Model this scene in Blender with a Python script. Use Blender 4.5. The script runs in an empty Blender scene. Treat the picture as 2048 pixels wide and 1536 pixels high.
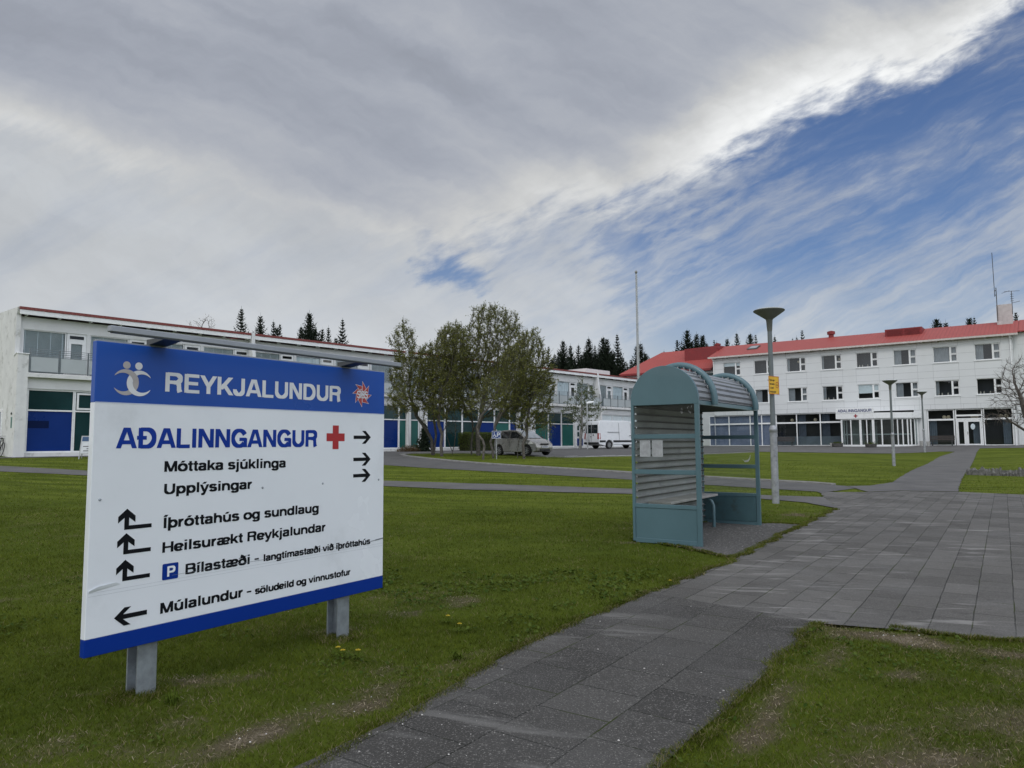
import bpy, math, random
import numpy as np
from mathutils import Vector, Matrix
from mathutils.geometry import delaunay_2d_cdt

random.seed(7)
SC = bpy.context.scene
COL = SC.collection
PI = math.pi
R = math.radians

# ------------------------------------------------------------------ camera
def make_camera():
    cam = bpy.data.cameras.new('camera')
    cam.sensor_fit = 'HORIZONTAL'
    cam.sensor_width = 36.0
    cam.lens = 36.0 * 1436 / 2048
    cam.clip_start = 0.05
    cam.clip_end = 3000
    ob = bpy.data.objects.new('camera', cam)
    COL.objects.link(ob)
    p, r = R(4.732), 0.0058
    F = Vector((0, math.cos(p), math.sin(p)))
    U = Vector((0, -math.sin(p), math.cos(p)))
    X = Vector((1, 0, 0))
    rx = X * math.cos(r) - U * math.sin(r)
    up = U * math.cos(r) + X * math.sin(r)
    m = Matrix((rx, up, -F)).transposed().to_4x4()
    m.translation = Vector((0, 0, 1.55))
    ob.matrix_world = m
    SC.camera = ob
make_camera()

SC.view_settings.view_transform = 'Standard'
SC.view_settings.look = 'None'
SC.view_settings.gamma = 1.0
SC.view_settings.exposure = 0.0
SC.view_settings.use_curve_mapping = False
SC.cycles.max_bounces = 7
SC.cycles.transparent_max_bounces = 12
SC.cycles.sample_clamp_indirect = 4.0

SUN_EL = R(48)
SUN_ROT = R(203)

# ------------------------------------------------------------------ node helpers
class NT:
    """small wrapper for building node trees"""
    def __init__(s, tree):
        s.t = tree
        s.n = tree.nodes
        s.l = tree.links
    def add(s, typ, **kw):
        n = s.n.new(typ)
        for k, v in kw.items():
            setattr(n, k, v)
        return n
    def put(s, sock, v):
        if isinstance(v, bpy.types.NodeSocket):
            s.l.new(v, sock)
        elif v is not None:
            if sock.type == 'RGBA' and len(v) == 3:
                v = (*v, 1)
            sock.default_value = v
    def m(s, op, a, b=None, c=None, clamp=False):
        n = s.add('ShaderNodeMath', operation=op, use_clamp=clamp)
        s.put(n.inputs[0], a)
        if b is not None: s.put(n.inputs[1], b)
        if c is not None: s.put(n.inputs[2], c)
        return n.outputs[0]
    def vm(s, op, a, b=None, sc=None):
        n = s.add('ShaderNodeVectorMath', operation=op)
        s.put(n.inputs[0], a)
        if b is not None: s.put(n.inputs[1], b)
        if sc is not None: s.put(n.inputs['Scale'], sc)
        return n.outputs['Value'] if op in ('DOT_PRODUCT', 'LENGTH') else n.outputs[0]
    def xyz(s, x, y, z=0.0):
        n = s.add('ShaderNodeCombineXYZ')
        s.put(n.inputs[0], x); s.put(n.inputs[1], y); s.put(n.inputs[2], z)
        return n.outputs[0]
    def sep(s, v):
        n = s.add('ShaderNodeSeparateXYZ'); s.put(n.inputs[0], v)
        return n.outputs
    def noise(s, v, scale=5, detail=4, rough=.5, col=False, dist=0.0, lac=2.0):
        n = s.add('ShaderNodeTexNoise')
        s.put(n.inputs['Vector'], v)
        n.inputs['Scale'].default_value = scale
        n.inputs['Detail'].default_value = detail
        n.inputs['Roughness'].default_value = rough
        n.inputs['Distortion'].default_value = dist
        n.inputs['Lacunarity'].default_value = lac
        return n.outputs['Color'] if col else n.outputs['Fac']
    def step(s, v, a, b, lo=0.0, hi=1.0, smooth=True):
        n = s.add('ShaderNodeMapRange')
        n.interpolation_type = 'SMOOTHSTEP' if smooth else 'LINEAR'
        s.put(n.inputs['Value'], v)
        for k, q in zip(('From Min', 'From Max', 'To Min', 'To Max'), (a, b, lo, hi)):
            s.put(n.inputs[k], q)
        return n.outputs[0]
    def mix(s, f, a, b, mode='MIX'):
        n = s.add('ShaderNodeMix', data_type='RGBA', blend_type=mode)
        s.put(n.inputs[0], f); s.put(n.inputs[6], a); s.put(n.inputs[7], b)
        return n.outputs[2]
    def ramp(s, f, stops, interp='LINEAR'):
        n = s.add('ShaderNodeValToRGB')
        cr = n.color_ramp
        cr.interpolation = interp
        while len(cr.elements) < len(stops):
            cr.elements.new(0.5)
        for e, (p, c) in zip(cr.elements, stops):
            e.position = p
            e.color = (c, c, c, 1) if isinstance(c, (int, float)) else (*c, 1)
        s.put(n.inputs[0], f)
        return n.outputs[0]

# ------------------------------------------------------------------ sky
def make_world():
    w = bpy.data.worlds.new('World')
    SC.world = w
    w.use_nodes = True
    w.cycles.sampling_method = 'MANUAL'
    w.cycles.sample_map_resolution = 512
    k = NT(w.node_tree)
    k.n.clear()
    out = k.add('ShaderNodeOutputWorld')
    bg = k.add('ShaderNodeBackground')
    k.l.new(bg.outputs[0], out.inputs[0])
    d = k.add('ShaderNodeTexCoord').outputs['Generated']
    x, y, z = k.sep(d)
    ay = k.m('MAXIMUM', k.m('ABSOLUTE', y), 0.04)
    u = k.m('DIVIDE', x, ay)
    v = k.m('DIVIDE', z, ay)
    uv = k.xyz(u, v)
    sky = k.add('ShaderNodeTexSky', sky_type='NISHITA')
    sky.sun_disc = False
    sky.sun_elevation = SUN_EL
    sky.sun_rotation = SUN_ROT
    sky.air_density = 1.3
    sky.dust_density = 1.0
    sky.ozone_density = 2.0
    # domain warp so that cloud edges curl
    w1 = k.noise(uv, 3.2, 5, .55, col=True)
    w2 = k.noise(uv, 15, 5, .6, col=True)
    off = k.vm('ADD', k.vm('SCALE', k.vm('SUBTRACT', w1, (.5, .5, .5)), sc=.13),
               k.vm('SCALE', k.vm('SUBTRACT', w2, (.5, .5, .5)), sc=.05))
    P = k.vm('ADD', uv, off)
    pu, pv, _ = k.sep(P)
    un = k.m('DIVIDE', k.m('ADD', pu, .8), 1.6, clamp=True)
    def U(a): return (a + .8) / 1.6
    # lower edge of the thick cloud deck as a function of bearing
    B = k.ramp(un, [(0, .47), (U(-.45), .352), (U(-.15), .258), (U(-.05), .262), (U(.0), .285), (U(.10), .325),
                    (U(.17), .325), (U(.26), .37), (U(.33), .415), (U(.42), .463), (U(.50), .505), (U(.62), .535), (U(.72), .60), (1, .68)])
    Lb = k.ramp(un, [(0, .6), (U(-.2), .6), (U(-.13), .27), (U(-.07), .19), (U(.02), .13), (U(.25), .10), (1, .09)])
    dB = k.m('SUBTRACT', pv, B)
    f1, f2 = math.cos(R(24)), math.sin(R(24))
    fine = k.noise(k.xyz(k.m('ADD', k.m('MULTIPLY', u, f1), k.m('MULTIPLY', v, f2)), k.m('MULTIPLY', k.m('SUBTRACT', k.m('MULTIPLY', v, f1), k.m('MULTIPLY', u, f2)), 3.0)), 15, 8, .60, dist=.25)
    thick = k.step(k.m('ADD', dB, k.m('MULTIPLY', k.m('SUBTRACT', fine, .5), .12)), -.03, .05)
    low = k.step(k.m('SUBTRACT', pv, Lb), .05, -.045)
    # streaky cirrus, running up to the right
    ca, sa = math.cos(R(27)), math.sin(R(27))
    def rot(pa, pb, s):
        return k.xyz(k.m('MULTIPLY', k.m('ADD', k.m('MULTIPLY', pa, ca), k.m('MULTIPLY', pb, sa)), s[0]),
                     k.m('MULTIPLY', k.m('SUBTRACT', k.m('MULTIPLY', pb, ca), k.m('MULTIPLY', pa, sa)), s[1]))
    P2 = k.vm('ADD', uv, k.vm('SCALE', off, sc=.45))
    cu, cv, _ = k.sep(P2)
    s1 = k.noise(rot(cu, cv, (1.6, 8.0)), 1.0, 8, .62, dist=.12)
    s2 = k.noise(rot(cu, cv, (4, 40)), 1.0, 7, .66, dist=.1)
    cir = k.step(k.m('ADD', s1, k.m('MULTIPLY', k.m('SUBTRACT', s2, .5), .42)), .36, .70)
    # broken tufts between the deck and the cirrus
    wedge = k.step(u, -.02, .18)
    wedge2 = k.step(u, .50, .26)
    tuft = k.m('MULTIPLY', k.step(k.m('ADD', dB, k.m('MULTIPLY', k.m('SUBTRACT', fine, .5), .5)), -.13, .02), k.m('MULTIPLY', wedge, wedge2))
    tleft = k.m('MULTIPLY', k.step(u, .24, .10), k.step(u, -.12, -.04))
    veil = k.m('MULTIPLY', tleft, k.step(k.m('ADD', fine, k.m('MULTIPLY', s1, .6)), .40, .95, .38, 1.0))
    hz = k.step(v, .34, .04)
    cirA = k.m('MULTIPLY', cir, k.m('ADD', .70, k.m('MULTIPLY', hz, .28)))
    lowA = k.m('MULTIPLY', low, k.m('ADD', k.m('ADD', .42, k.m('MULTIPLY', s1, .85)), k.step(u, -.05, -.3, 0.0, .10)), clamp=True)
    hzA = k.m('MULTIPLY', k.step(v, .30, .04), k.m('ADD', .34, k.m('MULTIPLY', s1, .55)))
    def over(a, b): # 1-(1-a)(1-b)
        return k.m('SUBTRACT', 1.0, k.m('MULTIPLY', k.m('SUBTRACT', 1.0, a), k.m('SUBTRACT', 1.0, b)), clamp=True)
    thin = over(over(over(cirA, hzA), lowA), over(k.m('MULTIPLY', tuft, .5), k.m('MULTIPLY', veil, .75)))
    def hole(cu_, cv_, ru, rv):
        a = k.m('DIVIDE', k.m('SUBTRACT', pu, cu_), ru); b = k.m('DIVIDE', k.m('SUBTRACT', pv, cv_), rv)
        return k.step(k.m('ADD', k.m('ADD', k.m('MULTIPLY', a, a), k.m('MULTIPLY', b, b)), k.m('ADD', k.m('MULTIPLY', k.m('SUBTRACT', s1, .5), 4.0), k.m('MULTIPLY', k.m('SUBTRACT', fine, .5), 5.0))), 1.7, -.3)
    clear = k.m('MAXIMUM', k.m('MAXIMUM', hole(-.088, .243, .050, .024), k.m('MULTIPLY', hole(.165, .27, .035, .10), .55)), k.m('MULTIPLY', hole(.62, .44, .30, .12), .8))
    thin = k.m('MULTIPLY', thin, k.m('SUBTRACT', 1.0, k.m('MULTIPLY', clear, .80)))
    dens = over(thick, thin)
    # cloud brightness
    cb, sb = math.cos(R(-24)), math.sin(R(-24))
    ra = k.m('ADD', k.m('MULTIPLY', pu, cb), k.m('MULTIPLY', pv, sb))
    rb = k.m('SUBTRACT', k.m('MULTIPLY', pv, cb), k.m('MULTIPLY', pu, sb))
    b1 = k.noise(k.xyz(k.m('MULTIPLY', ra, 1.1), k.m('MULTIPLY', rb, 5.0)), 1.0, 6, .52)
    b2 = k.noise(k.xyz(k.m('MULTIPLY', ra, 5), k.m('MULTIPLY', rb, 16)), 1.0, 7, .6)
    base = k.step(b1, .32, .66, .35, .50)
    edge = k.m('MULTIPLY', k.step(dB, .15, .0), k.step(u, -.30, -.02))
    edgeR = k.m('MULTIPLY', k.step(dB, .19, .01), k.step(u, .12, .36))
    lowb = k.m('MULTIPLY', k.step(k.m('ADD', v, k.m('MULTIPLY', u, .42)), .27, .0), .16)
    rib = k.m('MULTIPLY', k.m('MULTIPLY', k.step(k.m('ABSOLUTE', k.m('SUBTRACT', dB, .02)), .05, .0), k.step(u, .0, -.2)), .10)
    br = k.m('ADD', k.m('ADD', base, k.m('MULTIPLY', edge, .22)), k.m('ADD', k.m('MULTIPLY', edgeR, .30), k.m('ADD', lowb, rib)))
    br = k.m('ADD', br, k.m('MULTIPLY', k.m('SUBTRACT', b2, .5), .11))
    br = k.m('ADD', br, k.m('MULTIPLY', k.m('SUBTRACT', fine, .5), k.m('ADD', .03, k.m('MULTIPLY', k.m('ADD', edge, edgeR), .14))))
    grey = k.step(br, .36, .62)
    ccol = k.mix(grey, (.90, .97, 1.13), (.985, 1.0, 1.005))
    # unseen sky behind, right and overhead is boosted to fill facades and sign
    back = k.m('ADD', k.m('MULTIPLY', k.step(y, .40, -.35, 0.0, 1.40), k.step(x, -.5, .7, .85, 1.75)), k.step(z, .62, .98, 0.0, .45))
    ccol = k.vm('SCALE', ccol, sc=k.m('MULTIPLY', br, k.m('ADD', 1.0, back)))
    thinc = k.vm('SCALE', (.955, 1.0, 1.05), sc=k.m('MULTIPLY', k.m('ADD', k.m('ADD', .36, k.m('MULTIPLY', hz, .12)), k.m('ADD', k.m('MULTIPLY', b2, .16), k.m('MULTIPLY', b1, .20))), k.m('ADD', 1.0, back)))
    ccol = k.mix(thick, thinc, ccol)
    blue = k.vm('MULTIPLY', k.vm('SCALE', sky.outputs[0], sc=1.0), (.50, .585, .80))
    ccol = k.vm('SCALE', ccol, sc=10.0)       # clouds on the same physical scale as the sky model
    # the background strength is 0.1, so clouds are given ten times their displayed value
    colr = k.mix(dens, blue, ccol)
    k.l.new(colr, bg.inputs[0])
    bg.inputs[1].default_value = 0.1
make_world()

def make_sun():
    L = bpy.data.lights.new('sun', 'SUN')
    L.energy = 0.7
    L.angle = R(14)
    L.color = (1.0, .95, .88)
    o = bpy.data.objects.new('sun', L)
    COL.objects.link(o)
    d = Vector((math.sin(SUN_ROT) * math.cos(SUN_EL), math.cos(SUN_ROT) * math.cos(SUN_EL), math.sin(SUN_EL)))
    o.rotation_euler = d.to_track_quat('Z', 'Y').to_euler()
    o.location = d * 60
make_sun()

# ------------------------------------------------------------------ mesh helpers
class MB:
    """collects faces; build() links them as ONE mesh object"""
    def __init__(s):
        s.v = []; s.f = []; s.mi = []; s.uv = None
        s.cur = 0
    def face(s, pts):
        n = len(s.v)
        s.v.extend([tuple(p) for p in pts])
        s.f.append(tuple(range(n, n + len(pts)))); s.mi.append(s.cur)
    def idx(s, verts, faces):
        n = len(s.v)
        s.v.extend([tuple(p) for p in verts])
        for f in faces:
            s.f.append(tuple(i + n for i in f)); s.mi.append(s.cur)
    def hexa(s, p):  # 8 points: bottom 4 ccw, top 4 ccw
        s.idx(p, [(3, 2, 1, 0), (4, 5, 6, 7), (0, 1, 5, 4), (1, 2, 6, 5), (2, 3, 7, 6), (3, 0, 4, 7)])
    def box(s, x0, x1, y0, y1, z0, z1, fr=None):
        p = [(x0, y0, z0), (x1, y0, z0), (x1, y1, z0), (x0, y1, z0), (x0, y0, z1), (x1, y0, z1), (x1, y1, z1), (x0, y1, z1)]
        s.hexa([fr(*q) for q in p] if fr else p)
    def prism(s, a, b):   # two matching rings of points
        n = len(a)
        s.idx(list(a) + list(b), [tuple(range(n))[::-1], tuple(range(n, 2 * n))] + [(i, (i + 1) % n, n + (i + 1) % n, n + i) for i in range(n)])
    def tube(s, pts, rad, n=8, caps=True):
        pts = [Vector(p) for p in pts]
        if not isinstance(rad, (list, tuple)): rad = [rad] * len(pts)
        rings = []; up = None
        for i, p in enumerate(pts):
            t = (pts[min(i + 1, len(pts) - 1)] - pts[max(i - 1, 0)]).normalized()
            if up is None:
                up = t.orthogonal().normalized()
            up = (up - t * up.dot(t))
            if up.length < 1e-6: up = t.orthogonal()
            up.normalize()
            sd = t.cross(up)
            rings.append([p + (up * math.cos(2 * PI * j / n) + sd * math.sin(2 * PI * j / n)) * rad[i] for j in range(n)])
        fs = []
        for i in range(len(pts) - 1):
            for j in range(n):
                fs.append((i * n + j, i * n + (j + 1) % n, (i + 1) * n + (j + 1) % n, (i + 1) * n + j))
        if caps:
            fs.append(tuple(range(n))[::-1]); fs.append(tuple(range((len(pts) - 1) * n, len(pts) * n)))
        s.idx([q for r in rings for q in r], fs)
    def lathe(s, prof, c=(0, 0, 0), n=24, fr=None):  # prof: (radius, z)
        vs = []
        for r, z in prof:
            for j in range(n):
                q = (c[0] + r * math.cos(2 * PI * j / n), c[1] + r * math.sin(2 * PI * j / n), c[2] + z)
                vs.append(fr(*q) if fr else q)
        fs = []
        for i in range(len(prof) - 1):
            for j in range(n):
                fs.append((i * n + j, i * n + (j + 1) % n, (i + 1) * n + (j + 1) % n, (i + 1) * n + j))
        fs.append(tuple(range(n))[::-1]); fs.append(tuple(range((len(prof) - 1) * n, len(prof) * n)))
        s.idx(vs, fs)
    def loft(s, rings, cap=True):
        n = len(rings[0]); fs = []
        for i in range(len(rings) - 1):
            for j in range(n):
                fs.append((i * n + j, i * n + (j + 1) % n, (i + 1) * n + (j + 1) % n, (i + 1) * n + j))
        if cap:
            fs.append(tuple(range(n))[::-1]); fs.append(tuple(range((len(rings) - 1) * n, len(rings) * n)))
        s.idx([q for r in rings for q in r], fs)
    def build(s, name, mats, parent=None, origin=None, smooth=False, bevel=0, seg=2, subsurf=0, fixn=False):
        me = bpy.data.meshes.new(name)
        o0 = Vector(origin) if origin is not None else (parent_origin(parent) if parent else Vector((0, 0, 0)))
        me.from_pydata([(p[0] - o0.x, p[1] - o0.y, p[2] - o0.z) for p in s.v], [], s.f)
        if not isinstance(mats, (list, tuple)): mats = [mats]
        for m in mats: me.materials.append(m)
        if len(mats) > 1:
            me.polygons.foreach_set('material_index', s.mi)
        if fixn:
            import bmesh
            bm = bmesh.new(); bm.from_mesh(me)
            bmesh.ops.remove_doubles(bm, verts=bm.verts, dist=1e-4)
            bmesh.ops.recalc_face_normals(bm, faces=bm.faces)
            bm.to_mesh(me); bm.free()
        if smooth:
            me.polygons.foreach_set('use_smooth', [True] * len(me.polygons))
            try: me.set_sharp_from_angle(angle=R(42))
            except Exception: pass
        me.update()
        ob = bpy.data.objects.new(name, me)
        COL.objects.link(ob)
        if parent: ob.parent = parent
        else: ob.location = o0
        if bevel:
            b = ob.modifiers.new('bevel', 'BEVEL'); b.width = bevel; b.segments = seg; b.limit_method = 'ANGLE'; b.angle_limit = R(35)
        if subsurf:
            b = ob.modifiers.new('sub', 'SUBSURF'); b.levels = subsurf; b.render_levels = subsurf
        return ob

def parent_origin(o):
    v = Vector((0, 0, 0))
    while o:
        v += o.location; o = o.parent
    return v

def tag(o, label=None, cat=None, group=None, kind=None):
    if label: o['label'] = label
    if cat: o['category'] = cat
    if group: o['group'] = group
    if kind: o['kind'] = kind
    return o

def thing(name, loc, label, cat, group=None, rz=0):
    o = bpy.data.objects.new(name, None)
    o.empty_display_size = .2
    COL.objects.link(o)
    o.location = loc; o.rotation_euler = (0, 0, rz)
    return tag(o, label, cat, group)

def dup(root, loc, rz=None, label=None, scale=None):
    r = root.copy(); COL.objects.link(r); r.location = loc
    if rz is not None: r.rotation_euler = (0, 0, rz)
    if scale is not None: r.scale = scale
    if label: r['label'] = label
    def rec(a, b):
        for ch in a.children:
            c = ch.copy(); COL.objects.link(c); c.parent = b
            rec(ch, c)
    rec(root, r)
    return r

class Frame:
    """vertical plane frame: s along, off outward->inward (positive = behind the plane), t up"""
    def __init__(s, O, yaw):
        s.O = Vector(O); s.yaw = yaw
        s.d = Vector((math.sin(yaw), math.cos(yaw), 0)); n = Vector((math.cos(yaw), -math.sin(yaw), 0))
        if n.dot(Vector((0, 0, 1.55)) - s.O) < 0: n = -n
        s.n = n
    def __call__(s, a, off, t):
        return s.O + s.d * a - s.n * off + Vector((0, 0, t))

# ------------------------------------------------------------------ materials
MATS = {}
def mat(name, col, rough=.6, metal=0.0, var=.12, scale=3.0, bump=0.0, bscale=40, spec=.5, dirt=None, dscale=1.2, damt=.5, coat=0.0):
    """principled with a little uneven colour, optional dirt and bump"""
    if name in MATS: return MATS[name]
    m = bpy.data.materials.new(name); m.use_nodes = True
    k = NT(m.node_tree); k.n.clear()
    out = k.add('ShaderNodeOutputMaterial'); b = k.add('ShaderNodeBsdfPrincipled')
    k.l.new(b.outputs[0], out.inputs[0])
    co = k.add('ShaderNodeTexCoord').outputs['Object']
    n1 = k.noise(co, scale, 5, .6)
    c = k.mix(k.step(n1, .3, .7, 0, 1, False), tuple(q * (1 - var) for q in col), tuple(min(1, q * (1 + var)) for q in col))
    if dirt is not None:
        n2 = k.noise(co, dscale, 8, .68)
        c = k.mix(k.m('MULTIPLY', k.step(n2, .52, .72), damt), c, dirt)
    k.l.new(c, b.inputs['Base Color'])
    k.put(b.inputs['Roughness'], k.step(n1, .2, .8, max(0, rough - .06), min(1, rough + .06), False))
    b.inputs['Metallic'].default_value = metal
    b.inputs['Specular IOR Level'].default_value = spec
    b.inputs['Coat Weight'].default_value = coat
    if bump:
        bn = k.add('ShaderNodeBump'); bn.inputs['Strength'].default_value = bump; bn.inputs['Distance'].default_value = .01
        k.l.new(k.noise(co, bscale, 5, .65), bn.inputs['Height']); k.l.new(bn.outputs[0], b.inputs['Normal'])
    MATS[name] = m
    return m

def glass(name, tint=(.8, .85, .86), refl=1.0, dirt=.0, dcol=(.5, .5, .5), rough=0.0):
    if name in MATS: return MATS[name]
    m = bpy.data.materials.new(name); m.use_nodes = True
    k = NT(m.node_tree); k.n.clear()
    out = k.add('ShaderNodeOutputMaterial')
    tr = k.add('ShaderNodeBsdfTransparent'); k.put(tr.inputs[0], tint)
    gl = k.add('ShaderNodeBsdfGlossy'); gl.inputs['Roughness'].default_value = rough
    co = k.add('ShaderNodeTexCoord').outputs['Object']
    bn = k.add('ShaderNodeBump'); bn.inputs['Strength'].default_value = .05; bn.inputs['Distance'].default_value = .02
    k.l.new(k.noise(co, 1.3, 2, .5), bn.inputs['Height']); k.l.new(bn.outputs[0], gl.inputs['Normal'])
    lw = k.add('ShaderNodeLayerWeight')
    fres = k.m('ADD', .045, k.m('MULTIPLY', k.m('POWER', lw.outputs['Facing'], 5.0), .95))
    mx = k.add('ShaderNodeMixShader')
    k.l.new(k.m('MULTIPLY', fres, refl, clamp=True), mx.inputs[0]); k.l.new(tr.outputs[0], mx.inputs[1]); k.l.new(gl.outputs[0], mx.inputs[2])
    last = mx.outputs[0]
    if dirt:
        df = k.add('ShaderNodeBsdfDiffuse'); k.put(df.inputs[0], dcol)
        m2 = k.add('ShaderNodeMixShader')
        k.l.new(k.step(k.noise(co, 2.2, 7, .65), .25, .8, dirt * .35, dirt), m2.inputs[0]); k.l.new(last, m2.inputs[1]); k.l.new(df.outputs[0], m2.inputs[2])
        last = m2.outputs[0]
    k.l.new(last, out.inputs[0])
    MATS[name] = m
    return m

# ------------------------------------------------------------------ terrain height
TP = np.array([(-23.8,34.7,1.02),(-17,42.2,1.02),(-10,50,1.02),(-2,58.9,1.02),(6.1,67.8,1.04),(13,73,1.1),(21.4,75.9,1.15),(32,67.8,1.15),(42,60.1,1.15),(50,54,1.15),
(-19.3,27,.70),(6.43,17.74,.06),(20.9,39.6,.2),(31.9,55.8,.67),(.6,43,.84),(4.7,28.6,.37),(-5.6,35.6,.74),(11.2,24.2,.05),(3.56,21.7,.12),(-8,24.6,.30),
(3,12,0),(0,8,0),(-2.5,4.65,.075),(-1.3,6.05,.055),(-.25,5.1,.005),(2,4,0),(5,8,0),(8,12,0),(12,18,0),(0,0,0),(-5,6,.03),(-10,12,.14),(-6,14,.1),(-12,20,.32),(20,25,.03),(28,40,.15),(20,14,0),(12,3,0),(-12,2,.05),(9,33,.42),(10,50,.8),(16,60,.98),(25,55,.66),(40,45,.6),
(5,60,1.0),(-28,28,.9),(-45,40,1.5),(-35,5,.5),(0,-20,0),(40,0,0),(60,30,.6),(-40,75,2.0),(0,105,2.2),(45,105,2.2),(80,70,1.8)], float)
def _k(r2): return np.where(r2 > 1e-9, .5 * r2 * np.log(np.maximum(r2, 1e-9)), 0.)
def _fit():
    P = TP[:, :2] / 30.; n = len(P)
    K = _k(((P[:, None] - P[None]) ** 2).sum(-1)) + np.eye(n) * .004
    A = np.zeros((n + 3, n + 3)); A[:n, :n] = K; A[:n, n] = 1; A[:n, n + 1:] = P; A[n, :n] = 1; A[n + 1:, :n] = P.T
    return np.linalg.solve(A, np.concatenate([TP[:, 2], [0, 0, 0]]))
TW = _fit()
def ga(x, y):
    x = np.asarray(x, float); y = np.asarray(y, float)
    sh = x.shape; x = x.ravel(); y = y.ravel(); out = np.empty(len(x))
    P = TP[:, :2] / 30.
    for i in range(0, len(x), 40000):
        a, b = x[i:i + 40000], y[i:i + 40000]
        q = np.stack([a, b], -1) / 30.
        z = _k(((q[:, None, :] - P) ** 2).sum(-1)) @ TW[:-3] + TW[-3] + q[:, 0] * TW[-2] + q[:, 1] * TW[-1]
        rr = np.hypot(a - 5, b - 45); t = np.clip((rr - 70) / 50, 0, 1); t = t * t * (3 - 2 * t)
        out[i:i + 40000] = z * (1 - t) + 1.8 * t
    return out.reshape(sh)
def gz(x, y): return float(ga(np.array([x]), np.array([y]))[0])

# ------------------------------------------------------------------ value noise + regions (numpy)
_rng = np.random.default_rng(11)
_LAT = _rng.random((256, 256))
def vnoise(x, y, s, seed=0):
    x = np.asarray(x) * s + seed * 17.3; y = np.asarray(y) * s + seed * 9.1
    i = np.floor(x).astype(int); j = np.floor(y).astype(int); fx = x - i; fy = y - j
    fx = fx * fx * (3 - 2 * fx); fy = fy * fy * (3 - 2 * fy)
    L = lambda a, b: _LAT[a % 256, b % 256]
    return (L(i, j) * (1 - fx) + L(i + 1, j) * fx) * (1 - fy) + (L(i, j + 1) * (1 - fx) + L(i + 1, j + 1) * fx) * fy
def fbm(x, y, s, seed=0):
    return (vnoise(x, y, s, seed) * .5 + vnoise(x, y, s * 2.1, seed + 1) * .27 + vnoise(x, y, s * 4.3, seed + 2) * .15 + vnoise(x, y, s * 9, seed + 3) * .08)

def inpoly(x, y, poly):
    c = np.zeros(len(x), bool); n = len(poly)
    for i in range(n):
        x0, y0 = poly[i]; x1, y1 = poly[(i + 1) % n]
        if y0 == y1: continue
        k = ((y0 > y) != (y1 > y)) & (x < (x1 - x0) * (y - y0) / (y1 - y0) + x0)
        c ^= k
    return c

def rough_edge(poly, amp, step=.18, seed=3):
    """resample a ground outline with small irregularities (grass creeping over an edge)"""
    out = []
    n = len(poly)
    for i in range(n):
        a = np.array(poly[i]); b = np.array(poly[(i + 1) % n]); L = np.hypot(*(b - a)); m = max(1, int(L / step))
        nrm = np.array([-(b - a)[1], (b - a)[0]]) / max(L, 1e-6)
        for j in range(m):
            p = a + (b - a) * j / m
            w = 0 if j == 0 else (fbm(np.array([p[0]]), np.array([p[1]]), 2.2, seed)[0] - .5) * 2 * amp
            out.append(tuple(p + nrm * w))
    return out

E2 = Vector((0.5634, 0.8262, 0)); E1 = Vector((.8262, -.5634, 0))

PATH = [(-2.3, 1.6), (-.96, 3.6), (-.72, 3.99), (-.1, 5.25), (.53, 6.3), (1.42, 7.56), (2.60, 6.34), (2.25, 5.79), (1.75, 5.05), (1.2, 4.24), (.72, 3.58), (-.62, 1.6)]
PLAZA = [(2.50, 6.35), (1.30, 7.52), (1.55, 7.76), (2.96, 9.74), (5.01, 12.91), (6.35, 14.95), (7.3, 16.35), (7.75, 17.6), (8.4, 19.6), (8.9, 20.9), (9.3, 21.55), (10.67, 21.75), (11.94, 22.3), (13.47, 21.94), (14.61, 20.8), (17.5, 18.6), (12.5, 11.2), (7.6, 3.6), (4.5, 5.45), (3.98, 5.75), (3.5, 5.91), (3.12, 6.1)]
ENTR = [(11.2, 24.2), (11.0, 23.3), (10.67, 21.75), (11.94, 22.3), (13.47, 21.94), (18.02, 28.97), (24.41, 38.56), (29.4, 46.0), (34.69, 53.9), (37.6, 58.0), (41, 56.2), (46, 53), (47, 57),
        (20.5, 77), (7, 86), (6.0, 80), (18, 72), (19.5, 64), (18.8, 55.5), (22.85, 55.6), (28.5, 54.6), (33.4, 56.2), (34.0, 55.4), (29.6, 50.0), (21.01, 37.49), (13.6, 25.9), (12.05, 24.42)]
FOOTWAY = [(-22.5, 29.2), (-19.34, 28.3), (-15.6, 27.0), (-4.48, 25.0), (-2.09, 24.2), (1.19, 23.0), (3.63, 22.2), (6.81, 20.2), (8.2, 19.7), (8.4, 19.6), (7.75, 17.6), (7.35, 16.5), (7.2, 17.9),
           (6.49, 18.9), (3.27, 20.5), (1.08, 21.1), (-1.88, 21.95), (-4.1, 23.0), (-9.5, 24.3), (-14.3, 25.0), (-17.74, 25.8), (-21.5, 26.4)]
ROAD = [(11.05, 23.3), (11.2, 24.3), (10.45, 25.1), (8.86, 25.95), (6.98, 26.95), (4.59, 28.24), (2.58, 29.84), (.55, 31.47), (-1.5, 33.32), (-3.03, 35.07), (-4.51, 37.22), (-6.0, 40.0), (-6.7, 42.6), (-6.5, 45), (-5.4, 46.4), (-3.2, 46.8),
        (-1.6, 46.2), (0.2, 43.6), (1.5, 41.6), (3.0, 40.6), (8.0, 45.2), (18.6, 55.0), (19.5, 64), (18, 72), (10, 75.5), (5.2, 68.6), (-2.5, 60), (-10.5, 51.2), (-15.5, 45.5), (-13.8, 40.8), (-10, 36.2), (-5.9, 32.5), (-3.73, 30.8), (-1.53, 29.4), (1.41, 27.4), (4.24, 25.5), (6.0, 24.2), (7.94, 22.7), (9.1, 21.7), (8.95, 20.9), (9.3, 21.5)]
PAD = [(2.05, 11.5), (2.55, 10.75), (2.86, 9.95), (2.98, 9.76), (5.01, 12.91), (5.4, 13.5), (4.9, 13.75), (4.55, 13.75), (3.7, 14.1), (1.9, 11.6)]
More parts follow.
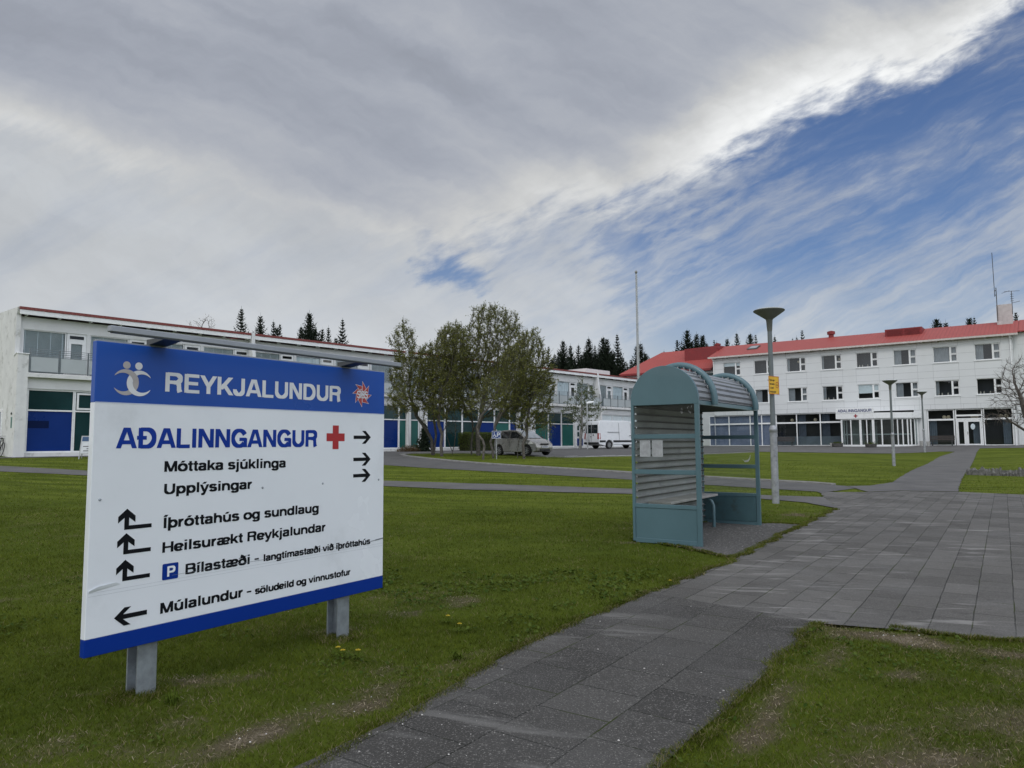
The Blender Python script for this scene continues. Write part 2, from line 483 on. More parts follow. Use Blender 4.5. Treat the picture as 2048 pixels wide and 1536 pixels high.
APRON = [(-24.4, 34.4), (-24.0, 33.5), (-16, 41.6), (-10.5, 47.6), (-9.9, 48.3), (-11, 49.5)]
SOIL = [(5.2, 5.55), (5.9, 5.0), (6.9, 4.3), (7.1, 4.1), (6.0, 4.55), (5.1, 5.2)]

def drape(name, poly, dz, m, cell, rough=0.0, uvyaw=None, lip=0.0, kind='structure'):
    pl = rough_edge(poly, rough) if rough else rough_edge(poly, 0, step=.5)
    P = np.array(pl)
    xs = np.arange(P[:, 0].min(), P[:, 0].max(), cell); ys = np.arange(P[:, 1].min(), P[:, 1].max(), cell)
    X, Y = np.meshgrid(xs + .013, ys + .017); X = X.ravel(); Y = Y.ravel()
    k = inpoly(X, Y, pl)
    pts = [Vector(p) for p in pl] + [Vector((a, b)) for a, b in zip(X[k], Y[k])]
    n = len(pl)
    v, e, f, *_ = delaunay_2d_cdt(pts, [], [list(range(n))], 1, 1e-5)
    vx = np.array([p[0] for p in v]); vy = np.array([p[1] for p in v]); vz = ga(vx, vy) + dz
    me = bpy.data.meshes.new(name)
    me.from_pydata([tuple(q) for q in zip(vx, vy, vz)], [], [tuple(t) for t in f])
    me.materials.append(m)
    if uvyaw is not None:
        d = np.array([math.sin(uvyaw), math.cos(uvyaw)]); c = np.array([math.cos(uvyaw), -math.sin(uvyaw)])
        uvl = me.uv_layers.new(name='metres')
        li = np.empty(len(me.loops), int); me.loops.foreach_get('vertex_index', li)
        U = vx * d[0] + vy * d[1]; V = vx * c[0] + vy * c[1]
        uvl.data.foreach_set('uv', np.stack([U[li], V[li]], 1).ravel())
    me.polygons.foreach_set('use_smooth', [True] * len(me.polygons))
    ob = bpy.data.objects.new(name, me); COL.objects.link(ob)
    tag(ob, kind=kind)
    return ob

def dryness(x, y):
    """0 lush .. 1 bare: worn places of the lawn (beside paths, round the sign posts, the plaza corner)"""
    d = np.clip((fbm(x, y, .75, 5) - .50) * 2.0, 0, .40) + np.clip((fbm(x, y, 3.1, 15) - .55) * 2.0, 0, .35)
    d = d + .30 * np.clip((x - .8) / .8, 0, 1) * np.clip((6.2 - y) / 1, 0, 1)
    def blob(cx, cy, rx, ry, a, h):
        c, s = math.cos(a), math.sin(a); dx = x - cx; dy = y - cy
        q = ((dx * c + dy * s) / rx) ** 2 + ((-dx * s + dy * c) / ry) ** 2
        return h * np.exp(-q * (2.3 - 1.2 * fbm(x, y, 3.0, 9))) * np.clip(1.9 * fbm(x, y, 4.2, 19) - .05, .15, 1.1)
    for b in ((-2.55, 4.45, .22, .07, .3, 1.1), (-1.85, 4.75, .35, .12, .3, .5), (-1.45, 5.95, .28, .10, .4, .75), (-2.2, 4.75, .25, .1, .3, .5),
              (-1.3, 3.95, .55, .16, 1.0, 1.0), (-.85, 4.3, .25, .10, .9, .8), (3.05, 5.85, .42, .20, -.5, 1.15), (3.6, 5.45, .55, .2, -.4, .7), (4.6, 5.3, .5, .12, -.4, .5),
              (2.6, 4.9, .16, .12, 0, .9), (2.35, 5.4, .5, .14, .97, .5), (1.25, 3.9, .5, .14, .97, .8), (1.6, 4.5, .4, .12, .97, .6), (2.9, 4.2, .7, .3, 0, .45), (1.9, 3.6, .6, .3, 0, .6),
              (.3, 5.95, .9, .12, .97, .5), (1.5, 7.6, .8, .12, .97, .5), (-.4, 5.2, .7, .12, 1.0, .45), (2.15, 9.6, .5, .2, -.5, .55), (1.75, 11.3, .4, .25, -.5, .5), (5.9, 15.2, 1.2, .3, .97, .55), (-.25, 4.55, .3, .1, .9, .6)):
        d = d + blob(*b)
    return np.clip(d, 0, 1.15)

def lawn_material():
    m = bpy.data.materials.new('lawn'); m.use_nodes = True
    k = NT(m.node_tree); k.n.clear()
    out = k.add('ShaderNodeOutputMaterial'); b = k.add('ShaderNodeBsdfPrincipled'); k.l.new(b.outputs[0], out.inputs[0])
    co = k.add('ShaderNodeTexCoord').outputs['Object']
    x, y, z = k.sep(co)
    n1 = k.noise(co, .35, 5, .6); n2 = k.noise(co, 2.2, 6, .65); n3 = k.noise(co, 24, 4, .7)
    # streaks left by the mower, long and thin
    cy, sy = math.cos(R(-12)), math.sin(R(-12))
    st = k.noise(k.xyz(k.m('MULTIPLY', k.m('ADD', k.m('MULTIPLY', x, cy), k.m('MULTIPLY', y, sy)), .22), k.m('MULTIPLY', k.m('SUBTRACT', k.m('MULTIPLY', y, cy), k.m('MULTIPLY', x, sy)), 1.7)), 1.0, 4, .55)
    c = k.mix(k.step(n1, .3, .7), (.052, .075, .0085), (.086, .112, .0145))
    far = k.step(y, 9, 26)
    c = k.mix(k.m('MULTIPLY', k.step(st, .40, .62), k.m('MULTIPLY', far, .85)), c, (.140, .172, .024))
    c = k.mix(k.m('MULTIPLY', k.step(n2, .45, .75), .6), c, (.044, .060, .0080))
    c = k.mix(k.m('MULTIPLY', k.step(n3, .48, .75), .5), c, (.10, .105, .036))
    at = k.add('ShaderNodeAttribute', attribute_name='dry')
    dr = k.m('ADD', at.outputs['Fac'], k.m('MULTIPLY', k.m('SUBTRACT', n3, .5), .5))
    c = k.mix(k.step(dr, .35, .95), c, (.10, .085, .052))
    c = k.mix(k.step(k.m('ADD', dr, k.m('MULTIPLY', k.m('SUBTRACT', k.noise(co, 90, 3, .7), .5), 1.2)), .95, 1.3), c, (.24, .20, .15))
    k.l.new(c, b.inputs['Base Color']); b.inputs['Roughness'].default_value = .95; b.inputs['Specular IOR Level'].default_value = .04
    bn = k.add('ShaderNodeBump'); bn.inputs['Strength'].default_value = .7; bn.inputs['Distance'].default_value = .03
    k.l.new(k.noise(co, 30, 5, .7), bn.inputs['Height']); k.l.new(bn.outputs[0], b.inputs['Normal'])
    return m

def make_terrain():
    def axis(a, b, fine0, fine1, fs, mid0, mid1, ms, cs):
        q = list(np.arange(a, mid0, cs)) + list(np.arange(mid0, fine0, ms)) + list(np.arange(fine0, fine1, fs)) + list(np.arange(fine1, mid1, ms)) + list(np.arange(mid1, b + .1, cs))
        return np.array(q)
    xs = axis(-400, 400, -7, 9, .13, -40, 60, .8, 24); ys = axis(-200, 600, 1.2, 12, .13, -10, 100, .8, 24)
    X, Y = np.meshgrid(xs, ys); nx, ny = len(xs), len(ys)
    x = X.ravel(); y = Y.ravel(); z = ga(x, y)
    near = (x > -9) & (x < 11) & (y > 0) & (y < 16)
    dry = np.zeros(len(x)); dry[near] = dryness(x[near], y[near])
    z = z - .004 + np.where(near, (fbm(x, y, 1.3, 2) - .5) * .012, 0)
    # keep the sheet below the paving
    for poly in (PATH, PLAZA, PAD):
        ins = inpoly(x, y, poly); z = np.where(ins, z - .02, z)
    i = np.arange(nx * ny).reshape(ny, nx)
    F = np.stack([i[:-1, :-1].ravel(), i[:-1, 1:].ravel(), i[1:, 1:].ravel(), i[1:, :-1].ravel()], 1)
    me = bpy.data.meshes.new('ground')
    me.vertices.add(nx * ny); me.vertices.foreach_set('co', np.stack([x, y, z], 1).ravel())
    me.loops.add(F.size); me.loops.foreach_set('vertex_index', F.ravel().astype(np.int32))
    me.polygons.add(len(F)); me.polygons.foreach_set('loop_start', np.arange(len(F), dtype=np.int32) * 4)
    me.polygons.foreach_set('use_smooth', np.ones(len(F), bool))
    a = me.attributes.new('dry', 'FLOAT', 'POINT'); a.data.foreach_set('value', dry.astype(np.float32))
    me.update(); me.validate()
    me.materials.append(lawn_material())
    o = bpy.data.objects.new('ground', me); COL.objects.link(o)
    tag(o, 'mown green lawn sloping gently up to the white buildings', kind='structure')
make_terrain()

def slab_material(name, bw, bh, tone=1.0, offset=.5, speck=1.0):
    m = bpy.data.materials.new(name); m.use_nodes = True
    k = NT(m.node_tree); k.n.clear()
    out = k.add('ShaderNodeOutputMaterial'); b = k.add('ShaderNodeBsdfPrincipled'); k.l.new(b.outputs[0], out.inputs[0])
    uv = k.add('ShaderNodeUVMap', uv_map='metres').outputs[0]
    co = k.add('ShaderNodeTexCoord').outputs['Object']
    wob = k.vm('SCALE', k.vm('SUBTRACT', k.noise(co, 3.0, 3, .5, col=True), (.5, .5, .5)), sc=.02)
    br = k.add('ShaderNodeTexBrick'); br.offset = offset; br.squash = 1.0
    k.l.new(k.vm('ADD', uv, wob), br.inputs['Vector'])
    t = tone
    for nm, v in (('Color1', (.066 * t, .063 * t, .058 * t, 1)), ('Color2', (.104 * t, .0995 * t, .092 * t, 1)), ('Mortar', (.022, .022, .019, 1))): br.inputs[nm].default_value = v
    for nm, v in (('Scale', 1.0), ('Mortar Size', .0055), ('Mortar Smooth', .35), ('Bias', 0.0), ('Brick Width', bw), ('Row Height', bh)): br.inputs[nm].default_value = v
    agg = k.noise(co, 85, 4, .8); big = k.noise(co, .8, 6, .65); mid = k.noise(co, 7, 5, .6)
    c = br.outputs['Color']
    c = k.mix(k.m('MULTIPLY', k.step(big, .42, .72), .55), c, (.125 * t, .122 * t, .117 * t))
    c = k.mix(k.m('MULTIPLY', k.step(mid, .5, .8), .35), c, (.042 * t, .042 * t, .041 * t))
    c = k.mix(k.m('MULTIPLY', k.step(agg, .55, .66), .85 * speck), c, (.36 * t, .345 * t, .32 * t))
    c = k.mix(k.m('MULTIPLY', k.step(agg, .44, .28), .6 * speck), c, (.022, .022, .022))
    # pale streaks across the slabs
    u_, v_, w_ = k.sep(uv)
    streak = k.noise(k.xyz(k.m('MULTIPLY', k.m('ADD', v_, k.m('MULTIPLY', u_, .35)), .9), k.m('MULTIPLY', k.m('SUBTRACT', u_, k.m('MULTIPLY', v_, .35)), 4.5)), 1.0, 5, .6, dist=.4)
    c = k.mix(k.m('MULTIPLY', k.m('MULTIPLY', k.step(streak, .54, .66), k.step(k.noise(co, .45, 3, .5), .42, .58)), .75), c, (.215 * t, .208 * t, .196 * t))
    c = k.mix(k.m('MULTIPLY', k.step(k.noise(co, 1.9, 6, .7), .58, .72), .5), c, (.040, .039, .036))
    # moss in some joints
    c = k.mix(k.m('MULTIPLY', br.outputs['Fac'], k.step(k.noise(co, 1.4, 4, .6), .5, .62)), c, (.035, .045, .012))
    k.l.new(c, b.inputs['Base Color']); b.inputs['Roughness'].default_value = .82; b.inputs['Specular IOR Level'].default_value = .14
    bn = k.add('ShaderNodeBump'); bn.inputs['Strength'].default_value = .55; bn.inputs['Distance'].default_value = .012
    k.l.new(k.m('SUBTRACT', k.m('MULTIPLY', agg, .25), k.m('MULTIPLY', br.outputs['Fac'], .8)), bn.inputs['Height']); k.l.new(bn.outputs[0], b.inputs['Normal'])
    return m

asphalt = mat('asphalt', (.088, .086, .083), .88, var=.22, scale=1.1, bump=.5, bscale=110, dirt=(.13, .13, .128), dscale=.5, damt=.5)
asphalt2 = mat('old_asphalt', (.102, .099, .095), .9, var=.25, scale=.9, bump=.5, bscale=90, dirt=(.14, .138, .132), dscale=.7, damt=.6)
grit = mat('gritty_asphalt', (.070, .067, .063), .92, var=.45, scale=45, bump=1.0, bscale=90, dirt=(.36, .35, .33), dscale=24, damt=.95)
gravel = mat('gravel_soil', (.10, .085, .075), .95, var=.4, scale=50, bump=1.0, bscale=80, dirt=(.28, .26, .24), dscale=60, damt=.8)
white_line = mat('road_paint', (.50, .50, .48), .8, var=.2, scale=6, dirt=(.15, .15, .15), dscale=4, damt=.7)
kerbm = mat('kerb_stone', (.20, .196, .185), .9, var=.25, scale=5, bump=.4, bscale=60, dirt=(.12, .115, .10), dscale=3, damt=.6)

drape('road', ROAD, .010, asphalt, 1.2)
drape('entrance_path', ENTR, .018, asphalt2, .9, rough=.05)
drape('footway', FOOTWAY, .014, asphalt2, .8, rough=.07)
drape('apron', APRON, .012, asphalt2, .8, rough=.05)
drape('plaza_paving', PLAZA, .008, slab_material('plaza_slabs', .6, .3, 1.22, .5, .45), .5, rough=.02, uvyaw=R(34.3))
drape('path', PATH, .012, slab_material('path_slabs', .46, .46, .74, .5, 1.25), .35, rough=.035, uvyaw=R(33.9))
drape('shelter_pad', PAD, .006, grit, .3, rough=.05)
drape('bare_soil', SOIL, .004, gravel, .12, rough=.05)

# parking bay lines
def strip(name, a, b, w, dz, m):
    a = Vector(a); b = Vector(b); n = max(1, int((b - a).length / .6)); d = (b - a).normalized(); q = Vector((-d.y, d.x)) * w / 2
    mb = MB()
    for i in range(n):
        p0 = a + (b - a) * i / n; p1 = a + (b - a) * (i + 1) / n
        mb.face([(p.x, p.y, gz(p.x, p.y) + dz) for p in (p0 - q, p1 - q, p1 + q, p0 + q)])
    return mb.build(name, m)
for i, (a, b) in enumerate([((1.9, 40.3), (3.9, 43.2)), ((4.3, 42.0), (6.5, 45.2)), ((6.4, 44.0), (9.0, 47.6)), ((9.0, 46.5), (11.4, 49.8)), ((2.6, 40.8), (13.2, 50.8))]):
    tag(strip('parking_line', a, b, .14, .016, white_line), kind='structure')

tag(strip('moss_strip', (2.93, 9.83), (5.15, 13.2), .07, .02, mat('moss', (.045, .05, .018), .95, var=.5, scale=20, bump=.8, bscale=60)), kind='structure')
# kerbs
def kerb(pts, w, h, name='kerb'):
    P = [Vector(p) for p in pts]; dense = []
    for a, b in zip(P, P[1:]):
        n = max(1, int((b - a).length / .5))
        dense += [a + (b - a) * i / n for i in range(n)]
    dense.append(P[-1])
    rings = []
    for i, p in enumerate(dense):
        d = (dense[min(i + 1, len(dense) - 1)] - dense[max(0, i - 1)]).normalized(); q = Vector((-d.y, d.x)) * w / 2
        z = gz(p.x, p.y)
        a, b = p - q, p + q
        rings.append([(a.x, a.y, z - .1), (b.x, b.y, z - .1), (b.x, b.y, z + h), (a.x, a.y, z + h)])
    mb = MB(); mb.loft(rings)
    return tag(mb.build(name, kerbm, bevel=.02, seg=1), kind='structure')
kerb([(10.9, 24.55), (10.45, 25.2), (8.86, 26.05), (6.98, 27.05), (4.59, 28.34), (2.58, 29.94), (.55, 31.57), (-1.5, 33.42), (-2.95, 35.12), (-4.41, 37.27), (-5.9, 40.05), (-6.55, 42.6), (-6.35, 44.9), (-5.3, 46.2), (-3.2, 46.6), (-1.7, 46.0), (.1, 43.4), (1.4, 41.4), (3.0, 40.4)], .26, .07)
kerb([(5.4, 69.8), (-2.6, 60.9), (-10.2, 52.3)], .3, .05)
kerb([(3.0, 40.4), (8.0, 45.0), (18.4, 54.8)], .16, .03)

# ------------------------------------------------------------------ grass blades (uncountable ground cover)
def grass_material():
    m = bpy.data.materials.new('grass_blades'); m.use_nodes = True
    k = NT(m.node_tree); k.n.clear()
    out = k.add('ShaderNodeOutputMaterial'); b = k.add('ShaderNodeBsdfPrincipled')
    at = k.add('ShaderNodeAttribute', attribute_name='tint')
    k.l.new(at.outputs['Color'], b.inputs['Base Color']); b.inputs['Roughness'].default_value = .6; b.inputs['Specular IOR Level'].default_value = .06
    tl = k.add('ShaderNodeBsdfTranslucent'); k.l.new(at.outputs['Color'], tl.inputs[0])
    mx = k.add('ShaderNodeMixShader'); mx.inputs[0].default_value = .25
    k.l.new(b.outputs[0], mx.inputs[1]); k.l.new(tl.outputs[0], mx.inputs[2]); k.l.new(mx.outputs[0], out.inputs[0])
    return m

def make_grass():
    rg = np.random.default_rng(5)
    XS, YS, SC_ = [], [], []
    bands = [(1.7, 4.2, 7500, 1.0), (4.2, 6.5, 5200, 1.15), (6.5, 10, 2300, 1.5), (10, 16, 800, 2.2), (16, 27, 150, 3.6), (27, 42, 34, 6.0)]
    for y0, y1, dens, sc in bands:
        w = .80 * y1 + 2.8
        n = int(2 * w * (y1 - y0) * dens)
        x = (rg.random(n) * 2 - 1) * w; y = y0 + rg.random(n) * (y1 - y0)
        ok = np.abs(x) < .80 * y + 2.8
        XS.append(x[ok]); YS.append(y[ok]); SC_.append(np.full(ok.sum(), sc))
    x = np.concatenate(XS); y = np.concatenate(YS); sc = np.concatenate(SC_)
    keep = np.ones(len(x), bool)
    for poly in (PATH, PLAZA, PAD, FOOTWAY, ROAD, ENTR):
        jx = x + (fbm(x, y, 4, 31) - .5) * .16; jy = y + (fbm(x, y, 4, 37) - .5) * .16
        ins = inpoly(jx + .03, jy, poly)
        for ox, oy in ((-.03, 0), (0, .03), (0, -.03)): ins &= inpoly(jx + ox, jy + oy, poly)
        keep &= ~ins
    x, y, sc = x[keep], y[keep], sc[keep]
    near = y < 16
    dry = np.full(len(x), .12); dry[near] = dryness(x[near], y[near])
    dry = dry + (fbm(x, y, .6, 50) - .5) * .5
    keep = rg.random(len(x)) > np.clip((dry - .45) * 1.0, 0, .75)
    x, y, sc, dry = x[keep], y[keep], sc[keep], dry[keep]
    # ragged fringe creeping over the paving edges
    fx, fy = [], []
    for poly, i0, i1 in ((PATH, 0, 5), (PATH, 6, 11), (PLAZA, 1, 4), (PLAZA, 4, 6), (PLAZA, 17, 23), (PAD, 0, 3), (PAD, 4, 9)):
        for a, b in zip(poly[i0:i1], poly[i0 + 1:i1 + 1]):
            a = np.array(a); b = np.array(b); L = np.hypot(*(b - a)); m = int(L * 1500 * min(1, 7 / max(3, a[1])))
            t = rg.random(m)[:, None]; nn = np.array([-(b - a)[1], (b - a)[0]]) / L
            p = a + (b - a) * t
            w = (fbm(p[:, 0], p[:, 1], 3.2, 44) - .47) * .26
            p = p + nn * (w + rg.normal(size=m) * .028)[:, None]
            fx.append(p[:, 0]); fy.append(p[:, 1])
    for cx, cy in ((-2.27, 4.37), (-2.20, 4.45), (-1.39, 5.66), (-1.32, 5.76), (-2.33, 4.48), (-1.46, 5.76)):
        m = 420; a = rg.random(m) * 6.283; q = .05 + .09 * rg.random(m)
        fx.append(cx + q * np.cos(a)); fy.append(cy + q * np.sin(a))
    fx = np.concatenate(fx); fy = np.concatenate(fy)
    x = np.concatenate([x, fx]); y = np.concatenate([y, fy]); sc = np.concatenate([sc, np.clip(fy / 4.5, 1, 2.4)]); dry = np.concatenate([dry, .18 + .5 * rg.random(len(fx))])
    n = len(x)
    z = ga(x, y) + np.where(np.arange(n) >= n - len(fx), .010, 0)
    clump = fbm(x, y, 2.2, 60)
    clump[n - len(fx):] += .25
    h = (.013 + .019 * rg.random(n) + .022 * np.clip(clump - .45, 0, 1)) * (1 - .45 * np.clip(dry, 0, 1)) * np.where(sc > 2, 1.15, 1.0)
    wd = (.0020 + .0016 * rg.random(n)) * sc
    az = rg.random(n) * 2 * np.pi; lean = h * (.35 + 1.5 * rg.random(n)); la = rg.random(n) * 2 * np.pi
    ax, ay = np.cos(az) * wd / 2, np.sin(az) * wd / 2
    lx, ly = np.cos(la) * lean, np.sin(la) * lean
    z0 = z - .004
    V = np.empty((n, 5, 3))
    V[:, 0] = np.stack([x - ax, y - ay, z0], 1); V[:, 1] = np.stack([x + ax, y + ay, z0], 1)
    mx, my, mz = x + lx * .35, y + ly * .35, z0 + h * .62
    V[:, 2] = np.stack([mx + ax * .75, my + ay * .75, mz], 1); V[:, 3] = np.stack([mx - ax * .75, my - ay * .75, mz], 1)
    V[:, 4] = np.stack([x + lx, y + ly, z0 + h], 1)
    # tint: greens, some yellowish, straw where dry
    r = rg.random(n); big = fbm(x, y, .45, 70)
    g0 = np.array([.053, .074, .0062]); g1 = np.array([.118, .140, .0160]); st = np.array([.25, .21, .11])
    t = np.clip(.25 + .9 * (r - .4) + (big - .5) * .9, 0, 1)[:, None]
    c = g0 * (1 - t) + g1 * t
    c = c * (.70 + .62 * fbm(x, y, 1.5, 80) )[:, None] * (.86 + .3 * (fbm(x, y, 6, 90) > .52))[:, None]
    farb = np.clip((y - 9) / 16, 0, 1)[:, None]
    sx = vnoise(x * .22 * .98 - y * .22 * .2, y * 1.7 * .98 + x * 1.7 * .2, 1.0, 4)[:, None]
    c = c * (1 + farb * (.25 + 1.0 * np.clip(sx - .45, 0, 1)))
    s = (rg.random(n) < np.clip(.03 + .70 * np.clip(dry, 0, 1.2) ** 1.5, 0, .9))[:, None]
    c = np.where(s, st * (.55 + .6 * rg.random(n)[:, None]), c)
    base = (np.arange(n) * 5)[:, None]
    quads = base + np.array([0, 1, 2, 3]); tris = base + np.array([3, 2, 4])
    me = bpy.data.meshes.new('grass')
    me.vertices.add(n * 5); me.vertices.foreach_set('co', V.ravel())
    loops = np.concatenate([quads, tris], 1).ravel().astype(np.int32)
    me.loops.add(len(loops)); me.loops.foreach_set('vertex_index', loops)
    ls = np.empty((n, 2), np.int32); ls[:, 0] = np.arange(n) * 7; ls[:, 1] = ls[:, 0] + 4
    me.polygons.add(2 * n); me.polygons.foreach_set('loop_start', ls.ravel())
    a = me.attributes.new('tint', 'FLOAT_COLOR', 'POINT')
    cc = np.ones((n, 5, 4), np.float32); cc[:, :, :3] = c[:, None, :]
    a.data.foreach_set('color', cc.ravel())
    me.update()
    me.materials.append(grass_material())
    o = bpy.data.objects.new('grass', me); COL.objects.link(o)
    tag(o, 'short mown grass blades, straw coloured beside the paths', 'grass', kind='stuff')
    print('grass blades', n)
make_grass()

def make_pebbles():
    rg = np.random.default_rng(9); mb = MB()
    spots = []
    for (cx, cy, sx, sy, n) in [(-.85, 3.95, .30, .25, 60), (-.6, 3.8, .4, .3, 30), (1.4, 4.35, .4, .5, 40), (3.0, 5.9, .4, .2, 60), (3.6, 11.6, .9, .9, 110), (4.9, 13.2, .4, .3, 30), (.6, 4.6, .8, .8, 22), (1.5, 6, 1, 1.4, 20), (-2.55, 4.42, .12, .06, 14), (5.9, 4.8, .6, .3, 60), (6, 14, 1.2, 1.5, 20), (-1.2, 3.9, .3, .15, 40)]:
        for _ in range(n):
            spots.append((cx + rg.normal() * sx, cy + rg.normal() * sy))
    for x, y in spots:
        r = .002 + .0045 * rg.random() ** 2
        if rg.random() < .35: continue
        xa, ya = np.array([x]), np.array([y])
        if not (inpoly(xa, ya, PATH)[0] or inpoly(xa, ya, PAD)[0] or inpoly(xa, ya, SOIL)[0] or dryness(xa, ya)[0] > .62): continue
        z = gz(x, y) + .014
        q = [(x + r * math.cos(a) * (1 + .4 * rg.random()), y + r * math.sin(a) * (.7 + .4 * rg.random()), z) for a in np.linspace(0, 2 * PI, 6)[:-1]]
        top = [(x + (p[0] - x) * .55, y + (p[1] - y) * .55, z + r * .8) for p in q]
        mb.loft([q, top])
    tag(mb.build('pebbles', mat('pebble', (.50, .48, .45), .8, var=.35, scale=70)), 'small pale pebbles and petals scattered on the path and worn soil', 'pebbles', kind='stuff')
make_pebbles()

def make_straw():
    rg = np.random.default_rng(21)
    n = 420000
    x = rg.uniform(-4, 9, n); y = rg.uniform(2.2, 15.5, n)
    keep = np.abs(x) < .85 * y + .6
    for poly in (PATH, PLAZA, PAD): keep &= ~inpoly(x + (rg.random(n) - .5) * .05, y + (rg.random(n) - .5) * .05, poly)
    x, y = x[keep], y[keep]
    d = dryness(x, y)
    keep = rg.random(len(x)) < np.clip((d - .38) * 1.6, 0, 1) * np.clip(7.5 / (y + 2), .35, 1.2)
    x, y, d = x[keep], y[keep], d[keep]; n = len(x)
    z = ga(x, y) + .001 + rg.random(n) * .012
    a = rg.random(n) * 2 * np.pi; L = .008 + .018 * rg.random(n); w = (.0008 + .0009 * rg.random(n)) * np.clip(y / 5, 1, 2.4)
    dx, dy = np.cos(a) * L / 2, np.sin(a) * L / 2; px, py = -np.sin(a) * w, np.cos(a) * w; dz = (rg.random(n) - .5) * .014
    V = np.stack([np.stack([x - dx - px, y - dy - py, z - dz], 1), np.stack([x + dx - px, y + dy - py, z + dz], 1), np.stack([x + dx + px, y + dy + py, z + dz + .001], 1), np.stack([x - dx + px, y - dy + py, z - dz + .001], 1)], 1)
    me = bpy.data.meshes.new('dry_straw')
    me.vertices.add(n * 4); me.vertices.foreach_set('co', V.ravel())
    me.loops.add(n * 4); me.loops.foreach_set('vertex_index', np.arange(n * 4, dtype=np.int32))
    me.polygons.add(n); me.polygons.foreach_set('loop_start', np.arange(n, dtype=np.int32) * 4)
    at_ = me.attributes.new('tint', 'FLOAT_COLOR', 'POINT')
    c = np.array([.33, .28, .195]) * (.3 + 1.0 * rg.random(n)[:, None]) * np.clip(.75 + .6 * (d - .5), .6, 1.25)[:, None]; c = np.where(rg.random(n)[:, None] < .3, np.array([.10, .075, .055]), c)
    cc = np.ones((n, 4, 4), np.float32); cc[:, :, :3] = c[:, None, :]
    at_.data.foreach_set('color', cc.ravel()); me.update()
    me.materials.append(bpy.data.materials['grass_blades'])
    o = bpy.data.objects.new('dry_straw', me); COL.objects.link(o)
    tag(o, 'dry straw and moss litter in the worn places of the lawn', 'straw', kind='stuff')
    print('straw', n)
make_straw()

def make_hills():
    """dark low hills across the valley behind the viewer (mirrored in the windows)"""
    mb = MB(); m = 120; rings = []
    A = np.linspace(R(88), R(272), m)
    for r, hh in ((230, 0), (270, .55), (330, 1.0), (420, .9), (520, 0)):
        ring = []
        for i, a in enumerate(A):
            f = fbm(np.array([i * .11]), np.array([3.3]), 1.0, 12)[0]
            edge = min(1, i / 14, (m - 1 - i) / 14)
            ring.append((r * math.sin(a), r * math.cos(a) + 10, 1.0 + hh * edge * (16 + 36 * f)))
        rings.append(ring)
    for a, b in zip(rings, rings[1:]):
        mb.idx(a + b, [(i, i + 1, m + i + 1, m + i) for i in range(m - 1)])
    o = mb.build('hills', mat('hill_heath', (.055, .058, .035), .95, var=.4, scale=.02, dirt=(.03, .034, .02), dscale=.01, damt=.8), smooth=True)
    tag(o, kind='structure')
make_hills()

def make_clover():
    """patches of small round leaves among the grass"""
    rg = np.random.default_rng(33)
    n = 26000
    x = rg.uniform(-5, 6, n); y = rg.uniform(2.4, 9, n)
    keep = (np.abs(x) < .85 * y + .6) & (fbm(x, y, 1.9, 120) > .565)
    for poly in (PATH, PLAZA, PAD): keep &= ~inpoly(x, y, poly)
    x, y = x[keep], y[keep]; keep = dryness(x, y) < .5; x, y = x[keep], y[keep]; n = len(x)
    z = ga(x, y) + .012 + .014 * rg.random(n); r = .0055 + .006 * rg.random(n); r = r * np.clip(y / 4.5, 1, 1.8)
    tx, ty = rg.normal(size=n) * .35, rg.normal(size=n) * .35
    a = np.arange(6) * np.pi / 3
    ox, oy = r[:, None] * np.cos(a), r[:, None] * np.sin(a)
    V = np.stack([x[:, None] + ox, y[:, None] + oy, z[:, None] + ox * tx[:, None] + oy * ty[:, None]], 2)
    me = bpy.data.meshes.new('clover')
    me.vertices.add(n * 6); me.vertices.foreach_set('co', V.ravel())
    me.loops.add(n * 6); me.loops.foreach_set('vertex_index', np.arange(n * 6, dtype=np.int32))
    me.polygons.add(n); me.polygons.foreach_set('loop_start', np.arange(n, dtype=np.int32) * 6)
    at_ = me.attributes.new('tint', 'FLOAT_COLOR', 'POINT')
    c = np.array([.035, .066, .010]) + np.array([.06, .065, .015]) * rg.random(n)[:, None]
    cc = np.ones((n, 6, 4), np.float32); cc[:, :, :3] = c[:, None, :]
    at_.data.foreach_set('color', cc.ravel()); me.update()
    me.materials.append(bpy.data.materials['grass_blades'])
    o = bpy.data.objects.new('clover', me); COL.objects.link(o)
    tag(o, 'small round clover leaves in patches through the near lawn', 'clover', kind='stuff')
    print('clover', n)
make_clover()

# ------------------------------------------------------------------ building materials
white_wall = mat('white_render', (.68, .685, .68), .85, var=.05, scale=.9, bump=.15, bscale=30, dirt=(.50, .49, .45), dscale=.55, damt=.45)
white_clad = mat('white_cladding', (.66, .675, .68), .6, var=.03, scale=.5, dirt=(.60, .61, .60), dscale=.35, damt=.35)
white_frame = mat('white_paint', (.80, .81, .81), .5, var=.05, scale=4, dirt=(.5, .48, .44), dscale=5, damt=.35)
stain_wall = mat('weathered_render', (.70, .70, .685), .9, var=.08, scale=1.4, bump=.3, bscale=20, dirt=(.33, .33, .30), dscale=1.9, damt=.75)
soffit_m = mat('soffit', (.62, .62, .60), .8, var=.06)
red_roof = None
joint_m = mat('panel_joint', (.36, .37, .38), .8)
blue_panel = mat('blue_panel', (.003, .027, .165), .3, var=.08, scale=.8, spec=.2)
teal_panel = mat('teal_panel', (.022, .115, .10), .2, var=.12, scale=.7, spec=.25)
dark_teal = mat('dark_teal_glass', (.012, .040, .042), .07, var=.25, scale=.6, spec=.28)
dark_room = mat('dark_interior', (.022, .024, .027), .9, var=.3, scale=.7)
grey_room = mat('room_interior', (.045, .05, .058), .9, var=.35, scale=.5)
curtain = mat('curtain', (.30, .315, .33), .9, var=.15, scale=2)
blind_m = mat('blind_slats', (.66, .72, .73), .6, var=.06)
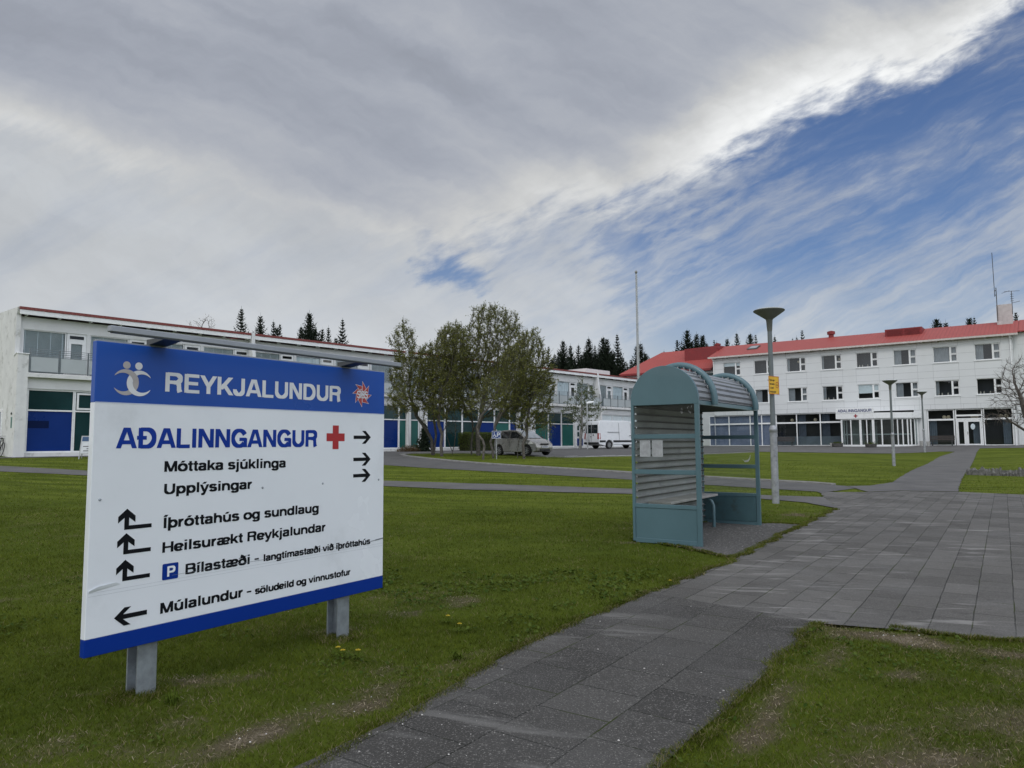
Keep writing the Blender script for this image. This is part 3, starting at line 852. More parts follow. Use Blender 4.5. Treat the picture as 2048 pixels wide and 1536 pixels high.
win_glass = glass('window_glass', (.84, .88, .90), 1.15)
rail_m = mat('railing_steel', (.20, .225, .235), .5, metal=.3, var=.1)
frost = mat('frosted_glass', (.42, .455, .46), .3, var=.06, scale=.6, spec=.5)
dark_metal = mat('dark_metal', (.045, .05, .05), .5, var=.2)
door_grey = mat('door_panel', (.45, .44, .40), .7, var=.08)

def metal_roof(name, col, yaw, pitch=.18, var=.12):
    m = bpy.data.materials.new(name); m.use_nodes = True
    k = NT(m.node_tree); k.n.clear()
    out = k.add('ShaderNodeOutputMaterial'); b = k.add('ShaderNodeBsdfPrincipled'); k.l.new(b.outputs[0], out.inputs[0])
    co = k.add('ShaderNodeTexCoord').outputs['Object']
    s = k.vm('DOT_PRODUCT', co, (math.sin(yaw), math.cos(yaw), 0))
    n = k.noise(co, .6, 6, .65)
    c = k.mix(n, tuple(q * (1 - var) for q in col), tuple(q * (1 + var) for q in col))
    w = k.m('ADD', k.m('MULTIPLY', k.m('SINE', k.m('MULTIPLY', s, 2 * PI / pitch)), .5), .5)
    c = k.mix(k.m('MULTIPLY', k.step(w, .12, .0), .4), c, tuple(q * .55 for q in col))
    k.l.new(c, b.inputs['Base Color']); b.inputs['Roughness'].default_value = .55
    bn = k.add('ShaderNodeBump'); bn.inputs['Strength'].default_value = .8; bn.inputs['Distance'].default_value = .02
    k.l.new(w, bn.inputs['Height']); k.l.new(bn.outputs[0], b.inputs['Normal'])
    return m

def wall(mb, fr, s0, s1, t0, t1, off, depth, holes):
    """front face with real openings and reveals"""
    S = sorted({s0, s1, *[h[0] for h in holes], *[h[1] for h in holes]})
    T = sorted({t0, t1, *[h[2] for h in holes], *[h[3] for h in holes]})
    S = [q for q in S if s0 <= q <= s1]; T = [q for q in T if t0 <= q <= t1]
    for a, b in zip(S, S[1:]):
        run = None
        for c, d in zip(T, T[1:]):
            m, n = (a + b) / 2, (c + d) / 2
            if any(h[0] < m < h[1] and h[2] < n < h[3] for h in holes): continue
            mb.face([fr(a, off, c), fr(b, off, c), fr(b, off, d), fr(a, off, d)])
    for a, b, c, d in holes:
        o2 = off + depth
        mb.face([fr(a, off, c), fr(a, o2, c), fr(a, o2, d), fr(a, off, d)])
        mb.face([fr(b, off, c), fr(b, off, d), fr(b, o2, d), fr(b, o2, c)])
        mb.face([fr(a, off, d), fr(b, off, d), fr(b, o2, d), fr(a, o2, d)])
        mb.face([fr(a, off, c), fr(a, o2, c), fr(b, o2, c), fr(b, off, c)])

def frame_bars(mb, fr, s0, s1, t0, t1, off, w=.07, d=.07, mull=(), trans=()):
    """rectangular frame; mull = vertical bars at s, trans = (s0, s1, t) horizontal bars"""
    mb.box(s0, s1, off, off + d, t0, t0 + w, fr); mb.box(s0, s1, off, off + d, t1 - w, t1, fr)
    mb.box(s0, s0 + w, off, off + d, t0 + w, t1 - w, fr); mb.box(s1 - w, s1, off, off + d, t0 + w, t1 - w, fr)
    for m in mull: mb.box(m - w / 2, m + w / 2, off, off + d, t0 + w, t1 - w, fr)
    for a, b, t in trans: mb.box(a, b, off + .002, off + d - .002, t - w / 2, t + w / 2, fr)

def pane(mb, fr, s0, s1, t0, t1, off):
    mb.face([fr(s0, off, t0), fr(s1, off, t0), fr(s1, off, t1), fr(s0, off, t1)])

# ================================================================== long two-storey building (left)
LF = Frame((-23.80, 34.70, 1.02), .7351)
roofL = metal_roof('red_roof_edge', (.20, .042, .034), .7351)
UNIT = 12.17
def long_building():
    b = thing('long_building', tuple(LF.O), 'long white two-storey building with blue and teal ground-floor panels and glass balconies', 'building')
    END = UNIT * 5
    # ---- body behind the facade
    mb = MB()
    mb.box(.02, END, 1.9, 13, -.8, 6.95, LF)
    mb.build('wall', white_wall, b)
    mb = MB()
    mb.box(.2, END - .2, 1.30, 1.895, -.5, 6.9, LF)
    mb.build('interior', dark_room, b)
    # upper recessed wall with openings
    mb = MB(); holes = []
    for u in range(5):
        for i in range(4):
            s = u * UNIT + .16 + i * 3.02
            holes.append((s, s + 2.86, 4.16, 6.36))
    wall(mb, LF, .0, END, 4.13, 6.98, .8, .12, holes)
    mb.build('wall', white_wall, b)
    # ground floor lintel band, plinth
    mb = MB()
    mb.box(.02, END, .22, 1.29, 3.36, 3.895, LF)
    mb.build('lintel', white_wall, b)
    mb = MB()
    mb.box(.02, END, .20, 1.28, -.8, .20, LF)
    mb.build('plinth', stain_wall, b)
    for u in range(5):
        s0 = u * UNIT
        # roof + fascia
        mb = MB(); a, e = s0 + .06, s0 + UNIT - .2
        if u == 0: a = -.12
        mb.hexa([LF(a, .36, 7.26), LF(e, .36, 7.26), LF(e, 13.3, 7.75), LF(a, 13.3, 7.75), LF(a, .36, 7.40), LF(e, .36, 7.40), LF(e, 13.3, 7.89), LF(a, 13.3, 7.89)])
        rf = mb.build('roof', roofL, b)
        mb = MB(); mb.box(a + .01, e - .01, .385, .43, 7.03, 7.257, LF)
        mb.build('fascia', white_frame, rf)
        mb = MB(); mb.box(a + .02, e - .02, .431, .86, 7.10, 7.14, LF)
        n = 9
        for i in range(n):
            q = a + .3 + (e - a - .5) * i / (n - 1)
            mb.box(q, q + .07, .45, .80, 6.98, 7.10, LF)
        mb.build('soffit', soffit_m, rf)
        # balcony slab
        mb = MB(); mb.box(s0 + .25, s0 + UNIT - .18, -.04, .79, 3.90, 4.12, LF)
        mb.build('balcony', stain_wall, b, bevel=.015, seg=1)
        # railing
        mb = MB(); r0, r1 = s0 + .30, s0 + UNIT - .22
        n = 9
        P = [r0 + (r1 - r0) * i / n for i in range(n + 1)]
        for t in (5.30, 5.20, 5.10, 5.0): mb.box(r0, r1, .02, .045, t - .012, t + .012, LF)
        for q in P:
            mb.box(q - .03, q - .008, .01, .06, 4.05, 5.31, LF); mb.box(q + .008, q + .03, .01, .06, 4.05, 5.31, LF)
        mb.box(r0, r1, .02, .045, 4.18, 4.205, LF); mb.box(r0, r1, .02, .045, 4.925, 4.95, LF)
        rl = mb.build('railing', rail_m, b)
        mb = MB()
        for q0, q1 in zip(P, P[1:]):
            mb.box(q0 + .06, q1 - .06, .028, .038, 4.21, 4.92, LF)
        mb.build('glass_panel', frost, rl)
        # windows and balcony doors upstairs
        for i in range(4):
            s = s0 + .16 + i * 3.02
            mb = MB(); frame_bars(mb, LF, s, s + 1.92, 4.16, 6.36, .855, .05, .06)
            w = mb.build('window', white_frame, b)
            mb = MB(); pane(mb, LF, s + .05, s + 1.87, 4.21, 6.31, .89); mb.build('pane', win_glass, w)
            mb = MB()
            if (i + u) % 3 != 2 or u == 0:
                for j in range(46):
                    t = 4.24 + j * .045
                    mb.face([LF(s + .06, .955, t), LF(s + 1.86, .955, t), LF(s + 1.86, .925, t + .036), LF(s + .06, .925, t + .036)])
                for q in (.1, .65, 1.22, 1.75): mb.box(s + q, s + q + .025, .918, .922, 4.24, 6.31, LF)
                mb.build('blind', blind_m, w)
            else:
                for j in range(14):
                    q = s + .06 + j * 1.8 / 14
                    mb.face([LF(q, .95 + .03 * (j % 2), 4.22), LF(q + 1.8 / 14, .95 + .03 * ((j + 1) % 2), 4.22), LF(q + 1.8 / 14, .95 + .03 * ((j + 1) % 2), 6.3), LF(q, .95 + .03 * (j % 2), 6.3)])
                mb.build('curtain', blind_m, w)
            d0, d1 = s + 1.95, s + 2.86
            mb = MB()
            frame_bars(mb, LF, d0, d1, 4.16, 6.36, .85, .07, .07, trans=[(d0 + .07, d1 - .07, 5.98)])
            frame_bars(mb, LF, d0 + .075, d1 - .075, 4.235, 5.94, .838, .12, .05)
            frame_bars(mb, LF, d0 + .075, d1 - .075, 6.02, 6.285, .842, .045, .05)
            dr = mb.build('balcony_door', white_frame, b)
            mb = MB(); pane(mb, LF, d0 + .18, d1 - .18, 4.34, 5.84, .875); pane(mb, LF, d0 + .11, d1 - .11, 6.06, 6.25, .875)
            mb.build('pane', win_glass, dr)
            mb = MB()
            for j in range(32):
                t = 4.36 + j * .046
                mb.face([LF(d0 + .19, .955, t), LF(d1 - .19, .955, t), LF(d1 - .19, .93, t + .034), LF(d0 + .19, .93, t + .034)])
            if (u + i) % 2 == 0: mb.build('blind', blind_m, dr)
        # party wall fins, raked outwards at the foot
        if u > 0:
            mb = MB()
            prof = [(.80, 4.13), (.10, 4.13), (.06, 5.05), (.30, 6.6), (.34, 7.46), (.80, 7.46)]
            mb.prism([LF(s0 - .17, o, t) for o, t in prof], [LF(s0 + .04, o, t) for o, t in prof])
            if u >= 2:
                mb.box(s0 - .165, s0 + .035, -.03, .78, -.4, 3.895, LF)
            mb.build('fin_wall', white_wall, b)
    # end wall on the near side
    mb = MB()
    prof = [(13, -.8), (.0, -.8), (-.02, 5.02), (.24, 5.06), (.62, 4.93), (.60, 7.0), (.45, 7.37), (13, 7.82)]
    mb.prism([LF(-.20, o, t) for o, t in prof], [LF(.0, o, t) for o, t in prof])
    mb.box(-.18, .26, .003, .20, -.8, 5.02, LF)
    ew = mb.build('end_wall', stain_wall, b)
    mb = MB(); mb.prism([LF(-.23, o, t) for o, t in [(-.05, 5.021), (.24, 5.061), (.66, 4.931), (.66, 4.97), (.24, 5.10), (-.05, 5.06)]], [LF(.28, o, t) for o, t in [(-.05, 5.021), (.24, 5.061), (.66, 4.931), (.66, 4.97), (.24, 5.10), (-.05, 5.06)]])
    mb.build('coping', white_frame, ew)
    # window in the end wall (seen from the side)
    EF = Frame(tuple(LF(-.20, 0, 0)), .7351 - PI / 2)
    EF.d = -LF.n.copy(); EF.n = -LF.d.copy()
    mb = MB(); frame_bars(mb, EF, 2.25, 4.6, .35, 2.36, -.04, .09, .05, mull=(3.4,), trans=[(2.34, 4.5, 1.1)])
    w = mb.build('window', white_frame, b)
    mb = MB(); pane(mb, EF, 2.3, 4.55, .4, 2.3, -.012); mb.build('pane', mat('pale_pane', (.30, .34, .35), .08, var=.2, scale=.9), w)
    mb = MB(); mb.lathe([(.06, 0), (.06, .035), (.02, .05)], (0, 0, 0), 12, lambda x, y, z: EF(.55 + x, -z, 2.12 + y))
    mb.build('wall_lamp', dark_metal, b)
    mb = MB(); mb.box(.44, .62, -.02, -.002, 1.42, 1.95, EF); mb.build('notice', mat('green_notice', (.10, .22, .19), .6), b)
    # ---- ground floor bays
    A, Bp, D, T, G = 'blue', 'teal', 'dark', 'mid', 'glass'
    units = [
        (0.33, [('x', 2.07, A), ('x', 1.15, 'vent'), ('x', 1.9, A), ('x', 1.9, Bp), ('x', 1.9, A), ('x', 1.9, Bp)], 'none'),
        (13.85, [('x', 1.93, Bp)] + [('x', 1.93, q) for q in (A, Bp, Bp, A, Bp)], 'door'),
        (26.17, [('x', 1.86, q) for q in (A, D, D, A, Bp, A)], 'door'),
        (38.80, [('x', 1.9, q) for q in (Bp, A, Bp)], 'lowdoor'),
        (49.0, [('x', 1.9, 'blind') for q in range(6)], 'none')]
    for s0, bays, extra in units:
        s = s0
        tot = sum(q[1] for q in bays)
        for i, (_, w, kind) in enumerate(bays):
            a, e = s + .05, s + w - .03
            mb = MB(); frame_bars(mb, LF, s, s + w + .02 if i < len(bays) - 1 else s + w, .205, 3.355, .29, .075, .10 - .004 * (i % 2), trans=[(s + .075, s + w - .06, 2.30)])
            if kind == 'vent': frame_bars(mb, LF, s + .12, s + w - .1, 2.38, 3.24, .27, .09, .06)
            fm = mb.build('window', white_frame, b)
            mb = MB(); pane(mb, LF, a, e, 2.34, 3.30, .345)
            up = mb.build('pane', dark_teal if kind != 'blind' else blind_m, fm)
            mb = MB(); pane(mb, LF, a, e, .27, 2.27, .345)
            mt = {A: blue_panel, Bp: teal_panel, D: dark_teal, 'vent': dark_teal, 'blind': blind_m}[kind]
            nm = {A: 'panel', Bp: 'panel', D: 'pane', 'vent': 'pane', 'blind': 'blind'}[kind]
            pn = mb.build(nm, mt, fm)
            if i == 0 and s0 < 1:
                mb = MB(); mb.box(s + .06, s + 1.0, .336, .343, 1.42, 1.78, LF)
                mb.build('name_plate', mat('navy_plate', (.002, .010, .055), .5, spec=.1), fm)
            s += w
        # piers left over between units
    for p0, p1 in ((11.25, 13.8), (25.47, 26.14), (37.36, 38.78), (44.52, 46.9), (47.0, 48.9)):
        mb = MB(); mb.box(p0, p1, .24, .45, .205, 3.355, LF); mb.build('pier', white_wall, b)
    for s in (25.5, 37.6, 44.75):
        mb = MB(); frame_bars(mb, LF, s, s + (.6 if s < 30 else 1.0), .22, 2.42, .20, .06, .05)
        if s > 40:
            mb.box(s + .06, s + .94, .21, .245, .30, 1.02, LF)
        d = mb.build('side_door', white_frame, b)
        mb = MB()
        if s > 40:
            for t in (1.15, 1.75): mb.box(s + .18, s + .45, .205, .215, t, t + .42, LF)
            mb.build('pane', dark_teal, d)
            mb = MB(); mb.box(s + .1, s + .98, .19, .208, .28, .98, LF); mb.build('panel', blue_panel, d)
        else:
            mb.box(s + .07, s + .52, .215, .238, .3, 2.35, LF); mb.build('door_leaf', door_grey, d)
    # rainwater stain strip and roof plant
    mb = MB(); mb.box(53, 57.5, 5.0, 7.5, 7.4, 8.6, LF); mb.build('plant_room', white_wall, b)
    for s in (12.05, 24.2, 36.4):
        mb = MB(); mb.tube([LF(s, .16, .1), LF(s, .16, 3.88)], .045, 8); mb.build('drainpipe', white_frame, b)
long_building()

# ================================================================== three-storey building (right)
RF = Frame((21.383, 75.953, 1.15), 2.2239)
roofR = metal_roof('red_corrugated_roof', (.33, .060, .050), 2.2239, .3)
dark_red = mat('dark_red_cladding', (.20, .014, .016), .5, var=.12, scale=2)
RL = 26.2
def main_building():
    b = thing('main_building', tuple(RF.O), 'white three-storey main building with red metal roof and glazed ground floor', 'building')
    wins3 = [(1.10, 'blindtop'), (4.36, 'open'), (7.60, 'lampcurtain'), (10.88, 'grey'), (14.02, 'plain'), (17.17, 'curtl'), (20.34, 'curtfull'), (23.47, 'curtl')]
    wins2 = [(1.10, 'plain'), (4.40, 'curtl'), (7.64, 'curtl'), (10.90, 'curtthin'), (14.05, 'blindhalf'), (17.22, 'curtl'), (20.37, 'curtthin'), (23.48, 'plain')]
    holes = [(s, s + 1.86, 7.33, 8.72) for s, _ in wins3] + [(s, s + 1.86, 4.37, 5.73) for s, _ in wins2]
    mb = MB(); wall(mb, RF, 0, RL, 3.19, 9.36, 0, .16, holes)
    # ends of the front slab
    mb.face([RF(0, 0, -.5), RF(0, 1.6, -.5), RF(0, 1.6, 9.36), RF(0, 0, 9.36)]); mb.face([RF(RL, 0, -.5), RF(RL, 0, 9.36), RF(RL, 1.6, 9.36), RF(RL, 1.6, -.5)])
    mb.build('wall', white_clad, b)
    mb = MB(); mb.box(.003, RL - .003, 1.6, 11, -.8, 9.30, RF); mb.build('wall', white_clad, b)
    mb = MB(); mb.box(.02, RL - .02, .9, 1.59, 3.3, 9.2, RF); mb.build('interior', grey_room, b)
    mb = MB(); mb.box(.02, RL - .02, 1.2, 1.59, -.4, 3.2, RF); mb.build('interior', dark_room, b)
    mb = MB(); mb.box(.02, RL - .02, .10, 1.58, 3.17, 3.28, RF); mb.build('ceiling', grey_room, b)
    # joints of the cladding boards
    mb = MB()
    def hline(t, s0=0, s1=RL):
        segs = [(s0, s1)]
        for h in holes:
            if h[2] - .02 < t < h[3] + .02:
                ns = []
                for a, c in segs:
                    if h[0] > a and h[1] < c: ns += [(a, h[0] - .04), (h[1] + .04, c)]
                    else: ns.append((a, c))
                segs = ns
        for a, c in segs: mb.box(a, c, -.0035, .002, t - .009, t + .009, RF)
    for t in (8.98, 8.05, 7.18, 6.58, 6.0, 5.05, 4.14, 3.62): hline(t)
    vs = sorted({round(s - .05, 2) for s, _ in wins3} | {round(s + 1.91, 2) for s, _ in wins3})
    for s in vs:
        for t0, t1 in ((8.75, 9.35), (5.78, 7.26), (3.2, 4.3)): mb.box(s - .008, s + .008, -.0028, .002, t0, t1, RF)
    for s in np.arange(1.2, RL, 1.25): mb.box(s - .008, s + .008, -.0022, .002, 3.2, 3.62, RF)
    mb.build('panel_joints', joint_m, b)
    # upper windows
    def upwin(s, t0, t1, kind):
        m = s + 1.86 * .70
        mb = MB(); frame_bars(mb, RF, s, s + 1.86, t0, t1, .085, .05, .07, mull=(m,), trans=[(m, s + 1.81, (t0 + t1) / 2)])
        mb.box(m - .055, m + .055, .075, .15, t0 + .05, t1 - .05, RF)
        op = kind == 'open'
        for q0, q1 in (((t0 + t1) / 2 + .04, t1 - .06), (t0 + .06, (t0 + t1) / 2 - .04)):
            frame_bars(mb, RF, m + .06, s + 1.80, q0, q1, .07 if not op else .03, .035, .05)
        w = mb.build('window', white_frame, b)
        mb = MB(); pane(mb, RF, s + .05, s + 1.81, t0 + .05, t1 - .05, .125); mb.build('pane', win_glass, w)
        mb = MB(); mb.box(s - .06, s + 1.92, -.06, .05, t0 - .07, t0 - .004, RF); mb.build('sill', white_frame, w)
        mb = MB()
        def cur(a, e, n):
            for j in range(n):
                q0, q1 = a + (e - a) * j / n, a + (e - a) * (j + 1) / n
                mb.face([RF(q0, .22 + .05 * (j % 2), t0 + .05), RF(q1, .22 + .05 * ((j + 1) % 2), t0 + .05), RF(q1, .22 + .05 * ((j + 1) % 2), t1 - .05), RF(q0, .22 + .05 * (j % 2), t1 - .05)])
        def lamp(a, t, r):
            mb.lathe([(r * math.sin(q), -r * math.cos(q)) for q in np.linspace(.05, PI - .05, 8)], tuple(RF(a, .6, t)), 12)
        nm, mt = None, curtain
        if kind == 'curtl': cur(s + .06, s + .62, 9); cur(s + 1.36, s + 1.78, 5); nm = 'curtain'
        elif kind == 'curtthin': cur(s + .06, s + .30, 5); nm = 'curtain'
        elif kind == 'curtfull': cur(s + .06, s + 1.2, 16); cur(s + 1.36, s + 1.78, 6); nm = 'curtain'
        elif kind == 'lampcurtain': cur(s + .06, s + .26, 4); nm = 'curtain'
        elif kind == 'blindtop': mb.box(s + .06, m - .06, .18, .19, t1 - .40, t1 - .05, RF); mb.box(m + .06, s + 1.8, .18, .19, t1 - .38, t1 - .05, RF); nm = 'blind'
        elif kind == 'blindhalf': mb.box(s + .06, m - .06, .18, .19, t1 - .84, t1 - .05, RF); mb.box(m + .06, s + 1.8, .18, .19, t1 - .7, t1 - .05, RF); nm = 'blind'
        elif kind == 'grey': cur(s + .06, s + .2, 3); nm = 'curtain'
        if nm: mb.build(nm, mt if nm == 'curtain' else blind_m, w)
        if kind in ('lampcurtain', 'grey'):
            mb = MB(); lamp(s + (1.02 if kind == 'lampcurtain' else 1.55), t1 - .38, .12); mb.build('globe_lamp', globe_m, w, smooth=True)
        if kind in ('plain', 'curtthin'):
            mb = MB()
            for q in (.25, .5, .95): mb.lathe([(.05, 0), (.06, .12), (.02, .22)], tuple(RF(s + q, .2, t0 + .05)), 8)
            mb.build('ornaments', mat('ornament', (.35, .33, .28), .7, var=.4), w)
    for s, kd in wins3: upwin(s, 7.33, 8.72, kd)
    for s, kd in wins2: upwin(s, 4.37, 5.73, kd)
    # ground-floor glazing
    def gwin(s0, s1, muls, kind, t0=-.02, t1=3.18, tr=2.27):
        mb = MB(); frame_bars(mb, RF, s0, s1, t0, t1, .13, .09, .10, mull=muls)
        edges = [s0] + list(muls) + [s1]
        for i, (a, e) in enumerate(zip(edges, edges[1:])): mb.box(a + .046, e - .046, .135, .225, tr - .075, tr + .075, RF)
        w = mb.build('shopfront', white_frame, b)
        mb = MB(); pane(mb, RF, s0 + .05, s1 - .05, t0 + .05, t1 - .05, .18); mb.build('pane', win_glass, w)
        mb = MB()
        if kind == 'blue':
            mb.box(s0 + .06, s1 - .06, .30, .31, t0 + .1, t1 - .1, RF); mb.build('blind', mat('blue_blind', (.16, .19, .27), .8, var=.2, scale=1.5), w)
        elif kind == 'film':
            mb.box(s0 + .06, s1 - .06, .19, .195, t0 + .1, .92, RF); mb.build('window_film', mat('grey_film', (.10, .125, .145), .4, var=.25, scale=1.2), w)
            mb = MB()
            for a in muls[:-1] + muls[-1:]:
                mb.lathe([(.17 * math.sin(q), -.17 * math.cos(q)) for q in np.linspace(.05, PI - .05, 8)], tuple(RF(a - .6, .75, 2.55)), 12)
            mb.build('globe_lamp', globe_m, w, smooth=True)
            mb = MB()
            for a in muls:
                for j in range(8):
                    q0 = a + .1 + j * .09
                    mb.face([RF(q0, .4 + .06 * (j % 2), .2), RF(q0 + .09, .4 + .06 * ((j + 1) % 2), .2), RF(q0 + .09, .4 + .06 * ((j + 1) % 2), 3.1), RF(q0, .4 + .06 * (j % 2), 3.1)])
            mb.build('curtain', mat('dark_curtain', (.06, .075, .10), .9, var=.2), w)
        elif kind == 'dark':
            for a in (s0 + 1.25, s1 - .5):
                mb.lathe([(.17 * math.sin(q), -.17 * math.cos(q)) for q in np.linspace(.05, PI - .05, 8)], tuple(RF(a, .75, 2.5)), 12)
            mb.build('globe_lamp', globe_m, w, smooth=True)
            mb = MB()
            for a in ((s0 + .12,) if s0 < 21 else (s1 - .75,)):
                for j in range(7):
                    q0 = a + j * .08
                    mb.face([RF(q0, .4 + .06 * (j % 2), .1), RF(q0 + .08, .4 + .06 * ((j + 1) % 2), .1), RF(q0 + .08, .4 + .06 * ((j + 1) % 2), 2.2), RF(q0, .4 + .06 * (j % 2), 2.2)])
            mb.build('curtain', mat('blue_grey_curtain', (.10, .125, .15), .9, var=.2), w)
        return w
    gwin(-.66, 6.22, (1.50, 3.72, 4.9), 'blue')
    gwin(6.32, 12.62, (8.34, 10.55), 'film')
    gwin(19.62, 21.70, (), 'dark')
    gwin(23.80, 25.92, (), 'dark')
    gwin(21.75, 23.76, (), 'dark', t0=2.27, tr=2.6)
    for a, e in ((6.222, 6.318), (18.6, 19.6), (25.93, RL)):
        mb = MB(); mb.box(a, e, .05, .5, -.5, 3.188, RF); mb.build('pier', white_clad, b)
    mb = MB(); mb.box(-.75, RL, .12, .9, -.6, -.025, RF); mb.build('wall', white_clad, b)
    # double door
    mb = MB()
    frame_bars(mb, RF, 21.76, 23.75, .0, 2.26, .12, .10, .10, mull=(22.52,))
    frame_bars(mb, RF, 21.87, 22.46, .03, 2.15, .10, .10, .08); frame_bars(mb, RF, 22.58, 23.64, .03, 2.15, .10, .11, .08)
    d = mb.build('entrance_door', white_frame, b)
    mb = MB(); pane(mb, RF, 21.92, 22.4, .1, 2.1, .16); pane(mb, RF, 22.65, 23.58, .1, 2.1, .16); mb.build('pane', win_glass, d)
    mb = MB(); mb.box(22.62, 22.645, .06, .1, .95, 1.2, RF); mb.build('handle', dark_metal, d)
    mb = MB(); mb.prism([RF(23.02 + .17 * math.sin(q), .152, 1.62 + .26 * math.cos(q)) for q in np.linspace(0, 2 * PI, 13)[:-1]], [RF(23.02 + .17 * math.sin(q), .156, 1.62 + .26 * math.cos(q)) for q in np.linspace(0, 2 * PI, 13)[:-1]])
    mb.build('notice', mat('pale_notice', (.55, .62, .66), .6), d)
    # dark recess right of the drum
    mb = MB(); mb.box(18.9, 19.55, .06, .4, -.4, 2.45, RF); mb.build('recess', dark_room, b)
    # roof: main slope, ridge, back slope
    mb = MB()
    def slope(s0, s1, o0, t0, o1, t1, th=.10):
        mb.hexa([RF(s0, o0, t0), RF(s1, o0, t0), RF(s1, o1, t1), RF(s0, o1, t1), RF(s0, o0, t0 + th), RF(s1, o0, t0 + th), RF(s1, o1, t1 + th), RF(s0, o1, t1 + th)])
    slope(-.35, RL + .4, -.42, 9.30, 4.3, 10.95); slope(-.35, RL + .4, 4.302, 10.95, 11.4, 8.6)
    rf = mb.build('roof', roofR, b)
    mb = MB()
    mb.box(-.36, RL + .42, -.52, -.425, 9.22, 9.38, RF)
    for i in range(22): mb.box(.3 + i * 1.2, .36 + i * 1.2, -.40, 0, 9.14, 9.26, RF)
    mb.build('gutter', mat('gutter', (.55, .50, .47), .6, var=.1), rf)
    # chimney with antennas
    mb = MB(); mb.box(25.05, 26.2, 3.2, 4.3, 10.2, 12.45, RF); ch = mb.build('chimney', mat('pinkish_chimney', (.50, .475, .465), .85, var=.12, scale=3, dirt=(.3, .27, .26), dscale=4, damt=.5), rf)
    mb = MB(); mb.tube([RF(25.12, 3.1, 11.0), RF(25.12, 3.1, 14.0)], .035, 6); mb.tube([RF(25.0, 3.1, 13.2), RF(24.98, 3.1, 17.2)], .028, 6)
    mb.box(24.98, 25.14, 3.05, 3.12, 13.3, 13.36, RF); mb.box(24.98, 25.14, 3.05, 3.12, 13.7, 13.76, RF)
    mb.tube([RF(26.22, 3.3, 11.5), RF(26.22, 3.3, 13.6)], .03, 6)
    mb.tube([RF(25.7, 3.0, 13.55), RF(26.8, 3.7, 13.6)], .018, 5); mb.tube([RF(25.5, 3.5, 13.5), RF(26.1, 3.1, 13.6)], .015, 5); mb.tube([RF(26.22, 3.3, 12.5), RF(26.8, 3.3, 12.62)], .02, 5)
    for i in range(4): mb.tube([RF(26.12, 3.3, 12.7 + .2 * i), RF(26.36, 3.3, 12.7 + .2 * i)], .02, 5)
    mb.build('antenna', dark_metal, ch)
    # roof vent dormers
    mb = MB(); mb.box(16.2, 19.3, 2.2, 4.6, 10.0, 11.0, RF); v = mb.build('vent_dormer', dark_red, rf)
    mb = MB()
    for i in range(7): mb.box(16.35, 17.7, 2.15, 2.198, 10.25 + i * .1, 10.3 + i * .1, RF); mb.box(17.85, 19.1, 2.15, 2.198, 10.25 + i * .1, 10.3 + i * .1, RF)
    mb.build('louvres', dark_red, v)
    mb = MB(); mb.lathe([(.25, 0), (.25, .45), (.38, .47), (.38, .75), (.05, .85)], tuple(RF(10.9, 4.3, 10.85)), 14); mb.build('roof_vent', dark_red, rf)
    mb = MB(); mb.lathe([(.22, 0), (.22, .3), (.34, .32), (.34, .5), (.05, .6)], tuple(RF(-1.2, 4.6, 10.95)), 14); mb.build('roof_vent', dark_red, rf)
    def slp(s, o, h): return RF(s, o, 9.40 + (o + .42) * .3496 + h)
    mb = MB(); mb.hexa([slp(3.1, 1.6, 0), slp(4.15, 1.6, 0), slp(4.15, 2.9, 0), slp(3.1, 2.9, 0), slp(3.1, 1.6, .1), slp(4.15, 1.6, .1), slp(4.15, 2.9, .1), slp(3.1, 2.9, .1)])
    sk = mb.build('skylight', dark_metal, rf)
    mb = MB(); mb.face([slp(3.22, 1.75, .106), slp(4.03, 1.75, .106), slp(4.03, 2.75, .106), slp(3.22, 2.75, .106)]); mb.build('pane', mat('sky_pane', (.30, .32, .33), .05, spec=.8), sk)
    # downpipes
    mb = MB(); mb.tube([RF(RL - .15, -.45, 9.2), RF(RL - .15, -.08, 8.9), RF(RL - .15, -.08, 0)], .05, 8); mb.build('drainpipe', white_frame, b)
    mb = MB(); mb.tube([RF(.1, -.45, 9.2), RF(.1, -.08, 8.9), RF(.1, -.08, 3.3)], .045, 8); mb.build('drainpipe', white_frame, b)
    # left wing, set back, with a lower eave and its own glazing
    mb = MB(); mb.box(-11.0, -.02, 1.3, 8.5, -.8, 8.15, RF); mb.build('wall', white_clad, b)
    mb = MB()
    slope(-11.3, -.36, .55, 8.25, 4.3, 10.90); slope(-8.2, -.36, 4.302, 10.90, 8.8, 8.4)
    mb2 = mb; mb = MB()
    # hipped left end of the wing roof
    a = .10
    pts = [RF(-11.6, .55, 8.25), RF(-.36, .55, 8.25), RF(-.36, 4.3, 10.9), RF(-7.9, 4.3, 10.9)]
    mb.hexa(pts + [p + Vector((0, 0, a)) for p in pts])
    pts = [RF(-.36, 4.302, 10.9), RF(-.36, 8.8, 8.2), RF(-11.6, 8.8, 8.2), RF(-7.9, 4.302, 10.9)]
    mb.hexa(pts + [p + Vector((0, 0, a)) for p in pts])
    mb.face([RF(-11.6, .55, 8.3), RF(-7.9, 4.3, 10.99), RF(-11.6, 8.8, 8.3)])
    wr = mb.build('roof', roofR, b)
    mb = MB()
    mb.hexa([RF(-4.15, 2.2, 9.4), RF(-.30, 2.2, 9.4), RF(-.30, 4.5, 9.4), RF(-4.15, 4.5, 9.4), RF(-4.15, 2.2, 10.85), RF(-.30, 2.2, 10.95), RF(-.30, 4.5, 11.1), RF(-4.15, 4.5, 11.1)])
    mb.build('dormer', dark_red, wr)
    mb = MB(); mb.box(-11.4, -.4, .50, .56, 8.12, 8.34, RF); mb.build('gutter', dark_red, wr)
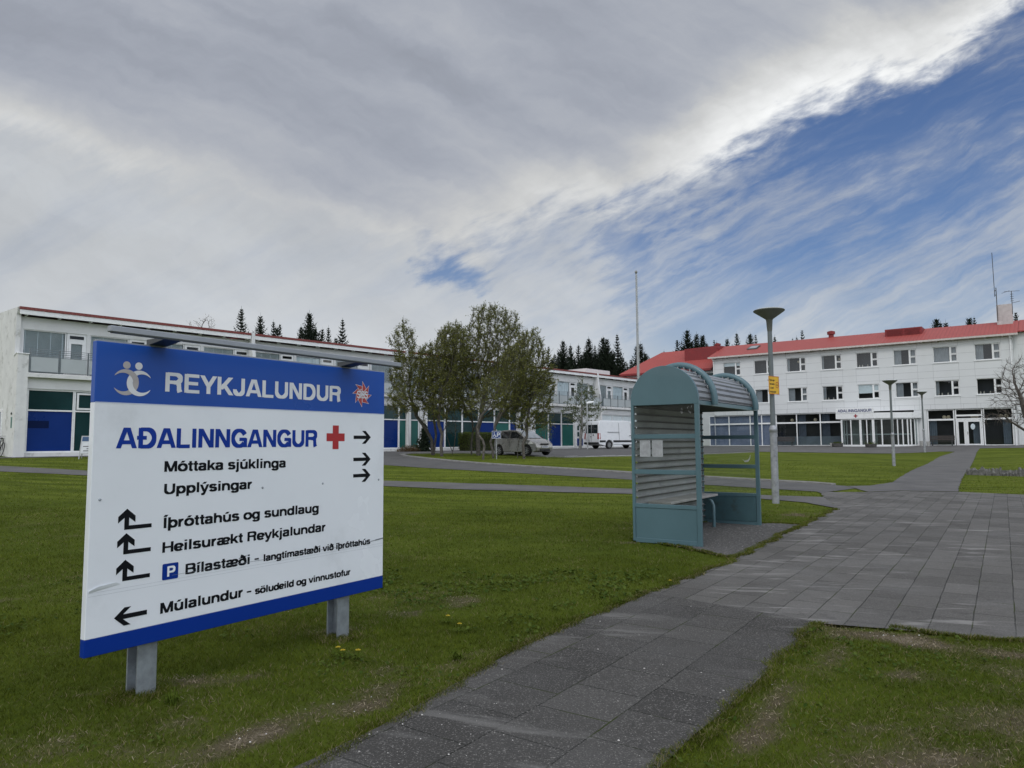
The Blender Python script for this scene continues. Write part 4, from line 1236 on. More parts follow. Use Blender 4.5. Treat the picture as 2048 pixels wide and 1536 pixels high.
    mb = MB(); frame_bars(mb, RF, -6.5, -.05, 6.3, 7.95, 1.2, .06, .09, mull=(-5.3, -4.0, -2.7, -1.35)); w = mb.build('window', white_frame, b)
    mb = MB(); pane(mb, RF, -6.45, -.1, 6.35, 7.9, 1.25); mb.build('pane', dark_teal, w)
    # continuation to the right, slightly set back
    mb = MB(); mb.box(RL + .01, RL + 14, .5, 11, -.8, 9.5, RF); mb.build('wall', white_clad, b)
    mb = MB(); slope(RL + .42, RL + 14.3, .15, 9.52, 4.3, 10.97); slope(RL + .42, RL + 14.3, 4.302, 10.97, 11.4, 8.6); mb.build('roof', roofR, b)
    mb = MB()
    for t in (8.5, 7.2, 6.0, 4.7, 3.4): mb.box(RL + .3, RL + 14, .4965, .502, t - .009, t + .009, RF)
    mb.build('panel_joints', joint_m, b)
    mb = MB(); mb.box(RL + .9, RL + 2.0, .49, .52, 1.3, 3.3, RF); mb.build('glass_block', mat('mottled_glass', (.32, .33, .34), .4, var=.4, scale=18), b)
    # ---- entrance porch with a glazed drum
    mb = MB()
    plan = [(12.5, .0), (12.5, -2.1), (15.7, -2.1), (17.2, -1.75), (18.6, -1.0), (19.2, -.3), (19.2, .0)]
    mb.prism([RF(s, o, 2.47) for s, o in plan], [RF(s, o, 2.98) for s, o in plan])
    po = mb.build('porch', white_frame, b)
    plan2 = [(12.95, 0), (12.95, -1.95), (15.6, -1.95), (17.1, -1.6), (18.45, -.88), (18.85, -.2)]
    mb = MB()
    # posts and rails of the drum
    def at(i, f):
        a, c = plan2[i], plan2[i + 1]; return (a[0] + (c[0] - a[0]) * f, a[1] + (c[1] - a[1]) * f)
    posts = [(0, .0, .05), (0, .5, .035), (1, 0.0, .07), (1, .30, .045), (1, .60, .09), (1, .80, .04), (2, .0, .10), (2, .45, .05), (3, 0.02, .05), (3, .28, .04), (3, .55, .045), (3, .82, .05), (4, 0.0, .05), (4, .6, .045), (4, 1.0, .06)]
    for i, f, w in posts:
        s, o = at(i, f); mb.box(s - w, s + w, o - .05, o + .05, -.15, 2.465, RF)
    for i in range(5):
        a, c = plan2[i], plan2[i + 1]
        for t0, t1 in ((-.15, .1), (2.36, 2.464)):
            mb.hexa([RF(a[0], a[1] - .03, t0), RF(c[0], c[1] - .03, t0), RF(c[0], c[1] + .03, t0), RF(a[0], a[1] + .03, t0), RF(a[0], a[1] - .03, t1), RF(c[0], c[1] - .03, t1), RF(c[0], c[1] + .03, t1), RF(a[0], a[1] + .03, t1)])
    mb.build('porch_frame', white_frame, po)
    mb = MB()
    for i in range(5):
        a, c = plan2[i], plan2[i + 1]; mb.face([RF(a[0], a[1], .1), RF(c[0], c[1], .1), RF(c[0], c[1], 2.36), RF(a[0], a[1], 2.36)])
    mb.build('pane', glass('porch_glass', (.62, .70, .70), 1.5, dirt=.10, dcol=(.45, .48, .48)), po)
    mb = MB()
    for i in range(1, 4):
        a, c = plan2[i], plan2[i + 1]; mb.face([RF(a[0], a[1] + .01, .98), RF(c[0], c[1] + .01, .98), RF(c[0], c[1] + .01, 1.08), RF(a[0], a[1] + .01, 1.08)])
    mb.build('glass_stripe', mat('pale_stripe', (.35, .37, .37), .6), po)
    mb = MB(); mb.box(13.4, 14.4, .1, .4, .1, 2.3, RF); mb.box(15.0, 15.6, -.3, -.2, .1, 2.2, RF); mb.build('inner_door', mat('porch_inner', (.25, .27, .26), .7, var=.2), po)
    return b, po
globe_m = mat('globe_shade', (.62, .52, .36), .5, var=.05)
MAIN, PORCH = main_building()

# ------------------------------------------------------------------ lettering (a plain bold grotesque drawn as strokes)
def _arc(cx, cy, rx, ry, a0, a1, n=14, e=2.08):
    out = []
    for i in range(n + 1):
        a = R(a0 + (a1 - a0) * i / n); c, s = math.cos(a), math.sin(a)
        out.append((cx + rx * math.copysign(abs(c) ** (2 / e), c), cy + ry * math.copysign(abs(s) ** (2 / e), s)))
    return out
def _d(x0, y0, x1, y1): return ('d', x0, y0, x1, y1)
def _glyphs():
    A = _arc; D = _d; G = {}
    t, m, b = .925, .5, .075
    G['A'] = (1.01, [D(.11, 0, .455, 1), D(.90, 0, .555, 1), [(.27, .29), (.74, .29)]])
    G['E'] = (.93, [[(.165, 0), (.165, 1)], [(.165, t), (.86, t)], [(.165, .51), (.80, .51)], [(.165, b), (.88, b)]])
    G['R'] = (1.01, [[(.165, 0), (.165, 1)], [(.165, t), (.58, t)] + A(.58, .715, .265, .21, 90, -90) + [(.165, .505)], [(.50, .505)] + A(.62, .33, .15, .16, 95, 5) + [(.785, .12), (.83, 0)]])
    G['Y'] = (.93, [D(.10, 1, .465, .40), D(.83, 1, .465, .40), [(.465, 0), (.465, .46)]])
    G['K'] = (1.01, [[(.165, 0), (.165, 1)], D(.24, .30, .84, 1), D(.88, 0, .42, .60)])
    G['J'] = (.78, [[(.595, 1), (.595, .33)] + A(.34, .33, .255, .255, 0, -90)[1:] + A(.34, .33, .245, .255, -90, -185)[1:]])
    G['L'] = (.85, [[(.165, 0), (.165, 1)], [(.165, b), (.80, b)]])
    G['U'] = (1.01, [[(.165, 1), (.165, .38)] + A(.505, .38, .34, .305, 180, 360)[1:] + [(.845, 1)]])
    G['N'] = (1.01, [[(.165, 0), (.165, 1)], [(.845, 0), (.845, 1)], D(.185, 1, .825, 0)])
    G['D'] = (1.01, [[(.165, 0), (.165, 1)], [(.165, t), (.47, t)] + A(.47, .5, .385, .425, 90, -90) + [(.165, b)]])
    G['Ð'] = (1.04, [[(.195, 0), (.195, 1)], [(.195, t), (.50, t)] + A(.50, .5, .385, .425, 90, -90) + [(.195, b)], [(.0, .51), (.50, .51)]])
    G['I'] = (.39, [[(.195, 0), (.195, 1)]])
    G['Í'] = (.39, [[(.195, 0), (.195, 1)], D(.17, 1.06, .31, 1.25)])
    G['G'] = (1.087, [A(.545, .5, .40, .43, 28, 322, 26), [(.55, .44), (1.0, .44)], [(.94, .50), (.94, .0)]])
    G['M'] = (1.16, [[(.16, 0), (.16, 1)], [(1.0, 0), (1.0, 1)], D(.20, 1, .575, .0), D(.96, 1, .585, .0)])
    G['H'] = (1.01, [[(.165, 0), (.165, 1)], [(.845, 0), (.845, 1)], [(.165, .5), (.845, .5)]])
    G['B'] = (1.01, [[(.165, 0), (.165, 1)], [(.165, t), (.60, t)] + A(.60, .72, .24, .205, 90, -90) + [(.165, .515)], [(.55, .515)] + A(.60, .295, .28, .22, 90, -90) + [(.165, b)]])
    G['S'] = (.93, [A(.46, .715, .31, .21, 12, 270, 18) + A(.46, .29, .335, .215, 90, -165, 18)[1:]])
    G['P'] = (.93, [[(.165, 0), (.165, 1)], [(.165, t), (.56, t)] + A(.56, .69, .285, .235, 90, -90) + [(.165, .455)]])
    x = .743; xt = .668; lb = .072
    st = .155
    def o(cx, cy=.37, rx=.30, ry=.298): return A(cx, cy, rx, ry, 0, 360, 28)
    acute = lambda dx: D(dx - .06, .82, dx + .09, 1.0)
    G['o'] = (.853, [o(.4265, rx=.315)]); G['ó'] = (.853, [o(.4265, rx=.315), acute(.42)])
    G['ö'] = (.853, [o(.4265, rx=.315), [(.27, .86), (.27, 1.0)], [(.58, .86), (.58, 1.0)]])
    aa = [A(.36, .50, .255, .17, 165, 5, 12) + [(.61, .44), (.61, .12), (.64, 0)], [(.61, .42), (.40, .385)] + A(.34, .225, .225, .155, 90, 270, 12) + A(.36, .24, .25, .17, 270, 350, 8)]
    G['a'] = (.777, aa); G['á'] = (.777, aa + [acute(.38)])
    G['d'] = (.853, [o(.40, rx=.285), [(.695, 0), (.695, 1)]])
    G['b'] = (.853, [o(.45, rx=.285), [(st, 0), (st, 1)]])
    G['p'] = (.853, [o(.45, rx=.285), [(st, -.28), (st, x)]])
    G['þ'] = (.853, [o(.45, rx=.285), [(st, -.28), (st, 1)]])
    G['g'] = (.853, [o(.40, rx=.285), [(.695, x), (.695, -.02)] + A(.41, -.02, .285, .19, 0, -160, 14)[1:]])
    ee = lambda dx: [A(.39 + dx, .37, .30, .298, 3, 322, 24), [(.10 + dx, .355), (.69 + dx, .355)]]
    G['e'] = (.777, ee(0))
    G['æ'] = (1.24, [aa[0][:-2] + [(.61, .2)], aa[1]] + ee(.46))
    G['f'] = (.465, [[(.235, 0), (.235, .78)] + A(.40, .78, .165, .145, 180, 95, 8)[1:] + [(.47, .925)], [(.02, .668), (.45, .668)]])
    arch = lambda x0, x1: [(x0, .30)] + A((x0 + x1) / 2, .40, (x1 - x0) / 2, .268, 165, 0, 12) + [(x1, 0)]
    G['h'] = (.853, [[(st, 0), (st, 1)], arch(st, .695)])
    G['n'] = (.853, [[(st, 0), (st, x)], arch(st, .695)])
    G['m'] = (1.27, [[(st, 0), (st, x)], arch(st, .635), arch(.635, 1.115)])
    G['i'] = (.388, [[(.194, 0), (.194, x)], [(.194, .86), (.194, 1)]])
    G['í'] = (.388, [[(.194, 0), (.194, x)], acute(.20)])
    G['j'] = (.388, [[(.194, x), (.194, -.08)] + A(.03, -.08, .164, .135, 0, -95, 8)[1:], [(.194, .86), (.194, 1)]])
    G['k'] = (.777, [[(st, 0), (st, 1)], D(.21, .22, .65, x), D(.69, 0, .38, .44)])
    G['l'] = (.388, [[(.194, 0), (.194, 1)]])
    G['r'] = (.543, [[(st, 0), (st, x)], A(.44, .36, .285, .30, 175, 82, 10)])
    G['s'] = (.777, [A(.385, .53, .235, .143, 12, 270, 14) + A(.385, .227, .26, .157, 90, -165, 14)[1:]])
    G['t'] = (.465, [[(.235, .95), (.235, .22)] + A(.385, .22, .15, .148, 180, 265, 8)[1:] + [(.44, .072)], [(.02, .668), (.44, .668)]])
    uu = [[(.695, 0), (.695, x)], [(.695, .42)] + A(.425, .34, .27, .268, -15, -180, 12) + [(st, x)]]
    G['u'] = (.853, uu); G['ú'] = (.853, uu + [acute(.42)])
    G['v'] = (.777, [D(.09, x, .36, 0), D(.69, x, .42, 0)])
    yy = [D(.09, x, .37, .03), D(.69, x, .34, -.20), [(.36, -.14), (.26, -.22), (.10, -.215)]]
    G['y'] = (.777, yy); G['ý'] = (.777, yy + [acute(.38)])
    G['ð'] = (.853, [o(.42, .335, .305, .262), [(.70, .36)] + [(.68, .56), (.58, .76), (.42, .92), (.22, 1.0)], D(.24, .72, .66, .93)])
    G['-'] = (.465, [[(.06, .37), (.40, .37)]]); G[' '] = (.388, [])
    return G
GL = _glyphs()

def stroke_faces(st, wv=.185, wh=.150):
    """centre line -> list of quads / polygons"""
    if st[0] == 'd':
        _, x0, y0, x1, y1 = st
        L = math.hypot(x1 - x0, y1 - y0); h = wv * .98 / 2 * L / abs(y1 - y0)
        h = min(h, .3)
        return [[(x0 - h, y0), (x0 + h, y0), (x1 + h, y1), (x1 - h, y1)]]
    P = [Vector(p) for p in st]
    Q = [P[0]]
    for p in P[1:]:
        if (p - Q[-1]).length > 1e-4: Q.append(p)
    P = Q; n = len(P); closed = (P[0] - P[-1]).length < 1e-3 and n > 4
    Lf, Rt = [], []
    for i, p in enumerate(P):
        a = (p - P[i - 1]).normalized() if i > 0 else ((P[0] - P[-2]).normalized() if closed else None)
        b = (P[i + 1] - p).normalized() if i < n - 1 else ((P[1] - P[0]).normalized() if closed else None)
        if a is None: a = b
        if b is None: b = a
        t = (a + b)
        if t.length < 1e-6: t = b
        t.normalize()
        w = wv * abs(b.y if i < n - 1 else a.y) + wh * abs(b.x if i < n - 1 else a.x)
        if 0 < i < n - 1:
            w = (wv * abs(t.y) ** 1.2 + wh * abs(t.x) ** 1.2); w = min(w, wv) if abs(t.y) > .99 else w
        cosm = max(.6, t.dot(b)); nr = Vector((-t.y, t.x)) * w / 2 / cosm
        Lf.append(p + nr); Rt.append(p - nr)
    return [[tuple(Rt[i]), tuple(Rt[i + 1]), tuple(Lf[i + 1]), tuple(Lf[i])] for i in range(n - 1)]

def text(mb, s, fr, s0, s1, base, cap, off, wv=.225, wh=.185, slant=0.0):
    """letters between s0 and s1 on a frame; each stroke a hair further out so none coincide"""
    adv = sum(GL[c][0] for c in s)
    k = (s1 - s0) / (adv - .14)
    x = s0 - .07 * k; z = 0
    for c in s:
        w, strokes = GL[c]
        for st in strokes:
            z += 1
            for q in stroke_faces(st, wv, wh):
                mb.face([fr(x + px * k, off - (z % 9) * .00006, base + py * cap) for px, py in q])
        x += w * k

def poly(mb, fr, pts, off):
    mb.face([fr(s, off, t) for s, t in pts])

# ================================================================== the direction sign
SF = Frame((-2.3907, 4.1031, .3697), .5946)
def direction_sign():
    zg = gz(-2.0, 4.9)
    b = thing('direction_sign', (-1.75, 5.10, zg), 'large blue and white direction sign with black arrows on two steel posts', 'sign')
    W, H = 2.345, 1.785
    blue = mat('sign_blue', (.010, .075, .37), .3, var=.06, scale=.9, spec=.3)
    dblue = mat('sign_dark_blue', (.003, .032, .25), .35, var=.06, scale=.9, spec=.2)
    wht = mat('sign_white', (.82, .85, .88), .25, var=.03, scale=.8, coat=.3, dirt=(.52, .54, .55), dscale=1.1, damt=.35)
    black = mat('sign_black', (.005, .006, .008), .5, var=.1, spec=.15)
    lblue = mat('sign_letter_blue', (.003, .036, .29), .4, var=.05, spec=.2)
    silver = mat('sign_silver', (.74, .75, .76), .4, var=.06)
    warm = mat('sign_warm_grey', (.44, .41, .40), .35, var=.05)
    red = mat('sign_red', (.40, .018, .022), .35, var=.06); red2 = mat('emblem_red', (.45, .05, .045), .4, var=.08)
    alu = mat('anodised_bar', (.31, .33, .36), .42, metal=.35, var=.06, scale=6)
    galv = mat('galvanised_post', (.33, .36, .39), .42, metal=.5, var=.3, scale=9, dirt=(.20, .22, .24), dscale=6, damt=.6)
    D = .048
    mb = MB(); mb.box(0, W, 0, D, .098, 1.43, SF); mb.build('panel', wht, b, bevel=.003, seg=1)
    mb = MB(); mb.box(0, W, 0, D, 1.4305, H, SF); mb.build('header_band', blue, b, bevel=.003, seg=1)
    mb = MB(); mb.box(0, W, 0, D, 0, .0975, SF); mb.build('footer_band', dblue, b, bevel=.003, seg=1)
    mb = MB(); mb.box(.002, W - .002, .004, D - .004, H + .001, H + .009, SF); mb.build('cap', alu, b)
    # pale seam under the header
    mb = MB(); mb.box(0.003, W - .003, -.0009, .0, 1.428, 1.4335, SF); mb.build('seam', mat('seam_pale', (.55, .60, .70), .4), b)
    o = -.0012
    def lettering(s, s0, s1, base, cap, m=black, **kw):
        k = (s1 - s0) / (sum(GL[c][0] for c in s) - .14); a = 0.0
        for w in s.split(' '):
            wd = sum(GL[c][0] for c in w); x0 = s0 + a * k
            mb = MB(); text(mb, w, SF, x0, x0 + (wd - .14) * k, base, cap, o, **kw); mb.build('lettering', m, b)
            a += wd + GL[' '][0]
    lettering('REYKJALUNDUR', .42, 1.855, 1.515, .119, silver, wv=.225, wh=.18)
    lettering('AÐALINNGANGUR', .14, 1.625, 1.165, .122, lblue, wv=.235, wh=.19)
    lettering('Móttaka sjúklinga', .432, 1.34, 1.018, .0655)
    lettering('Upplýsingar', .435, 1.062, .88, .064)
    lettering('Íþróttahús og sundlaug', .437, 1.652, .673, .0645)
    lettering('Heilsurækt Reykjalundar', .436, 1.722, .525, .0635)
    lettering('Bílastæði', .592, 1.06, .372, .064)
    lettering('langtímastæði við íþróttahús', 1.172, 2.193, .374, .0475, wv=.255, wh=.20)
    lettering('Múlalundur', .436, 1.01, .160, .064)
    lettering('söludeild og vinnustofur', 1.11, 1.982, .160, .0475, wv=.255, wh=.20)
    mb = MB(); mb.box(1.098, 1.132, o - .0004, o, .393, .403, SF); mb.box(1.042, 1.078, o - .0004, o, .181, .191, SF); mb.build('dash', black, b)
    # arrows to the right
    def arrow_r(x0, x1, y, flip=1):
        mb = MB(); w = .0135; L = x1 - x0
        X = lambda q: x0 + q if flip > 0 else x1 - q
        pl = [(0, -w), (L - .052, -w), (L - .098, -.052), (L - .058, -.052), (L, 0), (L - .058, .052), (L - .098, .052), (L - .052, w), (0, w)]
        mb.face([SF(X(a), o, y + c) for a, c in pl]); return mb.build('arrow', black, b)
    arrow_r(2.0, 2.19, 1.237); arrow_r(2.0, 2.19, 1.060); arrow_r(2.0, 2.19, .930)
    arrow_r(.158, .352, .188, -1)
    def arrow_up(y):   # y: level of the foot
        mb = MB()
        pl = [(.197, 0), (.362, 0), (.362, .0235), (.2245, .0235), (.2245, .070), (.262, .040), (.262, .078), (.211, .122), (.160, .078), (.160, .040), (.197, .070)]
        mb.face([SF(a, o, y + c) for a, c in pl]); return mb.build('arrow', black, b)
    arrow_up(.688); arrow_up(.546); arrow_up(.392)
    # parking square
    mb = MB(); r = .008
    pl = []
    for cx, cy, a0 in ((.535, .366, -90), (.535, .448, 0), (.447, .448, 90), (.447, .366, 180)):
        for i in range(4): a = R(a0 + i * 30); pl.append((cx + r * math.cos(a), cy + r * math.sin(a)))
    poly(mb, SF, pl, o); pk = mb.build('parking_symbol', dblue, b)
    mb = MB(); text(mb, 'P', SF, .472, .517, .376, .062, o - .001, wv=.24, wh=.19); mb.build('lettering', mat('sign_letter_white', (.78, .80, .82), .4), pk)
    # cross
    mb = MB(); cx, cy, a, w = 1.812, 1.236, .092, .0305
    poly(mb, SF, [(cx - w, cy - a), (cx + w, cy - a), (cx + w, cy - w), (cx + a, cy - w), (cx + a, cy + w), (cx + w, cy + w), (cx + w, cy + a), (cx - w, cy + a), (cx - w, cy + w), (cx - a, cy + w), (cx - a, cy - w), (cx - w, cy - w)], o)
    mb.build('cross', red, b)
    # two interlocked figures
    def crescent(mb, cx, cy, r, ang0, span, w0, off, sgn):
        N = 36; outer, inner = [], []
        for i in range(N + 1):
            f = -1 + 2 * i / N; a = R(ang0 + f * span); w = w0 * (math.cos(f * PI / 2) ** .8 if abs(f) < 1 else 0) + .0008
            outer.append((cx + r * math.cos(a), cy + r * math.sin(a))); inner.append((cx + (r - w) * math.cos(a), cy + (r - w) * math.sin(a)))
        for i in range(N):
            mb.face([SF(*(lambda q: (q[0], off, q[1]))(p)) for p in (inner[i], outer[i], outer[i + 1], inner[i + 1])])
    def disc(mb, cx, cy, r, off):
        mb.face([SF(cx + r * math.cos(q), off, cy + r * math.sin(q)) for q in np.linspace(0, 2 * PI, 25)[:-1]])
    em = MB(); crescent(em, .174, 1.556, .0775, 0, 152, .035, o, 1); disc(em, .176, 1.658, .0225, o)
    e1 = em.build('emblem', warm, b)
    em = MB(); crescent(em, .256, 1.554, .0775, 180, 152, .035, o - .0008, -1); disc(em, .248, 1.658, .0225, o - .0008)
    em.build('emblem', silver, b)
    # hide the crossing: the warm crescent passes over the pale one near the top
    em = MB()
    N = 14
    for i in range(N):
        f0, f1 = .10 + .46 * i / N, .10 + .46 * (i + 1) / N
        q = []
        for f in (f0, f1):
            a = R(f * 152); w = .035 * math.cos(f * PI / 2) ** .8 + .0008
            q.append(((.174 + (.0775 - w) * math.cos(a), 1.556 + (.0775 - w) * math.sin(a)), (.174 + .0775 * math.cos(a), 1.556 + .0775 * math.sin(a))))
        em.face([SF(p[0], o - .0016, p[1]) for p in (q[0][0], q[0][1], q[1][1], q[1][0])])
    em.build('emblem', warm, e1)
    # pinwheel emblem
    cx, cy = 2.088, 1.587
    pw = MB(); pw2 = MB()
    for i in range(8):
        a0 = R(90 - i * 45); a1 = R(90 - (i + 1) * 45)
        tip = (cx + .108 * math.cos(a0), cy + .108 * math.sin(a0)); inn = (cx + .062 * math.cos(a0), cy + .062 * math.sin(a0))
        nxt = (cx + .066 * math.cos(a1), cy + .066 * math.sin(a1)); c0 = (cx, cy)
        tri = [c0, nxt, tip]
        g = ((c0[0] + nxt[0] + tip[0]) / 3, (c0[1] + nxt[1] + tip[1]) / 3)
        poly(pw2, SF, tri, o)
        sh = [tuple(g[j] + (p[j] - g[j]) * .86 for j in range(2)) for p in tri]
        poly(pw, SF, sh, o - .0006)
    pe = pw2.build('pinwheel_emblem', silver, b); pw.build('blades', red2, pe)
    mb = MB(); text(mb, 'SÍBS', SF, 2.032, 2.146, 1.553,   .060, o - .0015, wv=.25, wh=.13); mb.build('lettering', mat('sign_letter_white', (.78, .80, .82), .4), pe)
    # wear: a crack, faint seams, a dented corner, rivets
    mb = MB()
    pts = [(2.34, .405), (2.25, .398), (2.2, .393), (1.9, .391), (1.4, .388), (.83, .384), (.50, .381)]
    for (a, c), (e, f), w in zip(pts, pts[1:], (.009, .005, .0026, .0024, .0022, .0016)):
        mb.face([SF(a, o - .0022, c - w / 2), SF(e, o - .0022, f - w / 2), SF(e, o - .0022, f + w / 2), SF(a, o - .0022, c + w / 2)])
    mb.build('crack', mat('crack_grey', (.16, .18, .20), .7), b)
    mb = MB()
    for t in (.352, .333):
        mb.face([SF(.01, o + .0004, t - .0007), SF(W - .01, o + .0004, t + .012), SF(W - .01, o + .0004, t + .0134), SF(.01, o + .0004, t + .0007)])
    mb.build('seam', mat('seam_grey', (.46, .49, .52), .5), b)
    mb = MB()
    mb.idx([SF(.012, -.001, .352), SF(.19, -.0012, .378), SF(.16, -.006, .394), (SF(.06, -.010, .385)), SF(.012, -.008, .368)], [(0, 1, 2, 3, 4)])
    mb.build('dent', wht, b)
    mb = MB()
    for s, t in ((.052, .873), (1.15, .882), (1.69, .885), (2.285, .888)):
        mb.lathe([(.0085, 0), (.0075, .0025), (.004, .0042)], (0, 0, 0), 10, lambda x, y, z, s=s, t=t: SF(s + x, -z - .0002, t + y))
    mb.build('rivet', galv, b)
    # lamp bar reaching out above the face
    mb = MB(); mb.box(-.105, 2.162, -.362, -.322, 1.7925, 1.826, SF); mb.build('light_bar', alu, b, bevel=.004, seg=1)
    mb = MB(); mb.box(-.09, 2.15, -.358, -.326, 1.788, 1.792, SF); mb.build('light_bar_lens', dark_metal, b)
    for s in (.315, 1.86):
        mb = MB()
        mb.hexa([SF(s, .004, H + .009), SF(s + .105, .004, H + .009), SF(s + .105, .044, H + .009), SF(s, .044, H + .009), SF(s - .03, -.34, 1.827), SF(s + .08, -.34, 1.827), SF(s + .105, .044, H + .045), SF(s, .044, H + .045)])
        mb.build('bracket', mat('bracket_dark', (.05, .055, .06), .45, metal=.3), b)
    # H-section posts
    for s in (.335, 1.905):
        g = gz(*SF(s, .2, 0)[:2]) - SF.O.z - .15
        mb = MB()
        for off in (.05, .162): mb.box(s, s + .118, off, off + .012, g, 1.6, SF)
        mb.box(s + .054, s + .064, .062, .162, g, 1.6, SF)
        mb.build('post', galv, b)
    return b
direction_sign()

# ================================================================== the bus shelter
BF = Frame((1.8907, 11.4483, 0), 2.1702)     # s across the near gable, off = along the shelter (away)
def bus_shelter():
    Wd, L, SP, RISE = 1.114, 3.174, 2.20, .545
    b = thing('bus_shelter', tuple(BF(Wd / 2, L / 2, 0)), 'teal steel bus shelter with a barrel roof of corrugated metal beside the path', 'bus shelter')
    teal = mat('teal_paint', (.080, .150, .173), .40, var=.08, scale=1.2, coat=.15, dirt=(.085, .14, .15), dscale=2, damt=.4)
    teal_w = mat('teal_paint_worn', (.045, .100, .115), .55, var=.2, scale=3, dirt=(.04, .045, .035), dscale=2.6, damt=.8)
    corr = mat('corrugated_steel', (.33, .34, .355), .42, metal=.45, var=.15, scale=1.5, dirt=(.16, .165, .17), dscale=1.2, damt=.5)
    corr_in = mat('corrugated_lining', (.36, .365, .365), .6, metal=.2, var=.15, scale=2, dirt=(.14, .14, .14), dscale=1.5, damt=.5)
    gl = glass('shelter_glass', (.90, .93, .91), 1.1, dirt=.09, dcol=(.40, .41, .39))
    def arch(n=28, s0=0.0, s1=None, rise=RISE, base=SP):
        s1 = Wd if s1 is None else s1; c = (s0 + s1) / 2; r = (s1 - s0) / 2
        return [(c - r * math.cos(PI * i / n), base + rise * math.sin(PI * i / n)) for i in range(n + 1)]
    def gable(off0, off1, paint, name, far=False):
        gt = 2.135
        mb = MB()
        # arched head
        ring = [(0, gt), (0, SP)] + arch()[1:-1] + [(Wd, SP), (Wd, gt)]
        mb.prism([BF(s, off0, t) for s, t in ring], [BF(s, off1, t) for s, t in ring])
        # stiles and rails
        mb.box(0, .045, off0, off1, 0.02, gt - .0005, BF); mb.box(Wd - .07, Wd, off0, off1, 0.0, gt - .0005, BF)
        for t0, t1 in ((1.61, 1.68), (1.06, 1.13), (.54, .60)):
            mb.box(.0455, Wd - .0705, off0 + .001, off1 - .001, t0, t1, BF)
        mb.box(.0455, Wd - .0705, off0 + .001, off1 - .001, .0, .07, BF)
        gb = mb.build(name, paint, b, bevel=.004, seg=1)
        mb = MB(); mb.box(.05, Wd - .075, off0 + .012, off1 - .012, .071, .539, BF); mb.build('kick_panel', paint, gb)
        mb = MB()
        for t0, t1 in ((.602, 1.059), (1.131, 1.609), (1.681, 2.134)):
            mb.face([BF(.046, (off0 + off1) / 2, t0), BF(Wd - .071, (off0 + off1) / 2, t0), BF(Wd - .071, (off0 + off1) / 2, t1), BF(.046, (off0 + off1) / 2, t1)])
        mb.build('pane', gl, gb)
        return gb
    g1 = gable(0, .05, teal, 'gable_panel')
    g2 = gable(L - .05, L, teal, 'gable_panel', True)
    mb = MB(); mb.box(.052, Wd - .077, L - .052, L - .0385, .08, .53, BF); mb.build('rusty_panel', teal_w, g2)
    # corrugated back wall (trapezoid ribs running lengthwise)
    def ribs(pts, depth, frac=(.0, .34, .44, .60, .70)):
        pass
    mb = MB(); prof = []
    t = .05
    while t < 2.2:
        for dt, dd in ((0, 0), (.072, .012), (.0725, .052), (.098, .052), (.1095, .0)):
            prof.append((dd, t + dt))
        t += .11
    ins = [(.022 + d, q) for d, q in prof]
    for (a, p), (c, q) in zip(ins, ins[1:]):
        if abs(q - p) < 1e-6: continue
        mb.cur = 1 if a + c > .12 else 0  # groove bottoms painted dark to stand for shade under the ribs
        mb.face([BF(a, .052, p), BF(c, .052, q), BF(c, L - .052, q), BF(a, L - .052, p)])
    mb.build('back_wall', [corr_in, mat('groove_shade', (.055, .055, .054), .9, var=.3)], b)
    # barrel roof sheet, ribs parallel to the length
    mb = MB(); prof = []; n = 17
    c, r = Wd / 2, Wd / 2 - .012
    for i in range(n):
        for f, d in ((.0, 0), (.52, 0), (.64, -.020), (.86, -.020), (.99, 0)):
            a = PI * (i + f) / n
            rr = r + d; rh = RISE - .012 + d
            prof.append((c - rr * math.cos(a), SP + rh * math.sin(a)))
    prof.append((c + r, SP))
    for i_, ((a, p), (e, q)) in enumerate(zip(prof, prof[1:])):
        mb.cur = 1 if i_ % 5 == 2 else 0  # rib valleys get a darker colour, shade painted in for contrast
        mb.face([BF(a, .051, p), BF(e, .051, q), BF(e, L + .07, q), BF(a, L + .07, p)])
    rf = mb.build('roof', [corr, mat('roof_groove_shade', (.12, .122, .125), .7, var=.3)], b)
    # eaves beam, ceiling
    mb = MB()
    mb.box(Wd - .05, Wd - .002, .051, L - .051, SP - .075, SP - .012, BF); mb.box(.002, .02, .051, L - .051, SP - .075, SP - .012, BF)
    mb.build('eaves_beam', teal, b)
    mb = MB(); mb.box(.03, Wd - .055, .06, L - .06, SP - .05, SP - .03, BF); mb.build('ceiling', mat('shelter_ceiling', (.06, .065, .065), .8), b)
    # tubular hoops over the roof
    for off in (.62, L - .30):
        mb = MB(); ar = arch(26, -.02, Wd + .045, RISE + .055, SP)
        mb.tube([BF(Wd + .045, off, SP - .06)] + [BF(s, off, t) for s, t in ar[::-1]] + [BF(-.02, off, SP - .06)], .052, 12)
        mb.build('hoop', teal, b, smooth=True)
        mb = MB()
        for i in range(2, 16):
            a = PI * (i + .26) / n; s, t = c - (r + .012) * math.cos(PI - a) , SP + (RISE + .0) * math.sin(a)
            s = c + (r + .010) * math.cos(a)
            mb.lathe([(.012, -.02), (.012, .03)], tuple(BF(s, off - .052, t)), 6); mb.lathe([(.012, -.02), (.012, .03)], tuple(BF(s, off + .052, t)), 6)
        mb.build('roof_bolt', mat('bolt', (.3, .31, .31), .4, metal=.6), rf)
    # far edge arch strip
    mb = MB(); ring = arch(28, 0, Wd)
    for (a, p), (e, q) in zip(ring, ring[1:]):
        mb.face([BF(a, L + .072, p), BF(e, L + .072, q), BF(e, L + .072, q - .05), BF(a, L + .072, p - .05)])
    mb.build('roof_edge', teal, rf)
